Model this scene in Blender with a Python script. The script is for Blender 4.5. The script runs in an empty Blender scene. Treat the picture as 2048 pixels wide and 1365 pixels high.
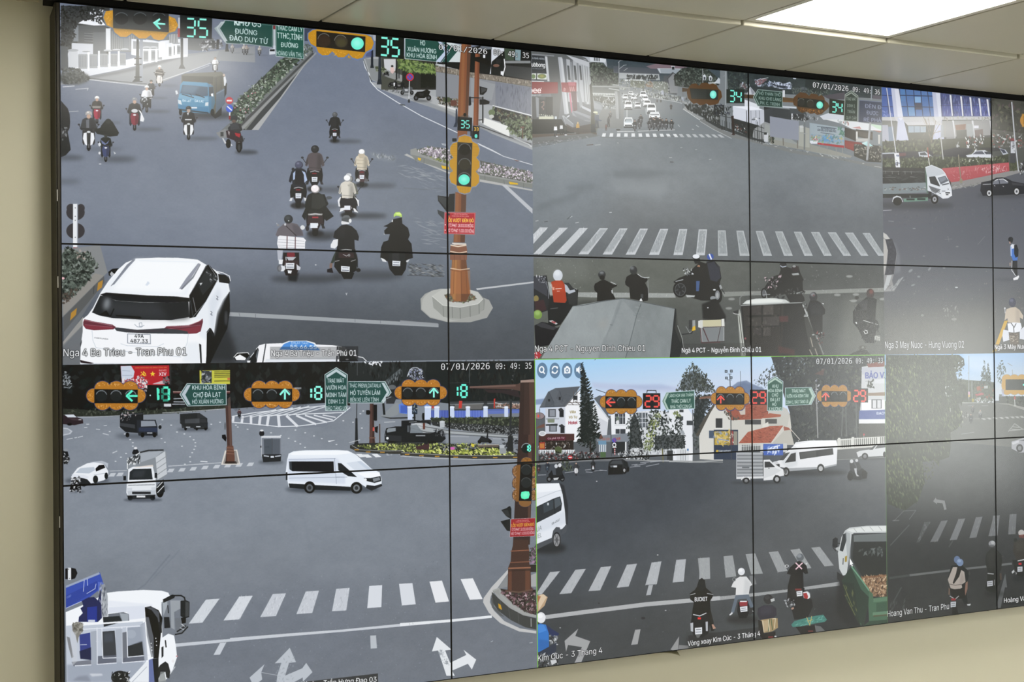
import bpy, bmesh, math
import numpy as np
from mathutils import Vector, Matrix

S = bpy.context.scene
COL = S.collection

# ---------------------------------------------------------------- camera (solved from the panel seams)
F_PX = 2922.458                      # focal length for a 2048 px wide frame
CAM_R = np.array([[0.87974409, 0.00948506, -0.47535289],      # right
                  [-0.004995, 0.99993019, 0.01070799],        # down
                  [0.47542128, -0.00704591, 0.87973005]])     # forward   (x right, y down, z into the wall)
CAM_C = np.array([-0.84208966, 1.00068966, -4.23305869])      # camera from the top left corner of the video wall
PW, PH = 1.2133, 0.6844              # pitch of one display panel
Z_TOP = 2.60                         # top of the video wall above the floor

def W3(v):                           # (x right, y down, z into wall) -> world: the panels' front plane is Y = 0
    return Vector((v[0], v[2], Z_TOP - v[1]))

cam = bpy.data.cameras.new('camera'); cam_o = bpy.data.objects.new('camera', cam); COL.objects.link(cam_o)
cam.sensor_fit = 'HORIZONTAL'; cam.sensor_width = 36.0; cam.lens = F_PX / 2048 * 36.0
cam.clip_start = 0.05; cam.clip_end = 100
def D3(v): return Vector((v[0], v[2], -v[1]))
r_, d_, f_ = (D3(CAM_R[i]) for i in range(3))
M = Matrix((r_, -d_, -f_)).transposed().to_4x4(); M.translation = W3(CAM_C)
cam_o.matrix_world = M
S.camera = cam_o

# ---------------------------------------------------------------- view, world, lights
S.view_settings.view_transform = 'Standard'; S.view_settings.look = 'None'
S.view_settings.exposure = 0.0; S.view_settings.gamma = 1.0; S.view_settings.use_curve_mapping = False
LAMP_W = 18.5                         # emission of the ceiling light diffusers
DAY = 15.0                            # sky brightness outside the window
SCREEN, SCR_ROUGH = 1.0, 0.27        # brightness of the lit screens, gloss of their matt glass
w = bpy.data.worlds.new('daylight'); S.world = w; w.use_nodes = True
bg = w.node_tree.nodes['Background']; bg.inputs['Color'].default_value = (.95, .97, .93, 1); bg.inputs['Strength'].default_value = DAY
# ---------------------------------------------------------------- helpers
def mat(name, col, rough=.6, spec=.5, metal=0.0, noise=0.0, scale=30.0, bump=0.0, emit=None, strength=0.0, stretch=(1, 1, 1)):
    m = bpy.data.materials.new(name); m.use_nodes = True
    nt = m.node_tree; b = nt.nodes['Principled BSDF']
    b.inputs['Base Color'].default_value = (*col, 1); b.inputs['Roughness'].default_value = rough
    b.inputs['Metallic'].default_value = metal; b.inputs['Specular IOR Level'].default_value = spec
    if emit: b.inputs['Emission Color'].default_value = (*emit, 1); b.inputs['Emission Strength'].default_value = strength
    if noise or bump:
        tc = nt.nodes.new('ShaderNodeTexCoord'); mp = nt.nodes.new('ShaderNodeMapping'); mp.inputs['Scale'].default_value = stretch
        n = nt.nodes.new('ShaderNodeTexNoise'); n.inputs['Scale'].default_value = scale; n.inputs['Detail'].default_value = 6
        nt.links.new(tc.outputs['Object'], mp.inputs['Vector']); nt.links.new(mp.outputs['Vector'], n.inputs['Vector'])
        if noise:
            r = nt.nodes.new('ShaderNodeMapRange'); r.inputs['To Min'].default_value = 1 - noise; r.inputs['To Max'].default_value = 1 + noise
            nt.links.new(n.outputs['Fac'], r.inputs['Value'])
            x = nt.nodes.new('ShaderNodeMix'); x.data_type = 'RGBA'; x.blend_type = 'MULTIPLY'; x.inputs[0].default_value = 1
            x.inputs[6].default_value = (*col, 1); nt.links.new(r.outputs['Result'], x.inputs[7]); nt.links.new(x.outputs[2], b.inputs['Base Color'])
        if bump:
            bp = nt.nodes.new('ShaderNodeBump'); bp.inputs['Strength'].default_value = bump; bp.inputs['Distance'].default_value = .002
            nt.links.new(n.outputs['Fac'], bp.inputs['Height']); nt.links.new(bp.outputs['Normal'], b.inputs['Normal'])
    return m

def add_box(bm, x0, x1, y0, y1, z0, z1, bev=0.0):
    v = [bm.verts.new((x, y, z)) for x in (x0, x1) for y in (y0, y1) for z in (z0, z1)]
    fs = [bm.faces.new([v[i] for i in q]) for q in ((0, 1, 3, 2), (4, 6, 7, 5), (0, 4, 5, 1), (2, 3, 7, 6), (0, 2, 6, 4), (1, 5, 7, 3))]
    if bev:
        es = {e_ for f in fs for e_ in f.edges}
        bmesh.ops.bevel(bm, geom=list(es), offset=bev, segments=3, affect='EDGES', profile=.5)

def add_prism(bm, pts, axis, a0, a1):
    """closed outline extruded along an axis ('X','Y','Z')"""
    def P(u, v, w): return {'X': (w, u, v), 'Y': (u, w, v), 'Z': (u, v, w)}[axis]
    A = [bm.verts.new(P(u, v, a0)) for u, v in pts]; B = [bm.verts.new(P(u, v, a1)) for u, v in pts]
    bm.faces.new(A); bm.faces.new(B[::-1])
    n = len(pts)
    for i in range(n): bm.faces.new((A[i], B[i], B[(i + 1) % n], A[(i + 1) % n]))

def obj(name, bm, m, parent=None, smooth=False):
    bmesh.ops.recalc_face_normals(bm, faces=bm.faces[:])
    me = bpy.data.meshes.new(name); bm.to_mesh(me); bm.free()
    me.materials.append(m)
    if smooth:
        for f in me.polygons: f.use_smooth = True
    o = bpy.data.objects.new(name, me); COL.objects.link(o)
    if parent: o.parent = parent
    return o

def struct(name, bm, m, parent=None):
    o = obj(name, bm, m, parent)
    if parent is None: o['kind'] = 'structure'
    return o

def thing(name, label, cat, loc, group=None):
    o = bpy.data.objects.new(name, None); COL.objects.link(o)
    o.location = loc; o.empty_display_size = .1
    o['label'] = label; o['category'] = cat
    if group: o['group'] = group
    return o

def boxes(*bs, bev=0.0):
    bm = bmesh.new()
    for b in bs: add_box(bm, *b, bev=bev)
    return bm

# ---------------------------------------------------------------- the room
DEP = 0.077                          # depth of a display panel: its back is on the wall
ZC = Z_TOP + 0.02                    # underside of the ceiling tiles next to the video wall
XL, XR, YB, ZT = -2.8, 6.3, -6.6, 2.95
M_WALL = mat('cream wall paint', (.66, .64, .515), .55, .35, noise=.03, scale=3.0, bump=.06)
M_CEIL = mat('cream ceiling tile', (.55, .53, .43), .38, .45, noise=.02, scale=5.0)
M_CEILB = mat('dark ceiling void', (.03, .03, .025), .9, .1)
M_FLOOR = mat('grey floor tile', (.66, .63, .57), .35, .4, noise=.05, scale=4.0)
M_TRIM = mat('dark brown frame', (.028, .024, .015), .42, .4)
M_BLACK = mat('black gap', (.006, .006, .006), .7, .2)
M_LAMPF = mat('white lamp frame', (.62, .60, .53), .4, .4)
M_LAMP = mat('lamp diffuser', (.9, .9, .88), .5, .2, emit=(1.0, .965, .88), strength=LAMP_W)
M_CLIP = mat('bright metal clip', (.75, .74, .68), .35, .5, .6)

struct('wall_front', boxes((XL, XR, DEP, DEP + .12, 0, ZT)), M_WALL)
M_DARK = mat('dark grey wall panelling', (.10, .105, .10), .7, .2, noise=.06, scale=6)
struct('wall_left', boxes((XL - .12, XL, YB - .12, DEP + .12, 0, ZT)), M_WALL)
struct('wall_back', boxes((XL, XR, YB - .12, YB, 0, ZT)), M_DARK)
WY0, WY1, WZ0, WZ1 = -4.0, -2.4, .65, 1.9     # window opening in the right-hand wall
struct('wall_right', boxes((XR, XR + .14, YB - .12, WY0, 0, ZT), (XR, XR + .14, WY1, DEP + .12, 0, ZT), (XR, XR + .14, WY0, WY1, 0, WZ0), (XR, XR + .14, WY0, WY1, WZ1, ZT)), M_DARK)
w_ = thing('window_1', 'white framed window in the right-hand wall', 'window', (XR, (WY0 + WY1) / 2, WZ0)); w_['kind'] = 'structure'
f = .05; wy, wz = (WY1 - WY0) / 2, WZ1 - WZ0
obj('window_frame', boxes((.03, .1, -wy, -wy + f, 0, wz), (.03, .1, wy - f, wy, 0, wz), (.03, .1, -wy, wy, 0, f), (.03, .1, -wy, wy, wz - f, wz), (.03, .1, -f / 2, f / 2, 0, wz)), M_LAMPF, w_)
gl = bpy.data.materials.new('window glass'); gl.use_nodes = True
gn = gl.node_tree; tr_ = gn.nodes.new('ShaderNodeBsdfTransparent'); gs_ = gn.nodes.new('ShaderNodeBsdfGlossy'); gs_.inputs['Roughness'].default_value = .02; mx_ = gn.nodes.new('ShaderNodeMixShader'); mx_.inputs[0].default_value = .06
gn.links.new(tr_.outputs[0], mx_.inputs[1]); gn.links.new(gs_.outputs[0], mx_.inputs[2]); gn.links.new(mx_.outputs[0], gn.nodes['Material Output'].inputs['Surface'])
obj('window_pane', boxes((.06, .066, -wy + f, -f / 2, f, wz - f), (.06, .066, f / 2, wy - f, f, wz - f)), gl, w_)
struct('floor', boxes((XL, XR, YB, DEP, -.1, 0)), M_FLOOR)

# ceiling: cream metal tiles; the row against the video wall hangs a little lower, so its edge shows
XJ = [-3.44, -2.836, -2.232, -1.628, -1.024, -.42, .184, .782, 1.381, 1.988, 2.591, 3.205, 3.81, 4.414, 5.018, 5.622, 6.226, 6.83]
Y1 = -.545
YJ = [Y1 - .604 * i for i in range(11)]
LAMPS = {(2, 3), (9, 0), (6, 0), (12, 0), (9, 4), (12, 4), (15, 4), (9, 8), (12, 8), (15, 8)}
bm = bmesh.new()
g = .004
for i in range(len(XJ) - 1):
    a, b = max(XL, XJ[i]), min(XR, XJ[i + 1])
    if b - a < .05: continue
    yf = -.004 if b > 0 else DEP - .002
    if a < 0 < b: add_box(bm, a + g, -.03, Y1 + g, DEP - .002, ZC, ZC + .03, .002); add_box(bm, -.03, b - g, Y1 + g, yf, ZC, ZC + .03, .004)
    else: add_box(bm, a + g, b - g, Y1 + g, yf, ZC, ZC + .03, .004 if b > 0 else .003)
    for k in range(len(YJ) - 1):
        if (i, k) in LAMPS: continue
        add_box(bm, a + g, b - g, max(YB, YJ[k + 1]) + g, YJ[k] - g, ZC + .013, ZC + .03, .002)
struct('ceiling', bm, M_CEIL)
struct('gap_shade', boxes((-.03, 4 * PW, .004, DEP, Z_TOP + .003, ZC + .05)), M_BLACK)  # black filler painting in the shade of the gap above the panels
struct('trim_1', boxes((XL, XR, YB, DEP, ZC + .2, ZC + .22)), M_CEILB)
# rough plaster bead where the ceiling meets the bare wall on the left
bm = bmesh.new()
rr = np.random.default_rng(3)
xs = np.arange(XL, -.028, .012); ring = []
for x in xs:
    d = .006 + .004 * rr.random(); e_ = .007 + .006 * rr.random()
    ring.append([bm.verts.new((x, DEP + .002, ZC - e_)), bm.verts.new((x, DEP - d * .5, ZC - e_ * .8)), bm.verts.new((x, DEP - d, ZC - e_ * .25)), bm.verts.new((x, DEP - d * 1.1, ZC + .004))])
for A, B in zip(ring, ring[1:]):
    for k in range(3): bm.faces.new((A[k], A[k + 1], B[k + 1], B[k]))
struct('trim_2', bm, mat('plaster bead', (.50, .44, .30), .7, .3, noise=.1, scale=60))

# ceiling lamps: only the right-hand one of the first row is in the frame, its row mates show in reflections, the rest are added light
for (i, k) in sorted(LAMPS):
    x0, x1, y0, y1 = XJ[i], XJ[i + 1], YJ[k + 1], YJ[k]
    cx, cy = (x0 + x1) / 2, (y0 + y1) / 2
    seen = (i, k) == (9, 0)
    lab = 'square white ceiling light panel glowing above the video wall' if seen else 'unseen square ceiling light panel, set along the same ceiling to light the room'
    t = thing('ceiling_light', lab, 'light', (cx, cy, ZC + .014), 'square ceiling lights')
    hx_, hy_ = (x1 - x0) / 2 - .004, (y1 - y0) / 2 - .004; fw = .024
    obj('lamp_frame', boxes((-hx_, hx_, hy_ - fw, hy_, 0, .028), (-hx_, hx_, -hy_, -hy_ + fw, 0, .028), (-hx_, -hx_ + fw, -hy_ + fw, hy_ - fw, 0, .028), (hx_ - fw, hx_, -hy_ + fw, hy_ - fw, 0, .028)), M_LAMPF, t)
    obj('diffuser', boxes((-hx_ + fw, hx_ - fw, -hy_ + fw, hy_ - fw, .003, .012)), M_LAMP, t)
# ---------------------------------------------------------------- the video picture shown by the wall
# The wall plays one signal: six street-camera feeds. It is drawn here shape by shape into one
# picture in wall coordinates (metres), which the display panels then show as their emission.
PPM = 850.0
VW, VH = 4 * PW, 3 * PH
CW, CH = int(VW * PPM), int(VH * PPM)
CAN = np.zeros((CH, CW, 3), np.float32)
rng = np.random.default_rng(7)
CLIP = [0, 0, CW, CH]
FR = [0.0, 0.0, 1.0]

def to_wall(x, y):
    """photo pixels -> metres on the plane of the video wall (x right, y down)"""
    dx = (x - 1024.0) / F_PX; dy = (y - 682.5) / F_PX
    d0 = CAM_R[0, 0] * dx + CAM_R[1, 0] * dy + CAM_R[2, 0]
    d1 = CAM_R[0, 1] * dx + CAM_R[1, 1] * dy + CAM_R[2, 1]
    d2 = CAM_R[0, 2] * dx + CAM_R[1, 2] * dy + CAM_R[2, 2]
    t = -CAM_C[2] / d2
    return CAM_C[0] + t * d0, CAM_C[1] + t * d1

def feed(x0, x1, y0, y1):
    CLIP[:] = [int(round(x0 * PPM)), int(round(y0 * PPM)), int(round(x1 * PPM)), int(round(y1 * PPM))]

def Z(x0, y0, s):
    FR[:] = [x0, y0, s]

def cpts(pts):
    a = np.array(pts.split() if isinstance(pts, str) else pts, float).reshape(-1, 2)
    X, Y = to_wall(a[:, 0] / FR[2] + FR[0], a[:, 1] / FR[2] + FR[1])
    return np.stack([X * PPM, Y * PPM], 1)

def hx(c):
    if isinstance(c, str):
        if len(c) == 3: c = c[0] * 2 + c[1] * 2 + c[2] * 2
        return np.array([int(c[i:i + 2], 16) for i in (0, 2, 4)], np.float32)
    return np.array(c, np.float32)

SS = 4
def cover(polys, pad=0):
    """anti-aliased coverage of closed polygons (canvas pixels) -> x0, y0, mask"""
    al = np.concatenate(polys)
    x0 = max(CLIP[0], int(math.floor(al[:, 0].min())) - pad); x1 = min(CLIP[2], int(math.ceil(al[:, 0].max())) + pad + 1)
    y0 = max(CLIP[1], int(math.floor(al[:, 1].min())) - pad); y1 = min(CLIP[3], int(math.ceil(al[:, 1].max())) + pad + 1)
    if x1 <= x0 or y1 <= y0: return None
    w, h = x1 - x0, y1 - y0
    A = np.concatenate(polys); B = np.concatenate([np.roll(p, -1, 0) for p in polys])
    dy = B[:, 1] - A[:, 1]
    k = np.abs(dy) > 1e-9; A = A[k]; B = B[k]; dy = dy[k]
    sg = np.where(dy > 0, 1.0, -1.0)
    lo = np.minimum(A[:, 1], B[:, 1]); hi = np.maximum(A[:, 1], B[:, 1])
    r0 = np.ceil((lo - y0) * SS - .5).astype(int).clip(0, h * SS); r1 = np.ceil((hi - y0) * SS - .5).astype(int).clip(0, h * SS)
    n = r1 - r0; k = n > 0
    if not k.any(): return None
    A = A[k]; B = B[k]; sg = sg[k]; r0 = r0[k]; n = n[k]; dy = dy[k]
    idx = np.repeat(np.arange(len(n)), n)
    rows = np.arange(n.sum()) - np.repeat(np.cumsum(n) - n, n) + r0[idx]
    ys = (rows + .5) / SS + y0
    xs = (A[idx, 0] + (ys - A[idx, 1]) / dy[idx] * (B[idx, 0] - A[idx, 0]) - x0).clip(0, w)
    xi = np.floor(xs).astype(int); fr = xs - xi; pr = rows // SS
    base = pr * (w + 2) + xi
    v = sg[idx] / SS
    acc = np.bincount(base, v * (1 - fr), minlength=h * (w + 2)) + np.bincount(base + 1, v * fr, minlength=h * (w + 2))[:h * (w + 2)]
    m = np.clip(np.abs(np.cumsum(acc.reshape(h, w + 2), 1)[:, :w]), 0, 1)
    return x0, y0, m.astype(np.float32)

def box1(m, r, ax):
    n = 2 * r + 1
    p = np.pad(m, [(r + 1, r) if i == ax else (0, 0) for i in range(m.ndim)], mode='edge')
    c = np.cumsum(p, ax, dtype=np.float64)
    return ((c.take(range(n, c.shape[ax]), ax) - c.take(range(0, c.shape[ax] - n), ax)) / n).astype(np.float32)

def blurm(m, rx, ry=None):
    ry = rx if ry is None else ry
    for _ in range(2):
        if rx >= 1: m = box1(m, int(rx), 1)
        if ry >= 1: m = box1(m, int(ry), 0)
    return m

def lay(cv, col, a):
    if cv is None: return
    x0, y0, m = cv
    h, w = m.shape
    t = CAN[y0:y0 + h, x0:x0 + w]
    m = (m * a)[..., None]
    t += (col - t) * m

def scl(P):
    """canvas pixels per frame unit near these points"""
    x, y = P.mean(0)
    px = (x / PPM); d = math.hypot(px - CAM_C[0], CAM_C[2])
    return PPM * (d * 0.98) / F_PX / FR[2]

def p(col, pts, a=1.0, b=0, g=None):
    """filled polygon; g = (colour2, x0, y0, x1, y1) blends col -> colour2 along that line; b = soft edge"""
    P = cpts(pts)
    r = int(round(b * scl(P))) if b else 0
    cv = cover([P], 2 * r + 1 if r else 0)
    if cv is None: return
    if r: cv = (cv[0], cv[1], blurm(cv[2], r))
    c = hx(col)
    if g is not None:
        c2 = hx(g[0]); q = cpts(g[1:5]); d = q[1] - q[0]; L = (d * d).sum()
        h, w = cv[2].shape
        yy, xx = np.mgrid[cv[1]:cv[1] + h, cv[0]:cv[0] + w].astype(np.float32)
        t = (((xx - q[0, 0]) * d[0] + (yy - q[0, 1]) * d[1]) / L).clip(0, 1)[..., None]
        c = c + (c2 - c) * t
    lay(cv, c, a)

def e(col, cx, cy, rx, ry=None, a=1.0, b=0, rot=0.0, a0=0, a1=360):
    ry = rx if ry is None else ry
    t = np.radians(np.linspace(a0, a1, 25)); c, s = math.cos(math.radians(rot)), math.sin(math.radians(rot))
    X, Y = rx * np.cos(t), ry * np.sin(t)
    p(col, np.stack([cx + X * c - Y * s, cy + X * s + Y * c], 1), a, b)

def seg(A, B, w):
    d = B - A; L = math.hypot(*d) or 1e-6; n = np.array([-d[1], d[0]]) / L * w / 2; u = d / L * w * .18
    return np.array([A - u + n, B + u + n, B + u - n, A - u - n])

def l(col, w, pts, a=1.0, b=0):
    """stroke"""
    P = np.array(pts.split() if isinstance(pts, str) else pts, float).reshape(-1, 2)
    polys = [cpts(seg(P[i], P[i + 1], w)) for i in range(len(P) - 1)]
    r = int(round(b * scl(polys[0]))) if b else 0
    cv = cover(polys, 2 * r + 1 if r else 0)
    if cv is None: return
    if r: cv = (cv[0], cv[1], blurm(cv[2], r))
    lay(cv, hx(col), a)

def ls(col, w, *pp, a=1.0):
    for q in pp: l(col, w, q, a)

def R(col, x0, y0, x1, y1, a=1.0, b=0):
    p(col, [x0, y0, x1, y0, x1, y1, x0, y1], a, b)

def valnoise(h, w, cell, sx=1.0):
    gh, gw = int(h / cell) + 3, int(w / (cell * sx)) + 3
    g = rng.random((gh, gw), dtype=np.float32)
    yy = np.arange(h) / cell; xx = np.arange(w) / (cell * sx)
    yi = yy.astype(int); xi = xx.astype(int); fy = (yy - yi).astype(np.float32); fx = (xx - xi).astype(np.float32)
    fy = fy * fy * (3 - 2 * fy); fx = fx * fx * (3 - 2 * fx)
    a = g[yi][:, xi]; b_ = g[yi][:, xi + 1]; c = g[yi + 1][:, xi]; d = g[yi + 1][:, xi + 1]
    fx = fx[None]; fy = fy[:, None]
    return (a * (1 - fx) + b_ * fx) * (1 - fy) + (c * (1 - fx) + d * fx) * fy - .5

def grain(pts, amp=6, cells=((3, .5), (14, .6), (60, 1.0)), sx=1.6):
    """uneven tone of a surface (asphalt, render, cloth)"""
    cv = cover([cpts(pts)])
    if cv is None: return
    x0, y0, m = cv; h, w = m.shape
    n = sum(k * valnoise(h, w, c, sx) for c, k in cells)
    CAN[y0:y0 + h, x0:x0 + w] += (n * m * amp)[..., None]

def fol(pts, pal, n, size, a=.9, asp=2.2, dirn=None):
    """foliage: n small leaf strokes of mixed colours inside a polygon"""
    P = cpts(pts); cv = cover([P])
    if cv is None: return
    x0, y0, m = cv; h, w = m.shape
    s = size * scl(P); cols = [hx(c) for c in pal]
    X = rng.random(n * 3) * w; Y = rng.random(n * 3) * h
    k = m[Y.astype(int).clip(0, h - 1), X.astype(int).clip(0, w - 1)] > .5
    X = X[k][:n] + x0; Y = Y[k][:n] + y0
    n = len(X)
    th = rng.random(n) * math.pi if dirn is None else np.radians(dirn) + (rng.random(n) - .5) * .7
    L = s * (.5 + rng.random(n)); ci = rng.integers(0, len(cols), n)
    u = np.stack([np.cos(th), np.sin(th)], 1) * L[:, None]; v = np.stack([-u[:, 1], u[:, 0]], 1) / asp
    C = np.stack([X, Y], 1)
    Q = np.stack([C - u, C + v, C + u, C - v], 1)
    for i in range(n): lay(cover([Q[i]]), cols[ci[i]], a)

_tx = {}
def face(name):                      # lettering faces that ship inside Blender itself
    try: return bpy.data.fonts.load(bpy.utils.resource_path('LOCAL') + '/datafiles/fonts/' + name + '.woff2', check_existing=True)
    except Exception: return None
SANS, MONO = face('Inter'), face('DejaVuSansMono')
def glyphs(s, font=None):
    k = (s, font)
    if k not in _tx:
        cu = bpy.data.curves.new('lettering', 'FONT'); cu.body = s
        if font is not None: cu.font = font
        cu.space_character = 1.0; cu.resolution_u = 3
        ob = bpy.data.objects.new('lettering', cu); bpy.context.scene.collection.objects.link(ob)
        dg = bpy.context.evaluated_depsgraph_get(); c2 = ob.evaluated_get(dg).to_curve(dg)
        outl = []
        for sp in c2.splines:
            B = [(np.array(q.co[:2]), np.array(q.handle_left[:2]), np.array(q.handle_right[:2])) for q in sp.bezier_points]
            pts = []
            for i, (c0, _, h0) in enumerate(B):
                c1, h1, _ = B[(i + 1) % len(B)]
                for t in (0, .25, .5, .75): pts.append(c0 * (1 - t) ** 3 + 3 * h0 * t * (1 - t) ** 2 + 3 * h1 * t * t * (1 - t) + c1 * t ** 3)
            if len(pts) > 2: outl.append(np.array(pts))
        ob.to_curve_clear()
        _tx[k] = outl
        bpy.data.objects.remove(ob); bpy.data.curves.remove(cu)
    return _tx[k]

FACES = [SANS, MONO]
CAPH = [np.concatenate(glyphs('H', f))[:, 1].max() for f in FACES]
def tx(s, x0, y0, x1, y1, h, col, bold=0.0, out=None, ow=1.2, a=1.0, slant=0.0, b=0, font=0):
    """lettering along the baseline (x0,y0)-(x1,y1), capitals h high, fitted to that width"""
    outl = glyphs(s, FACES[font])
    if not outl: return
    co = np.concatenate(outl)
    lo, hi = co[:, 0].min(), co[:, 0].max()
    t = (co[:, 0] - lo) / (hi - lo); v = co[:, 1] / CAPH[font]
    X = x0 + (x1 - x0) * t + slant * h * v; Y = y0 + (y1 - y0) * t - h * v
    P = cpts(np.stack([X, Y], 1).ravel())
    T = np.split(P, np.cumsum([len(q) for q in outl])[:-1])
    r = max(1, int(round(ow * scl(P)))) if out is not None else 0
    pad = 3 * r + 3
    cv = cover(list(T), pad)
    if cv is None: return
    if bold:
        d = bold * 1.3 * h * scl(P); m = cv[2]
        for u, w in ((d, 0), (-d, 0), (0, d * .6), (0, -d * .6)):
            k = cover([q + [u, w] for q in T], pad + 3)
            if k is None: continue
            ox, oy = cv[0] - k[0], cv[1] - k[1]
            a0, b0 = max(0, -oy), max(0, -ox); hh = min(m.shape[0], k[2].shape[0] - oy); ww = min(m.shape[1], k[2].shape[1] - ox)
            if hh > a0 and ww > b0: m[a0:hh, b0:ww] = np.maximum(m[a0:hh, b0:ww], k[2][a0 + oy:hh + oy, b0 + ox:ww + ox])
    if out is not None:
        m = np.clip(blurm(cv[2], r) * 3.2, 0, 1)
        lay((cv[0], cv[1], m), hx(out), .85 * a)
    if b: cv = (cv[0], cv[1], blurm(cv[2], max(1, int(b * scl(P)))))
    lay(cv, hx(col), a)

def soften(pts, r, a=1.0):
    """low resolution or haze-free blur of part of a feed"""
    P = cpts(pts); k = max(1, int(round(r * scl(P))))
    cv = cover([P], 0)
    if cv is None: return
    x0, y0, m = cv; h, w = m.shape
    t = CAN[y0:y0 + h, x0:x0 + w]
    t += (blurm(t.copy(), k) - t) * (m * a)[..., None]

def grade(k, gain, sub=.006):
    """camera tone of one feed: calmer greys, deeper blacks"""
    t = CAN[CLIP[1]:CLIP[3], CLIP[0]:CLIP[2]]
    m = t.mean(2, keepdims=True); ch = (t.max(2) - t.min(2))[..., None]
    q = ((m + (t - m) * (k + (1 - k) * (ch / 80).clip(0, 1))).clip(0, 255) / 255) ** 2.2
    hi = q.max(2, keepdims=True); w_ = gain + (1 - gain) * ((hi - .45) / .3).clip(0, 1)
    t[:] = 255 * (q * w_ - sub).clip(0, 1) ** (1 / 2.2)

SEG7 = {'0': 'abcdef', '1': 'bc', '2': 'abged', '3': 'abgcd', '4': 'fgbc', '5': 'afgcd', '6': 'afgedc', '7': 'abc', '8': 'abcdefg', '9': 'abcdfg'}
def digits(s, x0, y0, x1, y1, w, col, slope=0.0, lean=0.0):
    """seven-segment counter"""
    n = len(s); dw = (x1 - x0) / (n + .42 * (n - 1)); hgt = y1 - y0
    for i, ch in enumerate(s):
        bx = x0 + i * dw * 1.42
        def q(u, v): return [bx + u * dw - lean * v * hgt, y0 + v * hgt + slope * (bx + u * dw - x0)]
        k = .14
        S = {'a': q(k, 0) + q(1 - k, 0), 'b': q(1, k / 1.5) + q(1, .5 - k / 1.5), 'c': q(1, .5 + k / 1.5) + q(1, 1 - k / 1.5), 'd': q(k, 1) + q(1 - k, 1),
             'e': q(0, .5 + k / 1.5) + q(0, 1 - k / 1.5), 'f': q(0, k / 1.5) + q(0, .5 - k / 1.5), 'g': q(k, .5) + q(1 - k, .5)}
        for c in SEG7[ch]: l(col, w, S[c])

def rider(x, y, h, jk='222', hl='333', bike='1a1a1c', plate=True, lean=0, skin=None, box=None, shoe=None, sh=1.0, seat=None, mir=True):
    """motorbike rider seen from behind; x,y = tyre on the road, h = total height (frame units)"""
    def q(*v): return [x + v[i] * h + (lean * h * (-v[i + 1]) if i % 2 == 0 else 0) if i % 2 == 0 else y + v[i] * h for i in range(len(v))]
    if sh: e('23282d', x + .42 * h, y - .02 * h, .52 * h, .06 * h, .45 * sh, .05 * h)
    e('15171a', x, y - .04 * h, .17 * h, .07 * h, .8, .02 * h)
    p('0f1012', q(-.055, -.28, .055, -.28, .06, -.03, .03, .01, -.03, .01, -.06, -.03))
    p(bike, q(-.115, -.36, -.1, -.46, .1, -.46, .115, -.36, .1, -.2, .06, -.12, -.06, -.12, -.1, -.2))
    p('0c0c0e', q(-.16, -.5, -.08, -.54, -.08, -.32, -.12, -.2, -.17, -.2, -.185, -.34)); p('0c0c0e', q(.16, -.5, .08, -.54, .08, -.32, .12, -.2, .17, -.2, .185, -.34))
    for s in (-1, 1): p(shoe or '2a2a2c', q(.12 * s, -.22, .17 * s, -.21, .2 * s, -.14, .14 * s, -.14))
    l('b9bec6', .018 * h, q(-.1, -.42, 0, -.445, .1, -.42)); R('7d2028', x - .05 * h, y - .4 * h, x + .05 * h, y - .37 * h)
    if plate:
        p('dfe6f2', q(-.065, -.31, .065, -.31, .06, -.2, -.06, -.2)); l('7c8494', .012 * h, q(-.04, -.275, .04, -.275)); l('7c8494', .014 * h, q(-.045, -.235, .045, -.235))
    j = hx(jk); jd = j * .62
    p(j, q(-.11, -.835, -.155, -.8, -.195, -.68, -.215, -.57, -.175, -.54, -.14, -.6, -.135, -.45, .135, -.45, .14, -.6, .175, -.54, .215, -.57, .195, -.68, .155, -.8, .11, -.835, .05, -.86, -.05, -.86))
    p(jd, q(.06, -.82, .13, -.8, .17, -.62, .14, -.46, .05, -.46), .6, .03 * h); p(jd, q(-.16, -.6, -.2, -.55, -.19, -.66, -.15, -.76), .7)
    l(jd, .015 * h, q(-.13, -.52, .12, -.5), .6)
    if skin: e(skin, x + lean * .9 * h, y - .87 * h, .05 * h, .04 * h)
    hc = hx(hl); X = x + lean * .93 * h
    e(hc * .7, X, y - .93 * h, .088 * h, .085 * h); e(hc, X - .008 * h, y - .94 * h, .076 * h, .07 * h); e(np.minimum(hc + 60, 255), X - .02 * h, y - .965 * h, .03 * h, .022 * h, .7, .01 * h)
    if mir:
        for s in (-1, 1):
            l('1c1c1e', .012 * h, q(.2 * s, -.62, .27 * s, -.72)); e('2b3036', x + (.28 * s + lean * .73) * h, y - .74 * h, .03 * h, .022 * h)
    if box:
        p(box, q(-.2, -.62, .2, -.62, .19, -.42, -.19, -.42)); l(hx(box) * .7, .012 * h, q(-.2, -.55, .2, -.55))

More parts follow.
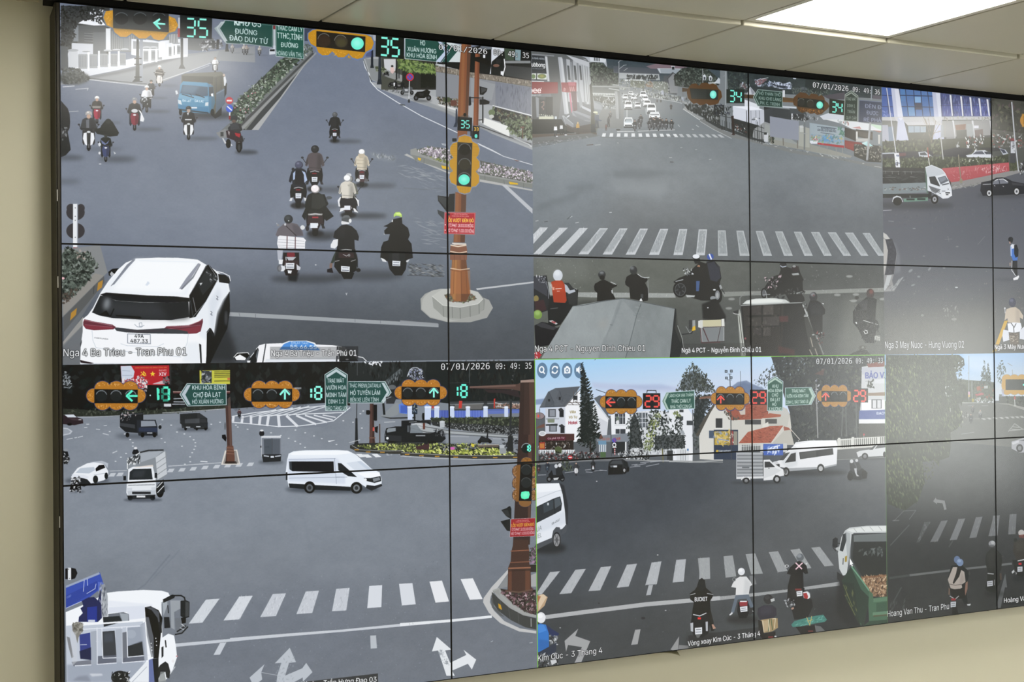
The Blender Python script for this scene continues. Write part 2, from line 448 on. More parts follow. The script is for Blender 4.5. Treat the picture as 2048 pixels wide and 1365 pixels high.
def rfront(x, y, h, jk='222', hl='999', bike='444', leg='20222a', face='c9a58f', sh=1.0, lean=0, shield=None):
    """motorbike rider coming towards the camera"""
    def q(*v): return [x + v[i] * h + (lean * h * (-v[i + 1])) if i % 2 == 0 else y + v[i] * h for i in range(len(v))]
    if sh: e('2b3036', x + .4 * h, y - .03 * h, .5 * h, .055 * h, .42 * sh, .05 * h)
    p(leg, q(-.16, -.5, -.1, -.55, -.08, -.2, -.13, -.13, -.16, -.2)); p(leg, q(.16, -.5, .1, -.55, .08, -.2, .13, -.13, .16, -.2))
    j = hx(jk)
    p(j, q(-.09, -.83, -.16, -.79, -.21, -.6, -.2, -.52, -.11, -.5, .11, -.5, .2, -.52, .21, -.6, .16, -.79, .09, -.83))
    p(j * .65, q(.03, -.8, .14, -.78, .2, -.52, .04, -.5), .6, .03 * h)
    p('17181a', q(-.045, -.3, .045, -.3, .05, -.04, .02, .01, -.02, .01, -.05, -.04)); p('8d9096', q(-.02, -.2, .02, -.2, .02, -.06, -.02, -.06), .6)
    bc = hx(bike)
    p(bc, q(-.09, -.56, .09, -.56, .13, -.42, .1, -.22, .04, -.16, -.04, -.16, -.1, -.22, -.13, -.42)); p(bc * .6, q(.02, -.54, .09, -.54, .12, -.4, .08, -.2, .02, -.18), .6)
    if shield:
        p(shield, q(-.13, -.44, -.05, -.46, -.04, -.12, -.1, -.16, -.15, -.3)); p(shield, q(.13, -.44, .05, -.46, .04, -.12, .1, -.16, .15, -.3))
    e('e8eef4', x - lean * 0, y - .47 * h, .05 * h, .028 * h, .9)
    l('26282c', .03 * h, q(-.22, -.56, 0, -.54, .22, -.56))
    for s in (-1, 1): e('2b2d30', x + .25 * s * h, y - .66 * h, .03 * h, .022 * h); l('26282c', .012 * h, q(.2 * s, -.56, .25 * s, -.65))
    e(face, x + lean * .86 * h, y - .87 * h, .055 * h, .06 * h)
    hc = hx(hl); X = x + lean * .93 * h
    p(hc, [X + .08 * h * math.cos(t) for t in ()] or q(-.085, -.9, -.08, -.97, -.03, -1.01, .03, -1.01, .08, -.97, .085, -.9, .04, -.92, -.04, -.92)); e(np.minimum(hc + 50, 255), X - .02 * h, y - .975 * h, .03 * h, .02 * h, .7)
# ---- feed: crossroads with a planted median and a pole-mounted signal
feed(0, 1.529, 0, 1.0265)
Z(0, 0, 1)
p('737f97', '100 0 1080 0 1080 760 100 760', g=('78849a', 500, 60, 480, 400))
p('4c545e', '0 600 1200 560 1200 800 0 800', 1, 75)
p('8994a6', '120 300 480 240 520 480 120 500', .5, 60)
p('66737f', '740 250 1070 330 1070 640 800 640 700 420', .35, 50)
p('6e7c94', '600 120 700 120 700 330 430 330', .45, 30)
grain('100 0 1080 0 1080 740 100 740', 7)
# far left: pavement, building, low wall, lamp posts
Z(110, 0, 5.12)
p('8e959e', '60 850 330 790 800 690 1300 560 2048 470 2048 640 1640 620 1100 840 930 880 340 820 60 870')
p('9aa0a8', '340 800 830 700 1290 590 1680 520 1640 620 1100 840 930 880')
p('5c6068', '340 790 700 720 1110 620 1300 570 1300 590 1000 680 640 760 350 810', .6, 8)
R('3a3f42', 60, 60, 560, 560); p('585e63', '230 260 530 260 530 560 230 560', .9)
p('e9edf6', '220 190 300 180 480 210 520 260 400 262 240 240'); p('dfe4ee', '330 95 480 105 500 140 340 130')
R('7f8893', 170, 260, 240, 425); p('c9cfda', '170 440 400 450 400 560 170 560'); R('646b73', 390, 330, 520, 560); R('4e555c', 300, 330, 380, 430)
for i in range(4): l('9aa1a8', 5, [300, 340 + i * 26, 390, 345 + i * 26], .7)
R('dde2ea', 520, 290, 570, 520); p('767c80', '570 300 1170 380 1170 560 570 520')
for i in range(12): l('b9bec4', 8, [585 + i * 20, 320, 588 + i * 20, 520], .7)
p('d9dee8', '780 400 900 400 1060 420 1160 410 1360 390 1360 580 1060 620 780 560'); R('8a9199', 700, 370, 760, 520)
p('9fa5ad', '800 420 1060 440 1060 500 800 500')
p('d2d7e2', '130 540 230 530 240 700 420 680 780 600 1290 520 1290 570 640 720 340 780 250 760 140 640')
for i, (x, w_, y) in enumerate(((240, 90, 555), (355, 80, 555), (462, 80, 550), (570, 70, 550), (665, 60, 545), (905, 50, 520), (985, 40, 515), (1050, 45, 510), (1165, 40, 480), (1215, 30, 470), (1250, 30, 465))):
    hh = 150 - max(0, x - 240) * .06
    R('9ea4ac', x, y, x + w_, y + hh)
    for k in range(5): l('6d747c', 5, [x + 8 + k * w_ / 5.5, y + 15, x + 8 + k * w_ / 5.5, y + hh - 20], .8)
    R('e6eaf2', x - 22, y - 30, x - 2, y + hh + 25)
for x, y in ((185, 520), (320, 520), (540, 515), (630, 510), (715, 505), (940, 485), (1010, 485), (1240, 435)): e('c8cdd6', x, y, 42, 10); e('8b9198', x, y + 9, 42, 5)
p('e3e7ef', '1060 430 1130 430 1130 580 1060 590'); p('787e84', '1170 340 1260 345 1260 440 1170 440')
for i in range(6): l('d3d7dc', 6, [1175 + i * 16, 350, 1178 + i * 16, 440])
R('cdd3dc', 1310, 390, 1362, 560); p('6a7076', '1362 380 1620 390 1640 480 1480 520 1362 510')
fol('1480 430 1700 400 1720 490 1500 520', ['454a50', '8c9198', 'c4c8d0', '5d636a'], 130, 16)
l('34383d', 26, '1668 410 1664 500'); l('444a50', 30, '1622 420 1626 490')
p('31363a', '60 60 420 60 480 200 300 200 200 260 170 420 80 470')
fol('60 60 500 70 480 220 240 200 200 380 150 470 60 480', ['1d2225', '2a3033', '3b4246', '101416'], 420, 17)
fol('330 90 500 110 480 250 380 230', ['14181a', 'dfe5f2', '23282b'], 90, 15)
p('4a5257', '60 470 140 480 130 560 140 720 60 720'); R('c4c9d2', 135, 525, 235, 690); e('aab0b8', 185, 515, 55, 14)
e('3b4444', 190, 800, 160, 65, .95, 14); fol('70 700 240 700 360 800 300 850 80 860', ['343c3c', '4c5553', '252c2c', '5c6462'], 260, 16)
p('3f4648', '836 400 858 400 866 800 900 840 790 840 824 800'); R('9aa3b2', 868, 400, 900, 830)
for y in (600, 660, 790): l('262b2d', 12, [815, y, 885, y])
p('474e52', '1285 390 1312 390 1312 660 1335 705 1265 705 1288 660')
p('3b4144', '1752 440 1772 440 1774 500 1785 528 1742 528')
l('e4e9f0', 9, '1100 820 1400 720 1610 640', .6); l('d5dae2', 8, '350 815 560 840 920 880', .8); l('3c4247', 8, '350 800 620 830 940 860', .6)
l('d7dce4', 9, '1420 730 1580 670', .5); l('b9bfc8', 6, '130 1145 240 1138'); l('ccd2db', 8, '80 890 200 880'); l('ccd2db', 8, '210 915 340 905 330 925', .8)
Z(480, 0, 5.12)
# median: kerb and shrubs
p('8d959f', '745 520 760 530 180 1331 100 1331 640 700'); p('b0b5b8', '690 590 720 590 190 1331 60 1331')
p('3b4146', '740 515 752 525 410 1000 120 1331 20 1331 380 960'); p('7d837f', '735 505 745 515 330 1000 60 1331 0 1290 300 960')
Z(0, 0, 1)
p('737a7d', '441 262 624 103 627 106 470 262 466 270 436 272'); p('4a4f52', '466 262 626 104 628 108 474 265 460 272'); p('a0a5a6', '474 262 618 118 632 104 633 107 482 264', .8)
p('394a3c', '458 222 486 190 520 160 560 120 605 95 612 108 570 150 520 200 480 240 462 240')
fol('456 224 486 188 520 160 560 122 606 92 616 106 570 152 520 204 482 246 460 244', ['2f4034', '4c6650', '6a8468', '243029', '86997f', 'b9c4bb'], 900, 3.4)
fol('458 224 500 180 520 190 480 240', ['d9b9c4', 'd8708c', 'e6dfe4'], 26, 2)
p('8b9094', '432 266 450 258 462 264 462 276 440 276'); R('3e4346', 441, 264, 447, 273)
Z(110, 0, 5.12)
# top left signal board, counter and green road signs
p('6c7f9b', '488 180 500 110 1160 150 1240 200 1285 270 1260 330 1160 360 1120 410 1060 425 1010 415 980 370 930 408 850 405 790 350 740 392 660 390 600 340 585 290 520 270')
p('cc9634', '496 180 520 115 590 105 1160 160 1230 190 1262 260 1230 320 1160 340 1110 405 1060 412 1010 400 980 360 930 395 860 395 790 340 730 380 670 378 610 330 592 285 530 260')
fol('510 130 580 130 580 270 530 240', ['d09320', 'e9b850'], 60, 6); fol('620 300 1140 340 1100 400 680 370', ['d2982c', 'e6ae48'], 90, 5); fol('1175 180 1250 230 1230 310 1175 320', ['b67c18', 'e8b145'], 50, 7)
p('2a2e31', '592 60 1165 60 1165 330 596 288'); p('43484a', '596 200 1165 230 1165 330 596 288', .7, 20)
for x in (680, 870, 1065): e('232629', x, 190, 72, 62); l('5b646c', 8, [[x + 70 * math.cos(t), 190 + 60 * math.sin(t)] for t in np.linspace(-2.6, -.5, 8)])
p('7ff0dc', '1000 232 1070 185 1082 200 1052 230 1130 238 1130 255 1052 252 1085 295 1066 300', 1); l('b9fff2', 8, '1055 241 1120 246'); l('b9fff2', 8, '1015 232 1070 194')
R('c23a3a', 1256, 290, 1280, 380, .7); R('d9dee6', 1262, 180, 1280, 290, .8)
p('1b2226', '1280 100 1610 120 1605 400 1280 385'); digits('35', 1345, 190, 1560, 370, 20, '8df5e2', .055, .02)
p('9fb4b8', '1630 290 1740 205 2300 250 2300 470 1750 448'); p('1f5049', '1650 290 1748 212 2300 255 2300 470 1760 440')
p('b7c6cc', '1650 288 1700 222 1742 222 1690 290 1768 420 1735 428'); p('8fa3aa', '1668 288 1710 228 1690 290 1745 420', .5)
tx('KHU C5', 1835, 258, 2070, 278, 62, 'c9e2e2', .018); tx('ĐƯỜNG', 1842, 342, 2070, 362, 50, 'c9e2e2', .018); tx('ĐÀO DUY TỪ', 1785, 412, 2170, 445, 52, 'c9e2e2', .018)
Z(480, 0, 5.12)
p('1f5049', '0 240 335 262 335 485 0 440'); l('9db5b6', 5, '336 260 330 485 0 440')
tx('KHU C5', -55, 258, 215, 278, 62, 'c9e2e2', .018); tx('ĐƯỜNG', -52, 342, 175, 362, 50, 'c9e2e2', .018); tx('ĐÀO DUY TỪ', -110, 412, 285, 452, 52, 'c9e2e2', .018)
R('a03038', 340, 262, 362, 300, .8); R('c9d2de', 340, 300, 362, 500, .9)
p('b9cccf', '365 255 655 275 655 606 365 578'); p('1f5a4e', '371 260 649 280 649 600 371 572')
tx('THÁC CAM LY', 382, 308, 640, 328, 46, 'cfe8e6', .018); tx('TTHC,TỈNH', 380, 388, 636, 412, 56, 'cfe8e6', .018); tx('ĐƯỜNG', 418, 480, 594, 492, 46, 'cfe8e6', .02); tx('HOÀNG VĂN THỤ', 374, 564, 636, 588, 46, 'cfe8e6', .012)
# distant riders and car under the signs
p('c9d2de', '300 500 360 495 362 555 300 560'); R('20242a', 306, 505, 355, 525)
for x, y, hh in ((40, 560, 105), (200, 570, 100)): rfront(x, y, hh, 'c9c3bd', 'ccc', '7a7f86', sh=.4)
fol('0 880 160 880 300 900 60 930', ['c8cfda'], 6, 18, .6, 4)
# lane dashes on the far carriageway
for i in range(20):
    t = i / 19.; x = 674 - 13 * t - 6 * t * t; y = 122 + 105 * t ** 1.35
    R('c9d0dc', x - 1.2 - .8 * t, y - .8 - t, x + 1.2 + .8 * t, y + .9 + t, .85)
for q in ((651, 236), (658, 252), (655, 268), (653, 285)): R('c3cad5', q[0] - 3, q[1] - 3, q[0] + 3, q[1] + 3, .8)
p('b9c2ce', '577 272 587 267 595 276 589 275 586 281 580 281 584 275', .9)
ls('b6bfcc', 2.5, '615 200 626 198', '617 196 622 203', '625 158 634 157', '643 128 648 130', '698 133 708 138', '712 166 732 168', '680 216 690 217', a=.7)
ls('c2cad6', 3, '222 232 250 237', '230 241 252 234', '316 232 338 234', '322 240 350 240', '365 243 392 246', '465 180 488 178', a=.7)
ls('d3dae4', 2.2, '130 245 170 248', '226 250 290 256 440 268', '320 217 356 220', '430 227 460 229', a=.85)
# right: pavement, parked motorbikes, wall, planted island
Z(720, 60, 5.689)
p('aab0b6', '40 330 190 300 860 320 2048 700 2048 1365 1960 1365 1500 1180 1110 970 560 740 110 560')
p('8d9499', '60 330 240 330 260 620 130 560'); p('b4b9bd', '120 590 480 640 860 760 1110 900 1110 1000 960 930 500 780 150 640', .8)
p('8f969b', '560 780 1000 960 1360 1120 1950 1330 1950 1280 1300 1040 640 760', .6)
l('e2e7ee', 10, '40 350 60 430 105 500 120 590 200 680 420 820 700 980 1110 1170', .9); l('d5dae2', 8, '1340 1290 1500 1365 1600 1420')
l('43494c', 8, '40 340 90 480', .7); l('3b4042', 10, '105 520 135 590', .8); l('4a5053', 12, '455 850 510 856'); fol('250 670 450 690 440 720 260 690', ['5b6064', '8b9094'], 20, 14)
R('4b5046', 240, 300, 860, 680); p('c9cdd2', '270 330 420 330 400 470 280 470'); p('b3b8bd', '240 420 540 540 500 600 260 520', .7)
R('2a2c28', 480, 330, 865, 680); R('1b1d1b', 690, 420, 865, 660)
l('23262a', 18, '416 330 416 560'); l('3b3f40', 14, '262 330 256 440'); l('30343a', 12, '440 330 444 550'); R('2b2f2e', 640, 480, 660, 680)
for i in range(6): fol([420 + i * 70, 330 + i * 14, 560 + i * 70, 335 + i * 14, 560 + i * 66, 470 + i * 8, 440 + i * 66, 440 + i * 8], ['56703a', '7c9650', '334524', '93a862', '435a30'], 90, 24)
fol('440 380 720 380 760 480 560 480', ['6f8a48', '8ea564', '3f5630'], 120, 26)
fol('180 420 300 430 310 500 190 470', ['5e6c48', '39442f', '86906c'], 60, 17)
p('5d5648', '860 410 1950 575 1950 650 860 480'); p('9a8f80', '860 415 1950 580 1950 645 860 470', .8); fol('860 415 1950 580 1950 640 860 470', ['7d7264', 'b3a898', '695f54'], 260, 13, dirn=95)
p('8b919b', '865 475 1950 650 1950 975 1510 860 865 760'); p('767d90', '1540 590 1950 655 1950 970 1540 860', .8); p('a1a7ae', '1260 540 1540 620 1500 800 1260 760', .6)
fol('1540 600 1940 660 1940 940 1560 850', ['5f667c', '4f566c', '8a91a6'], 80, 34, .5, 6, dirn=92)
l('e1e5ea', 9, '1510 860 1950 972'); p('2a2c2e', '1510 870 1950 985 1950 1140 1500 1020'); fol('1500 870 1950 1000 1950 1250 1640 1120', ['4d5a43', '2d3529', '72805f', '6a543e', '88917a'], 300, 20)
p('e3e5e3', '1415 1000 1700 1100 1700 1215 1405 1075'); p('cfd2d2', '1360 1040 1410 1000 1405 1070', .8); l('2a2d2d', 10, '1350 1090 1700 1220 1950 1300', .8)
fol('1650 1030 1960 1010 1960 1260 1700 1180', ['49583f', '2b3426', '6d7d58', '8a9a78'], 260, 24); l('6a4a3e', 12, '1850 1120 1850 1230'); e('7d554a', 1848, 1108, 26, 9)
p('d7d9d8', '880 840 1110 900 1110 925 900 860'); fol('880 760 1110 790 1110 880 900 840', ['3a3a32', '5c6248', '7d5c46', '25261f', '8f8a78'], 130, 17)
e('4d5b3e', 990, 795, 45, 30); R('6d4238', 1030, 800, 1100, 860); e('6f8158', 1500, 940, 38, 36); e('c9ccc4', 1497, 985, 28, 22); l('cfd4d8', 14, '1750 1230 1920 1300 1950 1330', .8)
p('1a1b1c', '1490 150 1950 220 1950 575 1640 530 1250 480 1000 420 870 380 1000 260'); p('cfd6e2', '1495 190 1640 200 1640 240 1500 360 1475 500 1490 500'); p('232528', '1545 330 1610 332 1600 380 1550 380')
p('3e5340', '1640 200 1760 215 1750 350 1650 340'); p('8fb3bd', '1765 215 1830 220 1825 350 1765 345', .9); R('a6adb2', 1650, 350, 1940, 380, .8); p('6b7682', '1380 180 1500 190 1500 220 1330 230'); p('3c4044', '1640 400 1950 430 1950 570 1650 520', .9)
l('e6eaf0', 12, '1640 330 1650 420 1625 520'); e('7d5848', 1550, 405, 36, 18); R('dde2ea', 1400, 280, 1425, 320); p('e3e8f0', '1600 470 1630 470 1625 515 1600 510')
for i in range(8): R('c9cfd4', 860 + i * 16, 385 + i * 1, 872 + i * 16, 405 + i)
p('7e3b2a', '1010 230 1130 250 1130 290 1000 265'); l('d9b8a6', 8, '1020 262 1110 284')
# parked motorbikes, no-parking sign, lamp posts
def parked(x, y, w, c='1b1d20', c2='555'):
    e('2d3134', x + w * .5, y + w * .03, w * .55, w * .06, .5, w * .05)
    for u in (.14, .86): e('17191b', x + u * w, y - .14 * w, .14 * w, .16 * w); e('6b7076', x + u * w, y - .14 * w, .07 * w, .08 * w, .7)
    p(c, [x + v[0] * w if i % 2 == 0 else 0 for i, v in ()] or [x + .05 * w, y - .3 * w, x + .2 * w, y - .48 * w, x + .5 * w, y - .5 * w, x + .75 * w, y - .62 * w, x + .95 * w, y - .5 * w, x + .85 * w, y - .25 * w, x + .6 * w, y - .12 * w, x + .3 * w, y - .12 * w])
    p(c2, [x + .3 * w, y - .42 * w, x + .6 * w, y - .4 * w, x + .55 * w, y - .25 * w, x + .35 * w, y - .25 * w], .8); l('24272a', .05 * w, [x + .68 * w, y - .6 * w, x + .78 * w, y - .78 * w, x + .9 * w, y - .74 * w])
parked(320, 650, 110); parked(385, 675, 130, '1c1e22', '999'); parked(460, 735, 150, '565b62', 'd6dbe2'); parked(610, 800, 200, '141517', '2a2c2f'); parked(262, 520, 70)
p('dfe3e8', '380 600 400 600 396 640 382 640'); p('e0b9b4', '345 430 380 420 395 470 370 500 345 480', .9); e('2b2b2d', 366, 412, 14, 12)
l('c9ced6', 10, '563 580 556 780'); p('30343a', '548 790 566 790 570 828 544 826'); e('c8323c', 568, 536, 45, 46); e('4d57c4', 568, 536, 32, 33); l('c8323c', 8, '548 516 588 556'); l('c8323c', 8, '588 516 548 556', .6)
p('1f2734', '125 60 150 60 150 390 158 432 116 432 124 390'); p('1f2734', '212 300 238 300 240 560 250 620 190 620 206 560'); p('3d4a58', '218 300 226 300 228 560 216 560', .6)
# counters and sign boards along the gantry
p('6c7f9b', '-40 40 60 45 160 110 160 180 110 245 60 260 30 320 -20 340 -140 330'); p('c58f28', '-40 40 60 50 130 90 155 150 130 220 60 245 30 310 -20 330 -140 320')
Z(480, 0, 5.12)
R('24304a', 660, 290, 780, 420, .7); R('c7ccd6', 1300, 340, 1390, 420, .7); R('3a4480', 1290, 500, 1350, 580, .6); fol('660 450 740 470 740 520 660 560', ['3c4a3c', '8a948a', '56665a'], 60, 14)
p('6b82b6', '690 400 690 340 740 300 790 290 1290 345 1350 370 1385 440 1365 510 1300 545 1265 600 1200 620 1140 600 1110 560 1070 600 1000 600 945 540 910 575 840 580 790 545 770 490 715 460')
p('c58f28', '698 395 700 340 745 308 790 300 1290 355 1345 380 1370 440 1350 500 1290 530 1255 592 1200 605 1150 590 1112 548 1065 588 1005 588 945 528 905 565 845 568 800 535 780 480 725 450')
fol('705 330 775 320 775 460 715 440', ['c08a20', 'e2a83a'], 50, 5); fol('1290 380 1365 410 1350 500 1290 510', ['c08a20', 'e2a83a'], 45, 5); fol('800 500 1260 550 1200 590 850 560', ['c0861a', 'eab040'], 90, 6)
p('26221f', '782 318 1285 375 1280 536 782 478'); e('3a2a20', 860, 420, 66, 62); e('40382a', 1038, 425, 66, 60); e('55512c', 1040, 440, 50, 40, .6, 10)
for x, y in ((860, 410), (1030, 425)): l('75726c', 7, [[x + 64 * math.cos(t), y + 66 * math.sin(t)] for t in np.linspace(-3, -.6, 9)])
e('6beed2', 1202, 446, 66, 64); e('9ff8e6', 1198, 440, 40, 38, .8, 14)
p('191d1c', '1392 345 1680 380 1678 606 1388 580'); digits('35', 1440, 386, 1630, 562, 22, '84f3df', .085, .03)
p('c9d6da', '1684 388 2100 425 2360 480 2330 640 1990 632 1686 604'); p('1f5148', '1694 396 2090 430 2230 520 2130 640 1990 622 1694 596')
tx('HỒ', 1846, 470, 1896, 474, 52, 'cfe8e6', .018); tx('XUÂN HƯƠNG', 1714, 530, 2010, 552, 48, 'cfe8e6', .018); tx('KHU HÒA BÌNH', 1706, 588, 2015, 614, 48, 'cfe8e6', .018)
Z(720, 60, 5.689)
p('1f5148', '515 100 890 130 975 230 960 260 880 360 515 322'); p('b8c9e2', '885 130 925 130 1010 245 915 370 860 358 960 245'); p('2a4a52', '940 135 1015 250 930 365 915 365 1000 250 925 135'); l('c9d6e2', 4, '928 128 1018 250 925 372')
tx('HỒ', 686, 172, 740, 178, 56, 'cfe8e6', .018); tx('XUÂN HƯƠNG', 540, 240, 866, 268, 50, 'cfe8e6', .018); tx('KHU HÒA BÌNH', 532, 306, 872, 336, 50, 'cfe8e6', .018)
# brown signal columns
p('8a563a', '1160 100 1265 100 1250 440 1230 980 1210 1365 1108 1365 1112 980 1130 440'); p('613f30', '1220 100 1265 100 1250 440 1228 990 1195 990 1215 440', .9); p('9c6844', '1165 100 1195 100 1175 990 1140 990', .7)
p('91583c', '1310 270 1362 270 1345 1090 1288 1090'); p('6f3f2a', '1340 270 1362 270 1345 1090 1325 1090', .8)
p('17181a', '1300 310 1370 305 1480 350 1490 420 1420 390 1300 350'); p('17181a', '1360 640 1450 665 1440 700 1400 740 1362 735'); p('4a4d52', '1375 655 1440 670 1430 695 1380 720', .7); p('17181a', '1360 790 1420 790 1475 815 1470 840 1420 850 1360 850'); R('1c1e20', 1390, 760, 1404, 1060); ls('1c1e20', 9, '1250 770 1400 775', '1350 1025 1400 1022', '1255 770 1262 850'); p('1d1f21', '1240 760 1262 760 1258 860 1236 860')
p('15181a', '1112 985 1276 1000 1270 1155 1108 1145'); e('4d5356', 1195, 1010, 62, 48, .35); p('15181a', '1140 1010 1250 1010 1250 1150 1140 1140'); digits('35', 1148, 1030, 1246, 1112, 13, '7df0e0', .05, .03)
e('15181a', 1192, 965, 16, 20); p('121416', '1285 1090 1358 1098 1354 1245 1280 1235'); digits('33', 1297, 1110, 1346, 1146, 8, 'f0c04a', .03); e('60e0cc', 1320, 1208, 17, 24); p('16181a', '1255 1150 1282 1150 1280 1240 1255 1230', .8)
p('28364a', '1090 900 1105 900 1110 1050 1100 1105 1062 1105 1085 1050'); R('1c2022', 1050, 1235, 1098, 1262)
# island with flower bed, signal with yellow board, fine notice
Z(800, 230, 5.057)
p('b9bcba', '40 405 70 392 140 430 470 570 620 610 1340 755 1340 770 600 640 240 490'); p('999e9b', '105 350 160 335 200 370 480 480 800 590 1340 690 1340 745 800 650 480 560 160 465 105 400'); p('7c827e', '105 400 160 462 480 556 800 650 1340 745 1340 700 800 610 480 510 200 420', .7)
p('5b6257', '165 350 300 320 480 340 800 460 1340 580 1340 690 800 590 480 470 220 400'); fol('165 352 300 322 500 340 640 420 800 470 1340 575 1340 680 820 585 480 470 230 400', ['d9cede', 'c5b6cc', 'efe6f0', '6f7a66', '8d7f90', 'a796ad'], 900, 15)
fol('290 420 500 470 490 500 340 450', ['7d8a3e', '5f6c35', 'a0a858'], 60, 13); fol('820 575 1340 690 1340 660 900 560', ['4f5a44', 'b9aabb'], 80, 12)
for q in ('180 430 215 440 205 465 180 452', '415 510 490 525 495 550 430 545', '1100 675 1190 690 1195 705 1110 702'): p('d9b02a', q)
ls('666c68', 4, '160 440 162 480', '245 440 242 490', '858 610 860 655', '1050 660 1055 700', '1250 690 1250 740')
p('c3c9d2', '1030 710 1080 712 1340 950 1340 1000', .9); l('d9dee6', 8, '800 300 1050 420 1340 505', .85); p('6e3a30', '1145 450 1215 465 1180 470', .7); ls('d5dae2', 6, '420 290 480 300', '425 300 470 310', a=.8)
fol('0 500 400 560 440 800 150 760', ['9fa9b3'], 24, 60, .35, 12, 8); fol('160 1040 440 1060 400 1300 200 1260', ['a3adb5'], 20, 60, .35, 12, 8); l('59636b', 6, '40 740 240 755 420 742', .5, 3)
p('8a563a', '560 780 670 800 665 1000 655 1290 540 1290 555 1000'); p('613f30', '620 800 670 800 655 1290 610 1290', .9); p('9c6844', '565 790 595 800 580 1290 550 1290', .6)
p('23272a', '380 815 490 830 500 800 555 795 550 980 470 980 385 870'); p('3a4044', '385 820 470 840 465 945 390 860'); p('3c4246', '378 960 450 985 445 1060 385 1000'); R('1d2022', 530, 238, 572, 270)
B = '655 195 720 215 735 260 790 290 812 345 800 400 775 430 810 470 812 530 770 575 808 620 805 690 770 730 730 735 710 790 655 808 595 790 570 740 570 720 510 690 492 640 500 590 530 570 495 520 495 460 535 430 500 380 500 320 530 280 580 265 595 215'
p('8a94b4', B); p('c4942c', [655 + (float(v) - 655) * .955 if i % 2 == 0 else 500 + (float(v) - 500) * .965 for i, v in enumerate(B.split())])
for i in range(6):
    for k in range(5): e('9c7018', 625 + i * 14, 218 + k * 12, 2.6); e('9c7018', 615 + i * 16, 742 + k * 12, 2.6)
    for k in range(7): e('9c7018', 518 + i * 10, 300 + k * 18, 2.4); e('9c7018', 742 + i * 10, 320 + k * 15, 2.4); e('b58420', 512 + i * 11, 460 + k * 16, 2.4); e('b58420', 738 + i * 11, 470 + k * 16, 2.4)
p('35322c', '580 275 732 284 718 730 572 715'); p('201f1c', '588 300 722 300 712 720 580 712', .6)
for y, c in ((350, '1d1c1a'), (500, '343222')): e(c, 654, y, 60, 58); l('5a5e62', 9, [[654 + 62 * math.cos(t), y + 4 + 64 * math.sin(t)] for t in np.linspace(-3.1, -.05, 10)])
l('5a5e62', 9, [[650 + 62 * math.cos(t), 645 + 62 * math.sin(t)] for t in np.linspace(-3.1, -.05, 10)]); e('5fe8cc', 648, 655, 58, 54); e('a5f8ea', 645, 650, 30, 26, .6, 12)
p('8e949c', '448 982 768 985 758 1216 440 1205'); p('b4303a', '452 986 764 990 754 1211 444 1201'); l('e8a0a0', 3, '458 992 757 996 748 1204 451 1195 458 992')
tx('CÔNG AN TỈNH LÂM ĐỒNG', 542, 1008, 682, 1012, 10, 'f6dcd8', .02); tx('PHÒNG CẢNH SÁT GIAO THÔNG', 525, 1028, 696, 1032, 10, 'f6dcd8', .02)
tx('LỖI VƯỢT ĐÈN ĐỎ', 474, 1082, 744, 1086, 34, 'f2d24c', .045); tx('Ô TÔ PHẠT: 18.000.000 ĐỒNG', 480, 1132, 742, 1138, 32, 'f6e6e8', .03); tx('MÔ TÔ PHẠT: 5.000.000 ĐỒNG', 478, 1184, 746, 1192, 32, 'f6e6e8', .03)
e('2b2b33', 492, 1006, 14, 11); e('f4e6e6', 458, 1112, 6); e('f4e6e6', 457, 1166, 6)
# base of the column
p('d9cfc4', '526 1292 668 1300 672 1312 640 1320 560 1318 526 1305'); p('8a5f4a', '536 1315 665 1320 668 1365 528 1365')
Z(540, 400, 5.689)
Z(800, 460, 5.0)
p('a9ada8', '205 690 250 640 340 600 440 590 560 590 700 630 890 700 930 780 870 880 700 925 480 925 300 880 210 800')
p('bcbfba', '250 660 310 612 400 590 470 590 460 640 340 700 330 760 420 860 520 900 600 900 480 920 300 870 215 790 225 700', .9); p('8f948f', '330 700 420 600 600 590 800 640 850 700 840 800 700 860 480 850 350 790')
p('c3c6c0', '320 660 420 595 610 575 780 620 830 690 780 740 600 775 430 755'); p('6d675c', '440 650 560 625 720 640 770 690 640 730 480 715'); fol('440 650 560 625 720 640 770 690 640 730 480 715', ['5b6a45', '8a5b45', '42452f', '7f6a58', '93a070'], 130, 16)
p('9ea39d', '320 665 430 757 600 777 780 742 832 692 836 790 780 850 600 890 440 870 335 780'); ls('686e6a', 5, '430 757 438 870', '520 770 524 880', '600 777 604 888', '700 765 702 870', '790 735 792 840')
p('a0a59f', '430 757 520 770 524 880 438 870', .6); l('d6d9d2', 6, '320 662 430 755 600 775 780 740 830 690')
p('9a6844', '520 290 660 290 700 640 660 715 540 715 505 640 505 560'); p('6c442e', '610 290 660 290 700 640 660 715 610 715', .85); p('c08a52', '530 290 570 290 555 700 525 690', .55)
p('8a5a46', '508 150 662 150 672 210 668 300 500 300 500 210'); l('e3cdb6', 13, '506 152 580 167 662 153'); l('d9c0a8', 11, '502 215 590 232 668 218'); l('4a2e24', 7, '502 228 590 246 668 230'); l('e0c2a4', 10, '505 385 600 400 695 388', .9); l('5c3a2a', 10, '505 400 600 418 695 402', .7); p('b8764a', '500 400 700 405 706 640 500 640', .5); ls('70452f', 7, '545 240 540 380', '600 240 604 380', '640 240 650 380', '540 410 535 640', '610 420 614 640', '660 410 672 640', a=.6)
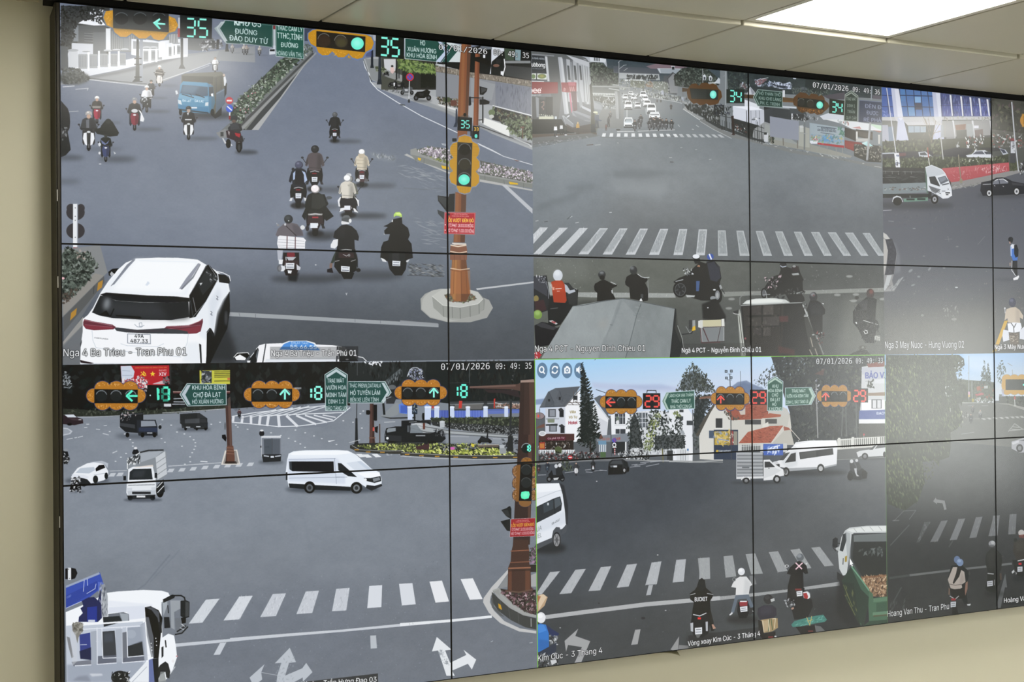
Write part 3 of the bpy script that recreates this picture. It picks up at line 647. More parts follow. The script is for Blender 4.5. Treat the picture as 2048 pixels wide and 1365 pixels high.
# riders waiting / pulling away
Z(540, 220, 5.689)
p('8f9aa4', '1130 480 1440 520 1420 600 1180 560', .4, 14); fol('1150 490 1440 530 1430 570 1200 540', ['b3bcc4', '6a757d'], 30, 26, .6, 4)
fol('1430 620 2000 700 2000 820 1480 760', ['a9b3ba'], 26, 60, .45, 10, 8)
rider(735, 365, 335, '26282c', '5d6268', lean=.01)
rider(505, 920, 510, '5a4f55', '26282b', lean=.015)
rider(320, 1110, 520, '1d2230', '4d5270', lean=.02, mir=False, shoe='d8dce4'); p('a9bce0', '262 720 290 690 282 790 262 800'); p('a9bce0', '360 690 400 710 425 800 390 830 385 740'); p('17191f', '290 690 350 680 385 740 380 850 280 850'); e('20242a', 262, 675, 16, 18)
rider(1045, 870, 420, 'd8ccb4', 'f0f2f6', bike='4a3036', skin='6a5a50'); l('b9ab92', 5, '985 610 1120 618'); l('b9ab92', 5, '990 570 1115 575'); p('c8b9a0', '1000 500 1080 500 1060 550 1020 550'); e('c9ced6', 1000, 800, 24, 20); e('5a5a62', 1095, 800, 22, 18)
rider(905, 1215, 460, '6d7264', '8a8f94', sh=.8); e('c9ced6', 895, 742, 32, 22)
rider(880, 1215, 470, 'd9d4c6', 'f2f4f6', bike='26181c', mir=False); p('1a1a1e', '800 1010 1000 1010 1000 1090 800 1090'); p('e8ebf0', '770 1030 790 1000 812 985 790 1050 800 1100 780 1100'); p('e8ebf0', '960 985 1010 1030 1012 1100 1000 1090 990 1040'); p('e3e6ec', '800 1120 850 1110 850 1140 790 1165'); p('e3e6ec', '945 1120 965 1120 1005 1170 960 1160'); p('dfe6f2', '845 1090 915 1090 915 1140 845 1140'); p('b9b4a6', '880 850 950 850 940 870 890 870')
for y0 in (0,):
    e('24282e', 700, 1420, 200, 36, .45, 22)
rider(515, 1430, 570, '232726', 'f2e9ee', bike='2c2024', mir=False, sh=.7); p('1c1f1e', '450 960 620 960 665 1070 640 1100 725 1210 640 1265 620 1240 600 1140 430 1140 400 1260 362 1210 420 1080 400 1050'); p('2e3432', '480 960 600 960 640 1080 560 1130 470 1120', .8); p('c9ccca', '430 1180 600 1180 590 1210 520 1196 440 1215', .8); p('34262a', '430 1200 600 1200 610 1300 420 1300'); R('b03a44', 480, 1215, 550, 1232); p('dfe6f2', '458 1288 548 1288 540 1345 458 1345'); e('4d565e', 672, 1000, 34, 18); l('4d565e', 6, '640 1040 672 1000'); e('2c2a30', 425, 1350, 20, 30)
Z(540, 400, 5.689)
e('1f2327', 420, 900, 420, 50, .5, 26); e('1f2327', 1100, 860, 420, 60, .45, 30); e('1f2327', 560, 430, 160, 40, .5, 20)
p('14161a', '200 820 330 830 300 930 210 920', .9, 8)
# scooter with white bundle
p('6d6570', '90 330 160 270 250 262 310 275 370 360 380 410 90 420 65 400'); p('4f4a56', '250 270 330 300 375 400 280 415', .6, 10); l('3a3338', 9, '180 295 300 410'); e('2a2f33', 210, 220, 50, 50); e('4d555b', 200, 205, 30, 26, .7, 8); e('e6e6ea', 212, 238, 7); l('c9ccd4', 6, '90 290 75 265'); e('8d8f96', 92, 288, 16, 14); e('d8dce0', 370, 314, 26, 26); e('c9ccd4', 172, 280, 12, 14)
p('1d181b', '150 600 330 600 335 760 300 860 180 860 140 760'); p('7d2430', '195 600 280 600 285 640 240 660 190 640'); p('b9bec8', '185 650 300 650 260 690 210 690'); l('c2c7d0', 10, '180 650 185 700 160 780'); p('3b2226', '160 690 320 690 320 740 160 740', .8)
p('c2c8d8', '80 560 150 560 130 690 90 690', .8); p('e2e6ec', '100 680 150 680 140 735 100 730'); e('d8dde6', 135, 780, 40, 34); p('c9ced8', '300 730 350 770 340 800 305 800'); p('dfe6ee', '180 718 278 718 274 785 180 785'); l('70788a', 7, '195 738 265 738'); l('70788a', 9, '190 766 268 766'); p('e3e8ec', '200 800 250 805 240 840 205 835'); e('5d6066', 105, 780, 26, 40, .7)
p('e6e8f0', '90 420 110 405 380 430 410 460 400 480 398 555 95 552 80 500'); ls('b3b6c2', 5, '95 450 390 470', '90 480 395 500', '92 515 395 528', '100 535 300 548'); ls('5d3038', 9, '195 410 192 555', '288 420 286 556')
# helmeted rider with white bag
p('1b1d20', '810 290 870 280 930 300 985 350 1012 420 1005 465 960 455 965 560 760 560 775 450 720 430 735 360'); p('2b2e32', '800 320 860 300 840 430 790 430', .6, 20); e('4d5459', 868, 222, 54, 50); p('6a7278', '815 215 840 178 895 175 915 205 860 200', .8); p('d9dde2', '815 240 900 255 905 275 820 280 808 265'); e('e3e6ea', 912, 238, 16, 24); p('dfe4ea', '690 510 720 455 775 445 770 520 740 555 690 545')
p('2c3a30', '760 560 720 640 690 720 720 720 760 650'); p('8a6a5e', '680 720 712 720 705 780 675 775'); p('1c1a1c', '650 790 705 775 720 830 650 825'); p('181416', '760 560 970 560 990 680 985 800 930 840 790 840 730 760 740 650'); p('3a2226', '780 600 950 600 960 660 780 660', .8); l('c3c8cc', 8, '790 575 860 565 930 572'); ls('c3c8cc', 6, '740 700 790 690', '920 700 980 680', '830 620 870 640 900 620'); e('8d9298', 900, 630, 14, 18, .8); p('dfe6ee', '808 752 908 760 905 822 808 815'); l('70788a', 7, '825 772 890 776'); l('70788a', 9, '820 800 895 804'); p('101114', '800 830 960 830 930 900 840 900'); e('22201f', 1005, 800, 26, 22); p('0f1012', '985 600 1000 680 1000 780 970 720', .8)
# rider in black with lime helmet
p('0e0f11', '1400 220 1500 200 1505 270 1570 320 1590 400 1570 450 1610 500 1625 660 1560 680 1545 790 1500 860 1420 860 1360 790 1340 700 1255 660 1265 540 1290 480 1345 460 1365 390 1305 390 1300 350 1340 310 1290 300 1330 285 1385 250'); p('b8dc6a', '1408 165 1430 140 1475 138 1500 165 1500 200 1470 185 1430 180 1408 200'); p('dff09a', '1430 150 1480 148 1495 170 1440 165', .8); p('e3e6ea', '1385 235 1400 220 1398 250 1385 255'); p('d9dee2', '1258 655 1310 680 1330 710 1280 700'); p('cfd4d8', '1550 690 1590 675 1570 710 1548 710'); p('1e2124', '1345 600 1540 600 1540 700 1345 700', .8); R('2a2d31', 1390, 600, 1470, 690, .8); p('dfe6ee', '1392 692 1485 698 1480 756 1392 752'); l('70788a', 7, '1405 712 1470 716'); l('70788a', 9, '1400 738 1472 742'); p('c9ced0', '1290 385 1310 385 1300 398')
fol('1560 720 1980 740 1970 880 1600 860', ['3a3f42', 'a0a6a8', '575d60', '82888a'], 170, 28, .7, 6, 8); l('3a3f42', 6, '1560 860 1980 870', .8); fol('1660 220 2000 260 2000 560 1800 540', ['a5aeb4'], 22, 60, .4, 12, 10); e('c9ced4', 520, 740, 10, 6); ls('d9dee2', 5, '862 1060 872 1085', '878 1058 870 1075')
# near edge: stop line, double disc marker, shrub bed
Z(420, 560, 5.689)
p('a3abb4', '200 366 560 384 2600 500 2600 540 520 430 200 412'); ls('6f7880', 5, '330 380 340 415', '520 390 520 432', '1650 450 1650 480', '1940 465 1940 495')
p('0f1113', '-20 520 200 330 210 560 300 800 280 935 -100 935', .55, 30)
Z(800, 460, 5.0); p('c2c8ce', '760 585 1340 515 1340 532 770 602', .95); p('9aa2aa', '0 905 380 935 380 960 0 940', .9); p('b8bec4', '380 935 80 910', .5)
Z(110, 170, 5.12)
e('3d3b40', 165, 1260, 47, 42); e('3f3d42', 265, 1262, 40, 42)
Z(110, 460, 4.875)
p('3e3c41', '-0 0 0 0 0 0'); 
Z(0, 0, 1)
e('3c393e', 151, 425, 18.5, 16); e('3c393e', 151, 462, 18.5, 16); R('e3e8f0', 146, 408, 155.5, 496); R('9aa3b4', 154, 408, 156, 496, .8); R('8a3a3c', 146.5, 495, 155.5, 516)
for y in (416, 433, 441, 475): e('55585e', 150.5, y, 1, 1)
p('8a8f92', '120 500 200 490 215 545 120 640'); p('6f757c', '126 600 198 552 210 560 128 690', .9)
p('98958e', '126 604 190 547 208 551 127 632'); p('5d6062', '127 634 208 552 209 566 128 664'); p('b98a3c', '196 566 206 560 204 575 194 583'); p('b98a3c', '142 626 154 616 152 630 140 642'); l('3c3f42', 1, '188 572 187 588')
p('a7a6a0', '126 684 166 634 170 646 126 694', .9); p('777d84', '126 690 170 646 165 730 126 730', .8)
p('39443c', '124 512 140 496 158 506 176 506 190 530 180 552 150 590 124 600'); fol('122 512 136 492 160 506 178 502 196 534 180 556 150 590 122 602', ['2c352f', '46554a', '68786c', '1e2521', '8c9a90', '55655a'], 620, 4.2); fol('124 590 160 570 140 600 124 612', ['5a4a40', '46413a'], 60, 3)
e('e6b0b8', 126, 557, 3.4, 2.4); fol('150 500 176 502 176 520 150 516', ['b9a9a0', '7a6a62'], 12, 3)
# white car, seen from above and behind
Z(110, 460, 4.875)
p('121417', '1480 980 1560 1000 1700 620 1690 860 1640 1000 1560 1200 1500 1330 1460 1330'); p('0f1113', '1500 960 1700 600 1705 800 1680 960 1560 1200 1480 1300', .9)
p('f1f5fa', '245 1310 250 1130 270 990 270 870 320 830 370 760 440 620 520 500 600 400 690 320 790 280 1000 270 1200 272 1390 290 1440 320 1560 390 1600 420 1690 520 1705 600 1640 680 1580 800 1545 1040 1500 960 1470 1310')
p('dfe7f2', '1350 640 1460 460 1560 400 1620 430 1690 560 1700 610 1650 680 1590 830 1550 1040 1510 960 1480 1080 1400 1030 1440 870 1350 880', .75, 10); p('c7d2e2', '1500 700 1600 560 1620 640 1560 800 1540 1000 1515 930', .55, 14)
p('e3ecf6', '790 282 1390 310 1290 640 440 620 560 460', .6, 8); p('f7fbff', '780 290 1380 310 1240 610 560 590', .8, 20)
p('8d94a6', '545 548 700 340 770 285 785 290 720 360 580 530'); p('9aa0b2', '1210 575 1280 470 1395 325 1415 330 1340 450 1240 578'); p('5d6474', '1225 580 1345 450 1415 330 1420 340 1350 470 1240 582', .7); l('6b7282', 4, '545 548 760 290', .7)
p('c9d6ea', '880 540 905 500 925 520 900 545', .8); l('d9e4f2', 6, '820 300 1380 315', .5)
p('16181c', '440 630 500 612 900 640 1180 650 1310 665 1310 700 1100 712 820 705 600 690 480 650'); p('22262b', '370 790 440 640 500 650 590 690 820 708 1110 712 1300 700 1310 850 1130 880 850 876 560 860 430 835 360 805')
p('3b4148', '500 690 800 720 1200 730 1290 760 1300 850 900 860 560 830 480 800', .6, 30); p('0e0f11', '1000 712 1300 700 1310 860 1120 876', .5, 30); e('a9b2bc', 505, 720, 30, 60, .75, 20, 12); p('131518', '430 830 500 785 540 845'); l('131518', 12, '540 845 575 770'); p('0c0d0f', '590 830 830 845 850 865 800 865 600 842'); l('d5dbe4', 5, '360 800 440 640', .8)
p('0f1114', '1310 640 1360 560 1470 350 1500 340 1580 430 1590 480 1470 700 1370 850 1310 860'); p('2a2f34', '1390 520 1480 380 1560 440 1580 480 1440 640', .8); l('6a737c', 5, '1310 640 1390 500 1480 345'); l('3a4148', 10, '1320 690 1345 850', .8); l('e2e8f0', 6, '1345 660 1375 800', .6); p('c9d0d6', '1410 520 1440 515 1420 545'); fol('1470 400 1580 440 1580 500 1500 520', ['9aa3aa', '4d5459', '15181a'], 26, 14); l('aab2ba', 4, '1345 850 1470 700 1590 480 1500 345')
p('14161a', '1590 430 1660 440 1710 480 1700 525 1600 510'); l('e6ebf2', 8, '1580 405 1640 420 1700 450 1710 500'); p('15171a', '520 410 560 380 620 375 580 430 545 450 525 445'); p('dfe5ec', '535 430 550 405 580 430 548 452', .8)
for x, y in ((1582, 660), (1525, 810)): l('8a93a2', 10, [x - 8, y - 14, x + 6, y - 4, x - 6, y + 14, x + 8, y + 24]); l('f4f8fc', 6, [x - 14, y - 10, x, y])
p('6e2f3c', '275 900 285 872 330 880 360 890 560 925 595 950 570 970 380 980 300 965 275 930'); p('8d3644', '280 930 570 950 560 968 380 976 300 960', .8); l('d09aa6', 4, '285 880 560 935'); l('b06a7a', 4, '290 925 560 950')
p('6e2f3c', '1060 965 1090 940 1300 930 1400 895 1440 865 1442 900 1420 990 1380 1010 1300 1015 1060 980'); p('8d3644', '1200 975 1420 935 1420 985 1380 1005 1300 1010', .8); l('d09aa6', 4, '1090 945 1300 936 1432 880'); l('b06a7a', 4, '1100 965 1420 930')
p('3b4049', '580 960 600 952 800 975 1060 960 1200 975 1290 990 1300 1015 900 1010 690 1000 600 985'); p('4d3040', '600 965 800 985 1060 975 1100 990 800 1000', .4)
l('9aa6b8', 5, '775 920 800 945 840 950 870 930'); l('9aa6b8', 5, '820 910 845 905 850 940 825 945 820 910'); p('8d97aa', '705 1012 932 1018 935 1115 705 1108'); p('eef2f8', '712 1018 926 1024 928 1108 712 1102'); tx('49A', 776, 1052, 864, 1054, 34, '30343c', .02); tx('487.33', 735, 1098, 904, 1104, 34, '30343c', .02)
tx('FORTUNER', 385, 1058, 518, 1072, 11, '5a5f68', .02); ls('b9c6d8', 4, '360 980 370 1080 400 1150', '1300 1010 1290 1100 1240 1220', '400 1150 800 1200 1230 1240', '640 1110 700 1130 1000 1140 1060 1110'); p('dbe4f0', '1290 1100 1400 1100 1425 1300 1240 1290', .5, 12); p('1d2024', '1405 1110 1425 1120 1432 1300 1418 1298'); p('2a1c22', '245 1270 290 1280 380 1300 350 1310 250 1295'); p('aab4c4', '250 1300 1465 1300 1465 1330 250 1330', .5); p('3a3f46', '245 1110 262 1070 262 1100 248 1150', .8); p('0d0f11', '1480 1010 1520 960 1550 1010 1545 1100 1510 1250 1475 1330'); p('16181b', '1640 760 1700 600 1705 740 1680 940 1640 960'); e('5a6068', 1668, 860, 14, 70, .6, 6); l('23272b', 8, '1480 1000 1510 960 1540 1040')
# taxi roof at the bottom edge
Z(420, 560, 5.689)
p('101214', '490 935 560 770 600 740 640 935'); p('eef1f6', '530 945 545 800 520 790 560 745 620 728 800 722 1200 735 1400 745 1500 760 1520 945'); p('1c1f22', '430 930 480 860 545 770 555 800 530 935 490 945'); p('a0aec0', '520 870 545 780 552 820 535 930', .5); l('3a3e48', 12, '635 730 600 945'); l('3a3e48', 16, '1450 760 1440 945'); p('ccd6e4', '640 900 1430 880 1430 945 620 945', .5)
p('16181b', '268 870 300 830 430 825 450 860 400 915 290 920'); p('eef2f6', '280 880 340 850 410 890 400 915 300 915'); l('eef2f6', 8, '270 880 310 835 430 828 445 850'); p('e3e8ee', '420 920 460 918 455 945 425 945'); l('e3e8ee', 8, '460 880 500 830')
p('e8eef6', '790 790 830 720 900 695 1100 692 1190 715 1255 790'); p('4f8fd8', '792 792 840 732 910 702 1090 700 1180 730 1250 800'); p('3a6fb4', '1000 770 1250 780 1254 805 792 795 800 780', .5, 8); tx('DALAT TAXI', 925, 726, 1118, 732, 20, 'd6e6f8', .03); tx('55.66.55', 915, 780, 1212, 788, 40, 'dcebfa', .04)
p('1b1d20', '1470 945 1470 765 1600 800 1700 945'); l('e8ecf0', 9, '1660 870 1740 885 1800 945'); p('8a8d90', '1470 770 1530 765 1600 830 1540 850 1470 850', .7); e('c9cdd0', 1560, 905, 18, 10, .6)
R('2a2c30', 682, 762, 1686, 905, .28); R('1c1e22', 1450, 755, 1686, 905, .5)
for t_, x0, x1 in (('Ngã 4 Bà Triệu - Trần Phú 01', 698, 1666),): tx(t_, x0, 868, x1, 864, 66, 'fafcff', .012, '3c3f44', 2, .95)
Z(110, 460, 4.875)
tx('Nga 4 Ba Trieu - Tran Phu 01', 82, 1234, 1282, 1222, 72, 'eef2f6', .004, '1a1c1f', 4)
# queue of riders on the left carriageway
Z(110, 0, 5.12)
rfront(1640, 748, 165, 'e6e9ee', '8a8378', 'c9ccd0', sh=.3)
rfront(1815, 545, 95, 'bdbab4', '888', '8a8f96', sh=.3); rfront(1962, 560, 100, 'b0a49c', '777', '6a6f76', sh=.3)
rfront(1070, 885, 215, '3a332e', 'e8e8e6', 'dcd8d4', sh=.6, shield='d8d4d0'); l('8f8a80', 8, '1030 712 1110 722'); l('c9c2b6', 7, '1025 742 1100 752')
rfront(985, 1010, 190, '3c3f46', '4a4038', '2c2e33', sh=.6)
rfront(940, 1150, 275, 'e3e6ef', 'd2d6dc', '2a2d31', sh=.8); e('2a2d31', 915, 1035, 45, 40, .8); fol('880 990 960 1000 950 1070 890 1070', ['c9d0d8', '15171a', '6a7078'], 22, 16)
# blue covered truck
e('2b3036', 1560, 1180, 280, 40, .8, 24); p('23272a', '1650 1060 1710 1020 1705 1180 1640 1215 1600 1180')
p('5d5f52', '1295 770 1330 755 1700 735 1740 770 1740 1060 1640 1170 1600 1140 1600 860 1310 840 1295 870'); p('6b6c60', '1330 755 1700 735 1735 765 1640 790 1300 775', .9); p('474a42', '1300 775 1620 785 1615 860 1310 835'); p('55584e', '1630 790 1740 765 1735 930 1650 980 1630 900', .8); ls('3c4048', 6, '1650 800 1655 1080', '1700 775 1705 1060', a=.6)
p('556a80', '1650 950 1740 900 1740 1060 1645 1160'); l('8aa0b8', 6, '1655 960 1740 915', .8)
p('5592b6', '1282 870 1310 832 1560 848 1600 900 1600 1140 1560 1165 1300 1145 1262 1110 1258 1020 1275 960'); p('46789a', '1560 850 1620 880 1640 1050 1610 1150 1575 1165 1570 900', .8); p('76a8c6', '1270 965 1570 995 1572 1040 1262 1010', .8)
p('3e5a74', '1282 955 1305 868 1565 890 1568 980 1500 990'); p('5f83a0', '1300 900 1320 872 1480 885 1420 960 1290 950', .6, 12); p('2a3a4a', '1575 890 1620 890 1625 975 1580 990'); ls('22303e', 8, '1300 965 1420 1000', '1440 965 1530 1000'); l('22303e', 5, '1380 960 1400 985')
tx('ĐÀ LẠT', 1305, 1040, 1395, 1046, 22, 'dcebf4', .04); tx('GA LAI', 1430, 1044, 1520, 1050, 22, 'dcebf4', .04); p('c9d6e0', '1258 1020 1290 1028 1300 1075 1262 1060'); p('c9d6e0', '1540 1050 1572 1045 1570 1085 1535 1085'); p('1d262e', '1262 1110 1572 1150 1570 1165 1270 1130', .8); p('3f7ca6', '1262 1075 1570 1100 1568 1150 1265 1115', .7); R('d3dce4', 1375, 1096, 1455, 1112); p('cfd8e0', '1230 930 1250 925 1262 960 1240 970'); p('e3e9ee', '1595 960 1620 955 1622 990 1600 985'); e('15181a', 1612, 1150, 20, 34); e('15181a', 1285, 1150, 16, 30)
p('22262a', '1735 860 1760 850 1755 960 1735 1000'); p('d3d8e0', '1725 790 1745 780 1755 830 1745 880 1730 880'); e('c9b4a6', 1730, 770, 12, 14)
e('c23a46', 1785, 1030, 38, 36); R('e6dede', 1758, 1022, 1812, 1040); e('3c5ccc', 1788, 1112, 37, 40); l('e6ebf4', 12, '1765 1090 1810 1130'); R('d8dde4', 1782, 1150, 1796, 1186); R('8a2c34', 1780, 1186, 1798, 1225)
Z(110, 170, 5.12)
rfront(430, 395, 280, '4a4440', 'e3e3e3', 'b03a50', sh=.5, leg='2c2a2c'); p('c9c4bc', '380 215 470 215 465 240 385 240', .6)
rfront(815, 465, 335, '2e2c30', '8d939c', '8a2c3e', sh=.8); p('e6e9ee', '850 250 880 270 915 350 905 378 870 370 880 300'); e('cdd2d8', 815, 265, 34, 20)
rfront(1368, 560, 340, '1b1c20', '2a2a2c', '26282c', sh=.9, shield='e8ecf2', face='b9a090'); p('d6dce2', '1350 285 1372 285 1362 315'); R('c9d0d6', 1330, 348, 1400, 362)
rfront(345, 670, 400, '3a3d42', 'b9b4b2', '2d3034', sh=.6, shield='e8ecf4', leg='2a2c30'); p('8a92a2', '318 360 350 350 350 440 320 440', .6)
e('2b3036', 640, 760, 200, 26, .55, 26); p('1c211e', '500 400 560 350 590 380 655 490 640 520 560 530 430 500 400 460 460 440'); rfront(520, 785, 300, '1c211e', '2a302c', '3f4a78', sh=0, leg='1b1d22', face='2a302c'); p('1c211e', '470 420 520 360 590 380 655 490 600 520 480 500'); e('262c28', 545, 372, 28, 26); p('6a78a8', '470 560 520 600 560 560 540 600 510 615 480 600'); e('d3d8e2', 457, 610, 14, 20); e('d8dce2', 456, 698, 12, 14); p('c9ced4', '598 680 625 700 610 712')
e('2b3036', 1960, 690, 120, 22, .6, 14)
rfront(1885, 690, 210, '2e3035', '333', '2c2022', sh=.4, face='3a302c'); p('2c3036', '1770 440 1830 380 1900 400 1920 460 1870 500 1780 480'); e('2f3438', 1835, 345, 36, 32); e('6a5248', 1832, 372, 22, 16); p('3b4048', '1790 400 1870 390 1890 450 1800 460', .9); p('33202a', '1750 470 1800 460 1850 480 1905 500 1910 560 1840 570 1760 540'); p('b02a36', '1840 490 1900 500 1890 540 1850 520'); e('131416', 1885, 640, 28, 52); e('3a3d40', 1885, 640, 14, 34); e('131416', 1775, 600, 26, 48); p('c9ced4', '1710 545 1725 545 1755 595 1740 605'); p('d6dbe0', '1800 600 1820 620 1800 625'); p('e3d8d6', '1770 470 1790 480 1785 520 1775 500', .7)
p('1d2022', '60 160 90 195 130 240 150 300 155 380 150 440 130 480 155 620 160 665 110 720 60 740'); p('3a3d42', '60 440 130 450 130 520 60 540', .8); e('6a6f76', 78, 560, 8, 12, .8); e('2b3036', 140, 745, 160, 26, .5, 22); e('3b424a', 120, 990, 150, 26, .4, 26); e('cfd4dc', 462, 810, 14, 5)
fol('90 440 130 430 130 520 80 500', ['8a8f94', '17191b'], 14, 16)
Z(720, 60, 5.689)
tx('07/01/2026', 897, 222, 1446, 275, 60, 'f4f6f8', .004, '0c0e10', 5, font=1); tx('09: 49: 35', 1520, 282, 1922, 322, 60, 'f4f6f8', .004, '0c0e10', 5, font=1)
grade(.62, .86)
# ---- feed: wide junction with a zebra crossing in front and a market street behind
feed(1.529, 3.0625, 0, 1.0265)
Z(0, 0, 1)
p('767f85', '1060 80 1780 80 1780 740 1060 740', g=('7a838a', 1400, 240, 1400, 330))
p('62686d', '1000 425 1400 410 1850 425 1850 800 1000 800', 1, 60)
p('60655f', '1060 516 1502 523 1780 533 1780 740 1060 740', g=('4a4e4c', 1420, 520, 1460, 640))
p('8a97a2', '1060 280 1240 285 1200 480 1060 500', .4, 40); p('8d959a', '1240 290 1460 300 1500 420 1260 410', .3, 40)
p('5d6570', '1500 330 1780 360 1780 520 1520 480', .4, 50); p('5f6a72', '1420 260 1780 330 1780 360 1520 300', .3, 16)
grain('1060 240 1780 300 1780 740 1060 740', 8)
Z(1060, 320, 5.389)
for q in ('420 280 700 255 680 320 380 330', '900 120 1200 90 1480 130 1300 200 900 190', '100 480 600 300 500 420 60 560', '700 150 1500 140 2040 130 2040 150 700 170'): p('5f6870', q, .35, 24)
p('97a1a8', '860 240 1500 260 1400 420 900 330', .35, 40)
# top: hillside, houses, street
Z(1060, 90, 5.389)
p('3b4a54', '700 60 2048 180 2048 420 1550 420 820 330'); grain('800 100 2048 180 2048 330 800 330', 18)
p('6b7076', '20 40 640 110 660 560 640 950 20 900'); p('5e6366', '20 60 640 130 640 180 500 170 180 130 20 110'); p('8b9097', '20 95 260 112 260 124 20 106'); p('5b5f60', '190 120 340 130 340 540 310 780 250 880 230 560')
p('adb2ba', '300 130 345 130 400 750 370 745'); p('bfc4ca', '325 140 350 145 420 740 398 745')
for x, w in ((390, 40), (460, 40), (520, 36), (575, 34), (620, 30)):
    p('adb2b9', [x, 150, x + w, 160, x + w + 30, 620, x + 20, 610]); p('4d5358', [x + 10, 220, x + w - 8, 224, x + w + 8, 380, x + 22, 376]); p('8b9197', [x + w, 180, x + w + 22, 184, x + w + 50, 640, x + w + 30, 630], .8)
p('b3b8bd', '560 170 660 190 670 640 610 640'); ls('7d8388', 7, '590 210 620 610', '612 200 640 640', '640 190 655 700'); p('b9bec6', '380 100 600 170 640 200 640 240 500 190'); ls('4b5156', 6, '370 96 640 180')
p('2b3138', '20 110 160 125 185 380 20 380'); p('c2c6cc', '160 122 185 125 210 392 188 392'); tx('A NHÀ HÀNG', 24, 152, 158, 162, 22, 'c9d2da', .02); tx('ubbong', 18, 232, 162, 240, 46, 'f0f2f4', .03); tx('Tel: 0988 222 55 59', 24, 258, 142, 264, 10, 'c9d2da', .02); p('cfd4cc', '20 305 68 305 64 370 20 370'); e('6d8458', 36, 340, 22, 24); p('cfd6cf', '78 305 180 310 182 375 74 370'); e('7d8a58', 128, 338, 46, 26); e('b3a45a', 128, 336, 22, 12, .6)
l('dfe3e6', 8, '20 390 150 395'); p('86383a', '20 398 300 402 302 522 20 528'); tx('bee', -10, 516, 118, 518, 62, 'f3e6e6', .03); e('f0dede', 121, 466, 5); tx('Bugs. Làm', 22, 548, 120, 545, 14, 'dfe3e6', .02); p('8d3a3e', '335 405 500 405 500 520 345 505'); p('b86a78', '410 400 490 400 490 440 415 440', .8); tx('đn', 360, 500, 385, 500, 40, 'e6d0d0'); ls('d9b3b8', 6, '430 450 435 500', '450 450 455 500', '470 450 475 500')
p('b86a80', '420 520 440 520 460 730 445 730'); p('5d3a40', '440 500 500 500 510 700 470 720'); p('8d939a', '500 500 540 500 570 660 540 680')
R('4b4f50', 20, 560, 240, 800); p('34393a', '100 590 165 590 160 760 98 760'); R('2a2e2e', 165, 560, 245, 760); l('8d6f6a', 9, '120 620 150 610 150 650 125 670 150 690 140 700'); R('c9cbb4', 95, 770, 255, 804); fol('95 752 255 752 255 775 95 775', ['c9cdb9'], 20, 10); p('878d94', '60 560 95 570 95 780 70 780'); R('c3ccd4', 265, 770, 290, 806)
p('1f2422', '20 800 340 800 380 870 470 910 480 950 20 960'); p('a7adb6', '345 762 362 760 468 850 466 912 380 850'); p('7d838a', '362 770 466 860 466 905 380 845', .8); p('c9ced6', '390 780 420 755 430 765 400 785')
p('9096a0', '450 715 500 712 660 770 655 830 600 820 460 760'); p('6e747c', '460 720 560 760 650 800 640 820 520 800', .8); p('b3b9c2', '550 650 640 690 780 770 780 780 640 720 560 680'); p('8d949c', '660 600 770 650 775 700 700 690 650 640')
p('4b443e', '390 850 460 890 660 850 660 950 560 960 400 930', .9); p('5c5248', '20 960 480 955 660 940 720 950 720 985 400 1020 20 1080'); p('70767a', '20 1000 660 950 760 980 600 1010 40 1105 20 1105', .8); fol('20 1060 600 975 700 985 120 1100', ['9a9fa3', '5b6064', 'b7bcc0'], 100, 14, .7, 4, -8)
p('3d4440', '640 190 740 180 840 250 940 260 960 430 660 440'); fol('650 190 760 190 880 270 960 290 960 430 660 440', ['323b36', '4e5a50', '6b7769', '222a26'], 330, 16)
p('59615d', '660 430 960 430 960 560 660 560', .8)
p('aeb5bf', '530 110 820 150 830 240 790 190 640 180 600 140'); for_ = 0
p('c9d0d9', '640 120 820 150 810 190 650 180'); R('3a4046', 690, 130, 700, 170); R('3a4046', 708, 132, 718, 172); R('3a4046', 726, 134, 736, 174); R('3a4046', 744, 138, 752, 176)
p('575f6a', '900 230 1380 255 1400 320 900 300'); p('424a56', '900 235 1200 240 1370 260 1390 310 1100 300 910 290', .8); p('a9b0b4', '960 300 1390 315 1400 380 960 360'); R('2f363a', 1040, 325, 1380, 372); fol('1040 320 1380 325 1380 375 1040 370', ['c9d0d3', '1e2326', '6d7478'], 90, 12, .9, 2, 90); R('d6dbdd', 1000, 372, 1220, 386)
p('7d6a74', '1250 230 1400 190 1660 225 1700 245 1500 265 1300 255'); p('b9c2ca', '1370 250 1640 255 1640 310 1400 305'); p('8d99a4', '1400 255 1620 262 1600 310 1410 300', .8); p('4a5056', '1440 330 1490 330 1540 290 1600 360 1580 540 1480 520 1440 440'); p('81858a', '1490 360 1545 300 1600 350 1590 520 1510 520'); l('3a3f44', 6, '1480 370 1545 300 1610 350'); p('c3cad0', '1520 225 1560 225 1560 255 1530 255'); R('24292d', 1530, 235, 1556, 265)
p('8a7460', '1240 430 1290 380 1330 420 1330 460 1240 450'); p('6d7264', '1080 380 1240 390 1230 470 1080 450'); p('7d8478', '1330 390 1480 400 1490 520 1320 470', .8); fol('960 370 1500 400 1500 540 960 480', ['8d9490', '4e5650', 'a9b0ab', '6a7168', 'c3c9c6'], 260, 15, .8, 3)
p('2f3835', '1550 330 1640 250 1760 235 1900 250 2000 330 2048 420 1700 460 1560 440'); fol('1550 340 1640 250 1760 235 1900 260 2000 340 2048 430 1700 450 1570 430', ['252d2b', '3d4843', '55615a', '1b2220', '6b766e'], 420, 15)
p('c9d0d9', '1860 330 1885 315 1900 345 1895 380 1865 380'); p('c9d0d9', '1925 340 1945 325 1965 350 1960 385 1930 385'); R('3a4148', 1872, 345, 1890, 375); R('3a4148', 1938, 350, 1955, 380); p('b9c2cc', '1985 410 2035 350 2048 370 2048 420'); R('dde1e4', 1920, 400, 2000, 440, .6)
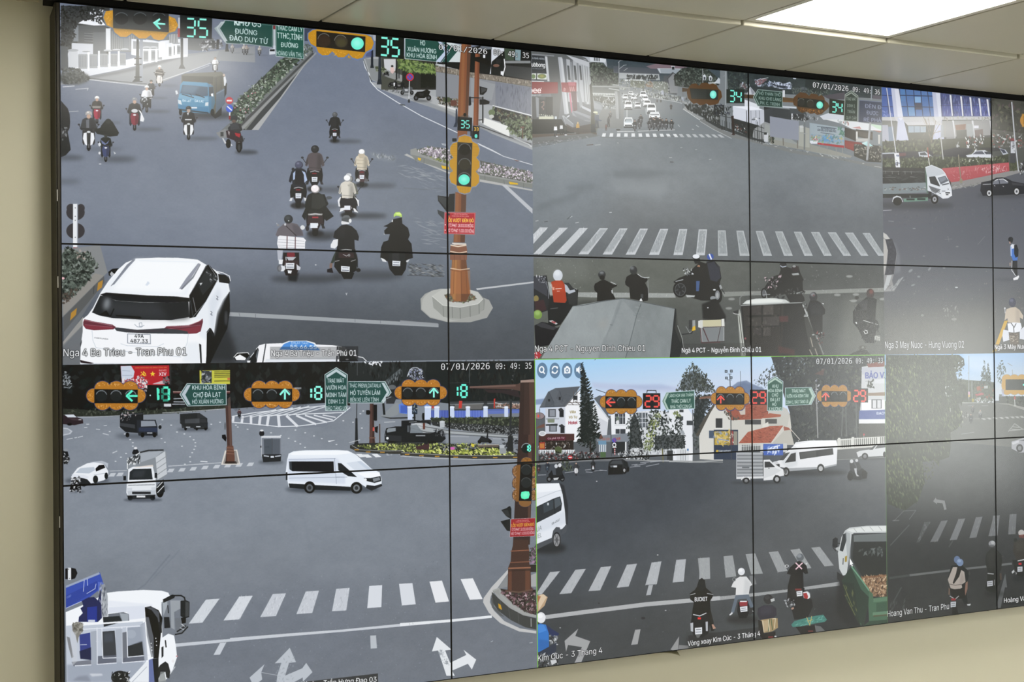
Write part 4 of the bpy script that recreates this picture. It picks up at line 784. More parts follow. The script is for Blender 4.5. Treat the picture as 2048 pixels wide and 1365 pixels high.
l('8f969c', 9, '958 180 958 430'); ls('a9b0b6', 6, '950 190 975 165 1000 165', '960 260 1010 220 1040 215', '1010 280 1050 250'); l('9aa09f', 12, '655 445 960 452 1080 462'); ls('c3c9cb', 8, '890 430 960 434', '850 470 960 488', '670 520 920 530', '790 550 910 560')
for i in range(14): R('bfc5c4', 680 + i * 17, 522 + (i % 2), 690 + i * 17, 545)
p('414640', '680 555 930 565 920 640 780 620 690 600'); fol('690 560 930 570 930 690 800 690 780 640', ['3a403c', '9aa0a2', '5c625e', 'c3c8ca'], 110, 14)
p('767b7c', '780 690 1010 690 1000 900 720 900 700 820')
p('9aa0a4', '912 500 940 500 958 690 962 800 930 790'); p('6d7376', '945 500 970 500 985 790 958 800'); p('84898c', '920 500 930 500 945 780 935 780', .6)
p('3c3f38', '640 430 665 430 690 700 700 860 715 945 655 945 660 760'); e('4a4c3a', 690, 830, 40, 130, .6, 10)
l('6d7276', 8, '1648 400 1648 690'); l('8a9095', 8, '1860 255 1866 700'); R('a9b1c6', 1632, 560, 1655, 610, .9); R('b3b9cc', 1415, 490, 1440, 545, .8)
# cars queueing
p('7b8388', '1010 700 1240 700 1300 900 1560 920 1440 830 1400 720 1240 560 1180 480 1000 500')
def carf(x, y, w, h, c='e3e8ec', d='3a4046'):
    p('30363a', [x, y + h * .8, x + w, y + h * .8, x + w * 1.02, y + h, x - .02 * w, y + h]); p(c, [x + .12 * w, y, x + .88 * w, y, x + w, y + .42 * h, x + w, y + .85 * h, x, y + .85 * h, x, y + .42 * h])
    p(d, [x + .18 * w, y + .12 * h, x + .82 * w, y + .12 * h, x + .92 * w, y + .4 * h, x + .08 * w, y + .4 * h]); R(d, x + .1 * w, y + .7 * h, x + .9 * w, y + .82 * h)
carf(1185, 500, 70, 70); carf(1060, 500, 50, 50); carf(1005, 530, 50, 60, 'd5dade'); carf(1090, 535, 60, 60); carf(1215, 545, 60, 70, 'e6eaee')
carf(1018, 600, 84, 100); carf(1127, 615, 66, 70); carf(1222, 590, 80, 80); carf(1258, 630, 100, 110); p('9aa2a8', '1240 690 1262 680 1262 760 1246 740')
carf(1285, 720, 115, 90); R('cfd5d9', 1300, 725, 1385, 750); carf(1012, 782, 100, 112); p('b9c6d0', '1035 800 1095 800 1105 840 1020 840', .8)
fol('990 520 1240 520 1240 640 1000 640', ['b9bfc4', '3a4044', '7d8387', 'd9dee2'], 90, 13, .7, 2)
ls('d9dde0', 7, '1045 700 1045 780', '940 935 1120 932', '1160 930 1560 915', a=.8)
for x, y, h in ((1130, 925, 120), (1182, 905, 130), (1290, 920, 125), (1330, 910, 130), (1385, 925, 130), (1425, 905, 110), (1468, 912, 120), (1525, 915, 115), (1360, 880, 110), (1400, 880, 100), (1195, 850, 100), (1310, 880, 100), (1350, 850, 80), (1300, 850, 80), (1345, 900, 110)): rfront(x, y, h, '2c2f33', '33363a', '5a5f64', sh=.2)
rfront(1520, 700, 65, '3a3d40', '2c2e30', sh=.2); rfront(1370, 620, 40, '5a5d60', '777', sh=.1); rfront(1410, 622, 40, '4a4d50', '888', sh=.1)
# pedestrians on the left pavement
def ped(x, y, h, top='e3e6ea', leg='3a3d42', hd='3a3430'):
    e('2b2f30', x, y, .16 * h, .04 * h, .5); p(leg, [x - .1 * h, y - .5 * h, x + .1 * h, y - .5 * h, x + .13 * h, y, x + .05 * h, y, x, y - .35 * h, x - .06 * h, y, x - .13 * h, y]); p(top, [x - .12 * h, y - .82 * h, x + .12 * h, y - .82 * h, x + .15 * h, y - .5 * h, x - .15 * h, y - .48 * h]); e(hd, x, y - .9 * h, .07 * h, .09 * h)
ped(275, 985, 130); e('d9dce0', 290, 985, 12, 7); ped(338, 965, 120, 'd3d7dc', '2a2c2e'); ped(380, 975, 110, '3a3e3a', '2c3030'); e('dde0e4', 385, 970, 16, 6); ped(515, 958, 130, 'b8924a', '4a4640', 'c9b080'); ped(720, 890, 170, '4f5a6a', '3c4650', 'a0a080'); p('4a5568', '700 790 780 815 760 822 700 810'); e('cdd2b6', 705, 725, 26, 10); ped(846, 880, 110, '3b3f44', '2e3236'); rfront(865, 790, 80, '6a6e70', '5a5a58', sh=.2); ped(820, 922, 70, '6d4a44', '4a3634'); e('2a2c2c', 950, 915, 24, 7)
p('33393a', '656 860 690 850 712 945 656 945')
# far crossing, road marks
for i, x in enumerate((800, 880, 958, 1036, 1114, 1190, 1268, 1344, 1420, 1490, 1565, 1630, 1705, 1775, 1845, 1915, 1985, 2050)):
    t = (x - 1100) / 950.; s = 34 * (t if t > 0 else t * .6)
    p('dfe3e6', [x - 20 - s * .4, 952 + max(0, t) * 14, x + 16 - s * .4, 952 + max(0, t) * 14, x + 18 + s * .9, 990 + max(0, t) * 8, x - 22 + s * .9, 990 + max(0, t) * 8], .92 if x < 1600 else .6)
l('5c6266', 6, '760 990 1000 1010 1300 1000 1560 985', .6); ls('5a4a44', 6, '610 1080 680 1075', '1510 1262 1540 1262'); ls('b9bfc3', 6, '700 1080 760 1075', '1500 1215 1530 1215', '1620 1108 1640 1106', '1930 1235 1955 1232', '1780 1130 1800 1128', '940 1055 955 1058', a=.8)
ls('cdd2d6', 6, '1595 860 1612 880', '1790 865 1820 885', '1745 908 1765 912', a=.8)
p('979c9c', '1560 575 1700 620 1650 690 2048 930 2048 880 1760 740 1680 640'); l('dde0e2', 7, '1650 690 1800 790 2048 940', .8); l('d5d9dc', 6, '1300 565 1560 610 1640 630', .7)
p('2f3534', '1660 640 1900 640 2048 760 2048 870 1700 700'); fol('1660 560 2048 640 2048 870 1700 700', ['3c4242', '8b9194', '1e2222', '5d6363', 'b5babd'], 200, 15, .8, 2, 90); fol('1260 510 1650 560 1640 610 1290 560', ['5d6361', '9aa09e', '3a403e', 'c3c9c6'], 200, 12, .7, 2, 90)
e('282c2c', 1885, 810, 34, 14, .4)
# right: fence, parked lorries, billboards, stalls
Z(1400, 110, 5.389)
p('2e3a3e', '290 150 1955 320 1955 470 880 420 300 400'); grain('290 150 1955 320 1955 470 300 400', 16); fol('300 170 520 200 520 380 300 380', ['222b2c', '36423f', '4c5853'], 120, 16)
p('a9b4c8', '600 270 660 250 660 340 620 340'); p('7d6068', '590 280 680 250 730 265 640 330 600 320'); ls('c9d4d8', 6, '660 262 735 245'); p('b9c3da', '720 330 745 275 790 300 850 290 900 310 970 290 990 370 880 365 800 350'); p('2d3644', '745 310 790 310 850 330 900 330 960 345 900 360 780 345'); p('8b9cb8', '720 320 742 280 770 320 760 345'); fol('590 260 990 300 990 370 600 340', ['c9d2e2', '3a4452', '8490a4', '222a34'], 130, 12, .8, 2)
p('aab4c4', '440 340 455 290 470 295 460 345'); fol('430 300 530 320 530 380 430 370', ['a9b0ba', '2c3336', '6c7478', '7a5a5c'], 50, 13)
p('3b454b', '980 360 1120 340 1220 370 1220 430 1000 420'); p('586068', '1010 370 1110 345 1180 375', .8); p('1f2b2c', '1140 250 1300 270 1400 300 1400 400 1240 420 1130 340'); p('c3ccda', '1000 240 1040 250 1030 262 1004 258'); fol('980 340 1400 380 1400 450 1000 430', ['3a4640', '5b675c', '2a3432', '6d7870'], 140, 14)
p('4b4650', '1320 440 1560 400 1560 480 1400 480'); p('595560', '1860 430 1955 440 1955 480 1860 470'); l('8b949c', 14, '1852 340 1845 480'); l('9aa2a8', 10, '276 180 276 820'); l('8b9399', 6, '250 230 275 220')
p('b9bfc9', '500 425 540 340 590 400 610 440'); p('7d838f', '540 345 592 410 560 430', .8); R('c9ced6', 890, 380, 915, 460)
p('d3d9e2', '480 480 640 540 640 580 480 560'); p('31383e', '690 560 985 590 985 700 780 690 690 740'); p('1f2527', '690 560 780 575 780 740 690 740'); p('3d444a', '960 560 1060 570 1140 620 1180 700 1080 690 980 640'); p('bfc6cf', '770 540 1040 560 1040 580 900 570')
p('e3e8f2', '352 550 560 555 685 590 548 600 360 560'); p('cbd1de', '352 555 545 598 545 740 356 690'); p('bcc2cf', '545 598 690 590 695 780 545 760'); ls('7b828e', 6, '600 600 606 770', '548 600 550 760', '640 600 645 770'); p('3a4048', '690 590 780 570 780 720 700 740', .8); p('4a505c', '560 690 600 680 600 700 565 705'); fol('560 670 640 680 640 710 560 710', ['3a4048', 'eceff4'], 14, 10)
p('232829', '350 680 700 780 690 920 560 900 360 790'); p('4d2f2c', '340 720 370 740 370 830 345 790'); fol('350 740 500 760 500 840 380 800', ['e3e6ea', '1a1e1f', '51575a', '6d3430'], 46, 13); p('8f9497', '700 720 760 740 750 920 560 900 580 800'); 
p('777d7e', '0 690 60 700 200 760 260 820 540 900 720 960 1150 1050 1500 1110 1800 1160 1955 1180 1955 1230 1500 1130 1000 1060 560 940 260 870 0 720'); fol('200 800 560 930 1150 1070 1800 1180 1500 1080 720 950 300 800', ['b5b9b9', '5d6363', 'd6d9d9', '868b8b'], 200, 17, .7, 4, 10); p('9aa09d', '700 740 750 760 1060 960 1500 1080 1500 1110 700 930', .8)
p('92958c', '740 900 1060 970 1180 800 1180 960 1540 1060 1640 1090 1620 1110 1200 1040 760 960'); p('a3a69d', '1060 760 1180 790 1180 1000 1060 980')
l('c9ced3', 6, '0 715 140 800 340 900', .7); p('33393b', '60 690 200 750 540 880 700 930 700 950 540 905 200 790 60 710')
for i in range(26): l('2b3032', 5, [40 + i * 25, 640 + i * 8, 42 + i * 25, 700 + i * 10.4], .9)
ls('2b3032', 6, '20 610 340 680', '350 690 690 790', '350 730 690 840', '190 650 200 750', '500 600 510 880', '620 720 625 900', '660 760 670 920', '420 700 425 860'); R('1f2426', 150, 540, 260, 640); fol('150 530 350 560 350 640 160 650', ['1b2022', '3a4143', '6c7375', '2a2f40'], 60, 16)
p('2a1f1e', '335 660 362 655 372 865 352 865'); e('3b2a28', 360, 855, 20, 8); l('3c4145', 18, '278 640 282 820'); e('2b2e30', 236, 795, 7, 14)
p('c4c9cf', '690 850 735 840 730 940 690 935'); R('23282a', 690, 835, 720, 860); fol('740 870 800 880 800 950 750 940', ['2f3a30', '4d5a4a', '222a22'], 50, 13)
p('8b93a3', '752 660 1065 715 1065 920 755 880'); ls('6f6a64', 10, '770 885 772 945', '895 900 898 975', '1050 925 1052 1005')
l('6d7478', 16, '1128 640 1125 1020'); p('c9cfd0', '1075 760 1110 755 1115 830 1075 830', .6); ls('9aa0a2', 6, '1060 840 1160 850'); e('c9ced3', 1096, 775, 22, 10, .6)
p('93a3af', '1180 730 1560 790 1552 975 1182 945'); p('9fb0ba', '1182 735 1556 792 1554 880 1190 850', .6); p('5d8fc0', '1320 870 1420 870 1440 930 1310 940', .9, 6); fol('1190 850 1550 870 1550 970 1190 940', ['5f8a7c', '8fae6c', '6f9fc4', '4f7a86', 'c9a86c'], 80, 18, .75); fol('1480 780 1560 800 1550 870 1500 860', ['4e7a6e', '6d9a80'], 26, 20)
tx('MÙI HƯƠNG KHU VỰC', 1305, 796, 1458, 812, 20, '2a3440', .03); tx('LÂM VIÊN, XỨ SỞ HẠNH PHÚC', 1266, 818, 1468, 836, 20, '2a3440', .03); ls('3a4654', 5, '1300 838 1440 856', '1262 770 1470 792'); p('a43038', '1262 945 1552 978 1552 1004 1268 964'); R('d3d9e2', 1185, 925, 1265, 958); tx('Lavie', 1310, 962, 1330, 964, 10, 'f0dede'); fol('1200 870 1270 890 1270 930 1200 930', ['b86a78', 'd9c0c4', '7a9a6c'], 24, 14)
ls('8d8f8a', 8, '1190 950 1190 1035', '1285 968 1290 1045', '1370 985 1370 1060', '1465 1000 1475 1080', '1535 1000 1538 1095')
p('2c3133', '980 640 1110 640 1180 700 1110 710 980 690'); p('cfd4da', '985 630 1000 632 1000 700 984 695'); fol('990 640 1270 660 1270 720 1000 710', ['b9bec4', '2a2f32', '6c7276'], 60, 13)
p('c6ccd8', '1290 660 1480 590 1550 650 1550 700 1330 700'); p('d6dade', '1330 690 1550 700 1955 760 1955 820 1640 800 1520 740'); p('bcd6c0', '1820 740 1955 762 1955 810 1900 790'); fol('1480 700 1600 720 1600 750 1500 740', ['a4807a', '96a0a4'], 14, 18); p('b05a54', '1640 785 1720 770 1740 800', .6); p('b36a5c', '1860 810 1955 820 1940 840', .6)
p('38332e', '1560 780 1680 815 1680 930 1560 880'); p('4b473f', '1680 800 1860 830 1860 920 1690 880'); p('5a554b', '1700 820 1860 850 1860 900 1720 870', .8); R('cfcfca', 1680, 825, 1700, 905); R('c3c3bd', 1920, 860, 1940, 960); R('c9c9c4', 1680, 900, 1820, 935, .8); p('7a2f2c', '1560 920 1760 950 1720 1060 1560 1000'); p('8b3430', '1560 930 1660 960 1650 1020 1560 990', .8)
p('34352f', '1660 960 1955 980 1955 1160 1800 1150 1660 1090'); fol('1660 960 1955 980 1955 1150 1680 1090', ['2b2c28', '54544b', '7d7a70', '1c1d1b', 'a8a294'], 120, 17); p('a6d0d4', '1740 950 1800 930 1868 985 1800 985'); p('c9e3e4', '1745 948 1800 932 1790 960 1750 962', .7); l('9a9ea2', 22, '1835 730 1800 1140'); l('b9bdc0', 8, '1828 740 1795 1140', .6); e('2a2c2a', 1800, 1140, 30, 10, .5)
ls('c3c8c9', 5, '1700 1052 1706 1060', '1890 1050 1893 1062', '1880 1200 1955 1212')
# gantry: signals, counters, signs
p('4a3826', '470 425 580 430 580 470 470 465'); p('5a452c', '890 455 1020 468 1020 515 890 505'); p('6d4f30', '890 490 1020 500 1020 515 890 505')
Z(1060, 90, 5.389)
p('4a3826', '1640 462 1720 470 1720 500 1640 505')
B = '1720 440 1745 420 1790 415 1820 440 1850 410 1900 405 1935 425 1970 415 2010 430 2030 470 2060 500 2070 560 2040 600 2030 630 1985 645 1930 650 1900 630 1870 645 1830 650 1800 625 1760 635 1735 610 1700 570 1690 510 1705 470'
p('54371a', B); p('5a381c', '1735 600 1900 610 2030 600 2030 630 1985 645 1930 650 1900 630 1870 645 1830 650 1800 625 1760 635', .5); p('1d2322', '1722 468 2030 485 2025 590 1740 580'); p('2a3430', '1730 475 1900 480 1900 580 1745 575', .6); e('6fe0cc', 1974, 535, 36, 44); e('a9f6ea', 1972, 530, 20, 26, .7, 8)
Z(1400, 110, 5.389)
R('12201e', 285, 370, 478, 520); digits('34', 322, 382, 444, 500, 15, '7df0de', .1, .02)
p('8fa6a0', '570 455 622 370 890 395 890 570 620 552'); p('1d3b34', '580 455 628 378 884 402 884 562 626 545'); p('8fa6a0', '590 455 628 390 640 390 602 458 645 540 630 538', .8)
tx('HỒ THAN THỞ', 640, 430, 868, 448, 34, '93aca6', .02); tx('KHU CHI LĂNG', 634, 480, 874, 502, 34, '93aca6', .02); tx('PH. C. TRINH', 650, 532, 858, 552, 34, '93aca6', .02)
p('54371a', '1010 460 1040 430 1080 402 1140 410 1175 440 1200 415 1260 425 1280 445 1310 430 1340 460 1345 490 1380 520 1395 555 1370 585 1340 610 1310 640 1260 645 1235 625 1190 635 1150 610 1100 625 1060 600 1040 555 1010 540 1000 500'); p('1a1c1a', '1055 460 1340 490 1335 590 1050 555'); e('232622', 1090, 510, 40, 38); e('2d2a20', 1190, 525, 40, 38); e('6fe2cc', 1290, 540, 36, 40); e('aaf6e8', 1288, 536, 20, 24, .7, 8)
fol('1050 570 1330 600 1260 640 1080 610', ['b07434', '7d4e24', 'd09a54'], 70, 7); for_ = [l('5c6260', 6, [[x + 36 * math.cos(t), y + 36 * math.sin(t)] for t in np.linspace(-2.9, -.6, 7)]) for x, y in ((1090, 505), (1188, 520))]
p('1b201a', '1395 470 1560 495 1556 650 1390 630'); digits('34', 1424, 505, 1532, 612, 14, '7df0de', .12, .03)
p('9aa69c', '1560 425 1630 380 1705 440 1700 720 1548 712'); p('27362e', '1568 430 1630 392 1697 444 1692 712 1556 704'); p('aeb9b0', '1572 436 1630 400 1690 446 1690 462 1630 415 1572 452', .8)
for s, y in (('TRẠI MÁT', 488), ('DINH 1', 560), ('TRẦN', 625), ('QUÝ CÁP', 692)): tx(s, 1575 + (12 if len(s) < 7 else 0), y, 1685 - (15 if len(s) < 7 else 0), y + 6, 32, '93a096', .015)
p('3c4458', '1718 485 1960 505 1960 730 1712 722'); l('7a84a0', 5, '1718 488 1960 508'); tx('ĐÈN ĐỎ', 1776, 568, 1995, 590, 40, '8690ae', .02); tx('ĐƯỢC', 1795, 640, 1920, 652, 40, '8690ae', .02); tx('RẼ PHẢI', 1765, 716, 1975, 726, 40, '8690ae', .02)
tx('07/01/2026', 1216, 350, 1598, 392, 56, 'f4f6f8', .004, '0c0e10', 4, font=1); tx('09: 49: 36', 1646, 394, 1936, 428, 52, 'f4f6f8', .004, '0c0e10', 4, font=1)
# big zebra crossing
Z(1060, 320, 5.389)
ZB = ((105, 195, -160, -60), (318, 410, 35, 120), (535, 626, 265, 372), (752, 842, 520, 628), (965, 1052, 782, 884), (1185, 1272, 1030, 1132), (1402, 1490, 1282, 1390), (1608, 1695, 1545, 1645), (1818, 1908, 1788, 1884))
for i, (a, b, c, d) in enumerate(ZB):
    y0, y1 = 728 + i * 2.6, 1012 + i * 2.2
    q = [a, y0, b, y0, d, y1, c, y1]
    p('c6ccd2', q, .95); 
    if i > 2: p('8f979c', [a + 10, y0 + 14, b - 12, y0 + 14, d - 10, y1 - 30, c + 12, y1 - 30], .45 + .04 * i, 3); fol([a + 8, y0 + 8, b - 8, y0 + 8, d - 8, y1 - 10, c + 8, y1 - 10], ['d6dce1', '7d858a'], 50, 13, .5, 5, 100)
    else: fol(q, ['bcc3ca', 'e6eaee'], 30, 16, .5, 4, 110)
Z(1400, 320, 5.389)
for i, (a, b, c, d) in enumerate(((192, 275, 195, 298), (392, 470, 428, 535), (600, 678, 680, 776), (808, 890, 905, 1000), (1010, 1090, 1125, 1216), (1195, 1285, 1335, 1420), (1375, 1465, 1545, 1628), (1560, 1650, 1735, 1815), (1750, 1830, 1920, 1990))):
    y0, y1 = 760 + i * 3.5, 1034
    p('b6bdc2', [a, y0, b, y0, d, y1, c, y1], .95); p('8d9599', [a + 10, y0 + 12, b - 10, y0 + 12, d - 12, y1 - 24, c + 12, y1 - 24], .75 - .03 * i, 3); fol([a + 6, y0 + 8, b - 6, y0 + 8, d - 6, y1 - 8, c + 6, y1 - 8], ['ccd2d7', '757d82'], 46, 13, .5, 5, 80)
Z(1060, 320, 5.389)
ls('c9ced2', 8, '60 660 90 655', '490 680 525 672', '855 567 880 566', '430 620 455 608', a=.8); ls('4a5256', 7, '155 668 190 664', '1510 22 1545 24', '400 640 440 606', a=.8)
# foreground
Z(1060, 490, 5.389)
fol('50 120 700 130 700 520 60 400', ['a3a8a2', '8d928e', '4e5352'], 90, 8, .6); p('8a8f8a', '60 150 600 160 640 380 200 380', .3, 50)
p('a4aaa8', '180 395 500 470 520 512 1560 522 1570 570 700 568 500 560 200 540', .9); fol('500 510 1560 522 1560 570 520 560', ['868c8a', 'bfc4c2'], 80, 14, .5, 4)
Z(1400, 490, 5.389)
p('8d928d', '230 508 560 500 1120 492 1980 462 1980 508 1140 530 560 545 260 560', .9); fol('240 510 1980 470 1980 505 270 555', ['7a7f7a', 'a6aba6'], 90, 15, .5, 4); fol('560 200 1960 240 1960 460 600 480', ['868b86', 'a4a9a4', '55595a'], 60, 9, .5); p('84887c', '1560 580 1980 560 1980 1180 1480 1190', .35, 60)
for x, y in ((340, 585), (310, 685), (1480, 540), (1680, 535), (1655, 605), (1610, 340), (1970, 585)): e('a6aba8', x, y, 36, 14, .7, 4)
Z(1060, 490, 5.389)
# grey covered truck
p('22262a', '40 340 180 330 215 560 210 700 40 760'); p('3c3f48', '45 345 130 335 180 400 190 560 40 470'); l('8d929c', 6, '130 335 175 400 200 500 200 580'); fol('60 330 170 350 180 420 90 400', ['c9ccd4', '5d616c', '2a2d36'], 40, 14); e('8a7d4a', 66, 580, 28, 36); p('3a2428', '50 610 150 590 180 700 60 740')
p('1b1d1f', '210 560 520 480 510 660 440 700 330 860 200 900 190 700'); p('2b2e30', '370 410 420 410 460 460 500 480 515 560 505 650 420 640 400 540'); e('c8d0da', 300, 330, 52, 62); e('e3e9ef', 292, 305, 34, 32, .7, 10); p('a63c22', '228 400 270 385 345 385 375 430 395 600 380 625 255 620 240 500'); p('c04a2c', '240 405 350 395 370 500 255 510', .6, 12); p('d9a08c', '240 460 262 455 264 485 243 488'); l('ecd9d2', 8, '275 475 340 470'); l('e6d0c8', 5, '290 500 320 500'); p('b3bbc8', '372 420 400 440 430 490 480 480 490 505 420 530 380 500'); p('d9e2e6', '210 430 235 420 250 460 235 470', .4); l('2a2c2e', 9, '395 560 470 650'); l('6c7276', 6, '220 690 300 680')
p('18191c', '48 870 130 830 220 850 290 900 320 880 240 1080 60 1100'); p('3c3d44', '60 860 140 835 240 880 300 890 250 920 120 890', .8); e('7a9a4a', 82, 752, 48, 50); e('a8c878', 80, 735, 30, 26, .7, 8); p('c9ccd0', '200 820 240 812 300 850 280 860'); p('a03a3c', '230 820 280 830 270 850 235 838', .8); p('b03a40', '50 1160 110 1140 125 1190 90 1225 50 1230'); fol('50 1150 120 1150 110 1230 50 1230', ['e3e6ea', 'b0303a'], 16, 12)
e('1a1c1e', 620, 640, 150, 40, .4, 18)
p('0f1012', '700 420 760 385 800 375 850 400 900 430 940 425 935 445 880 470 900 540 920 580 900 600 720 610 725 520 695 490 690 450'); e('282b2e', 775, 322, 40, 44); e('8d949a', 772, 300, 26, 16, .8, 6); e('101113', 778, 355, 28, 24); l('c9ced2', 7, '870 400 930 428'); p('c3c8ca', '875 490 890 480 892 530 880 520')
p('0f1012', '1040 345 1090 315 1150 310 1200 340 1260 360 1270 380 1240 410 1275 480 1270 600 1220 610 1180 600 1080 580 1070 460 1030 430 1025 400'); e('282b2e', 1116, 275, 40, 46); e('7d848a', 1100, 250, 22, 18, .8, 6); l('c9ced2', 8, '1160 315 1200 345 1240 355 1285 350'); l('8d9298', 6, '1270 380 1275 520'); p('d9dcde', '1185 585 1200 575 1215 608 1180 605'); p('3b3f42', '1190 530 1220 530 1220 580 1195 570')
p('131416', '1545 400 1600 360 1700 320 1770 240 1840 180 1900 230 1960 200 2048 260 2048 580 1960 600 1850 600 1700 560 1660 480'); e('23262a', 1790, 132, 40, 30); e('dfe4ec', 1790, 125, 38, 24); p('15171a', '1760 160 1830 150 1835 200 1780 205'); e('3a54a4', 1944, 128, 36, 34); l('e6ecf6', 16, '1930 100 1955 155'); p('2a2d3a', '1900 180 1980 165 2048 240 2048 480 1940 480 1920 300'); e('121315', 1620, 480, 78, 88); e('565b60', 1620, 482, 60, 68); e('17181a', 1620, 482, 54, 62, .85)
for t in range(5): l('4d5257', 8, [1620, 482, 1620 + 58 * math.cos(t * 1.26 + .5), 482 + 66 * math.sin(t * 1.26 + .5)])
e('1a1b1d', 1620, 482, 20, 22); fol('1650 250 1740 250 1760 320 1660 330', ['c9ced2', '1c1e20', '6d7276'], 26, 14); p('3f5a8a', '1790 390 1830 390 1820 500 1790 500'); l('b3b8bd', 9, '1570 395 1650 375'); p('b9bec0', '1680 540 1780 545 1770 565 1690 565'); p('e3e6e8', '1850 220 1885 210 1880 240'); p('a47a5e', '1810 215 1850 225 1830 240 1800 235')
e('101112', 2020, 560, 50, 70)
p('1d2023', '1560 685 1575 690 1580 850 1640 1000 1655 1130 1620 1180 1610 1225 1505 1225 1520 1000'); p('3d403c', '1580 720 1600 860 1640 1010 1620 1060 1560 900', .6); l('9aa09c', 7, '1590 870 1640 1010 1655 1120')
p('8b9497', '460 660 800 600 1000 575 1170 605 1560 685 1505 1225 120 1225'); p('97a0a3', '470 665 960 590 850 900 740 1225 130 1225', .9); p('7d8689', '985 580 1170 605 1555 690 1500 1225 1030 1225 1150 760', .55); p('848d8f', '1170 605 1560 690 1500 1225 1060 1225', .5)
l('5d666a', 7, '1195 640 1150 760 1100 960 1030 1220'); l('6d767a', 10, '985 600 900 830 800 1020 740 1225', .5, 6); l('4d5559', 6, '460 660 560 655 800 605 1000 578 1160 606 1560 688'); grain('460 660 1000 575 1560 685 1505 1225 120 1225', 10, ((5, .4), (26, .8), (80, 1)), .7); p('a88f74', '740 820 850 800 820 900 730 900', .12, 30); l('b3bbbd', 8, '470 680 330 880 130 1220', .5, 4); l('5a6367', 5, '860 860 890 865', .7); fol('1120 640 1220 640 1220 820 1120 840', ['70797c', 'a0a9ab'], 16, 22, .4, 6, 0)
# delivery trike and open lorry
Z(1400, 490, 5.389)
p('141517', '0 180 60 200 120 175 170 190 220 290 230 360 200 440 240 520 200 600 100 600 0 600'); p('2b2f40', '75 200 150 180 205 260 225 350 180 400 110 380', .9); e('3a54a4', 110, 128, 36, 32); l('e6ecf6', 15, '100 100 122 155'); e('17181a', 190, 540, 40, 74); e('7d8286', 188, 542, 26, 50); e('d0d4d6', 186, 545, 14, 30, .5); l('2a2c2e', 8, '205 430 265 525'); p('c9ced2', '205 440 225 430 240 470 220 480', .7); e('dfe3e6', 155, 485, 16, 8)
p('18191a', '20 640 120 600 200 620 280 770 270 830 30 800', 1, 6); e('8d9499', 140, 575, 32, 22); p('17181a', '120 590 170 580 200 620 200 700 60 720'); e('e3e6e8', 85, 678, 8, 6)
p('9a9fa2', '0 880 262 880 262 1040 10 1050'); p('7d8386', '20 890 250 890 250 1035 25 1040'); p('c8c3a0', '22 812 228 805 230 880 24 885'); p('d9dad6', '230 800 262 796 265 880 232 882'); p('d9dad6', '-20 820 22 812 22 888 -20 890'); ls('3a2c2e', 6, '30 900 90 1040', '220 890 190 1040', '10 1050 262 1040', '0 890 262 882')
Z(1060, 490, 5.389)
p('cfd2cd', '1830 812 1862 810 1862 895 1826 895'); ls('5a3438', 7, '1835 900 1850 1060 2050 1050', '1868 900 1925 1040'); p('d9b030', '1745 890 1780 860 1785 920 1745 930'); p('9aa0a0', '1745 815 1780 810 1782 870 1748 890'); l('1c1e20', 8, '1640 965 1740 955 1755 930'); l('8b9092', 6, '1680 880 1720 950 1740 930'); R('2e3133', 1712, 810, 1750, 910, .8)
Z(1400, 490, 5.389)
p('191a19', '440 660 1100 620 1230 940 1330 1190 490 1200'); p('26221f', '460 670 900 650 880 1190 500 1190'); p('3a3433', '520 665 660 655 660 760 525 760', .8); p('4a4542', '680 650 790 650 790 750 680 755', .8); p('35312e', '520 790 660 780 660 870 530 870'); p('3c3835', '680 780 850 775 850 870 680 870'); p('332f2d', '570 900 660 900 660 975 580 970'); p('3d3936', '680 895 760 890 760 980 690 980', .9); ls('14130f', 12, '500 770 860 760', '500 885 860 875', '668 650 672 1000', '868 640 870 1000'); fol('520 660 860 650 860 980 540 980', ['5a5450', '252220', '171514', '6d6660'], 60, 22, .35, 2); p('5c2a2c', '850 770 950 765 950 830 860 830', .7, 5); p('4a1f1e', '840 1090 1020 1130 1020 1190 850 1170', .7, 6)
p('c6ccca', '455 640 500 600 600 580 800 575 920 590 970 622 660 645'); p('e3e8e4', '480 625 560 590 760 582 900 600 880 615 600 630', .8, 4); l('9aa09e', 10, '440 655 1100 622'); ls('7d8282', 9, '430 650 430 570 450 550 720 515 1080 518 1120 530', '1105 640 1180 800 1330 1180'); l('b3b8b6', 14, '1110 650 1160 770 1240 960 1325 1180'); p('9a9f98', '405 760 425 690 440 740 490 1200 440 1200 420 960'); ls('d9dcd4', 5, '412 770 440 1000 462 1190', '430 740 455 960 490 1190'); ls('2a2c28', 5, '420 770 450 1000 475 1190'); p('2a2c2c', '355 720 410 700 415 740 370 745'); l('d3d6d6', 6, '355 735 380 745 420 750'); e('8a4a52', 488, 1010, 10, 12)
p('3a3c38', '1120 760 1180 790 1330 1180 1200 1180 1140 900', .7); ls('b3a898', 12, '1190 1000 1215 1100', '1180 1130 1210 1190', '1240 1120 1265 1190', a=.7); fol('1100 640 1150 640 1180 800 1130 780', ['9aa0a0', '2a2c2c'], 16, 16); l('c9cecc', 8, '1120 770 1165 768')
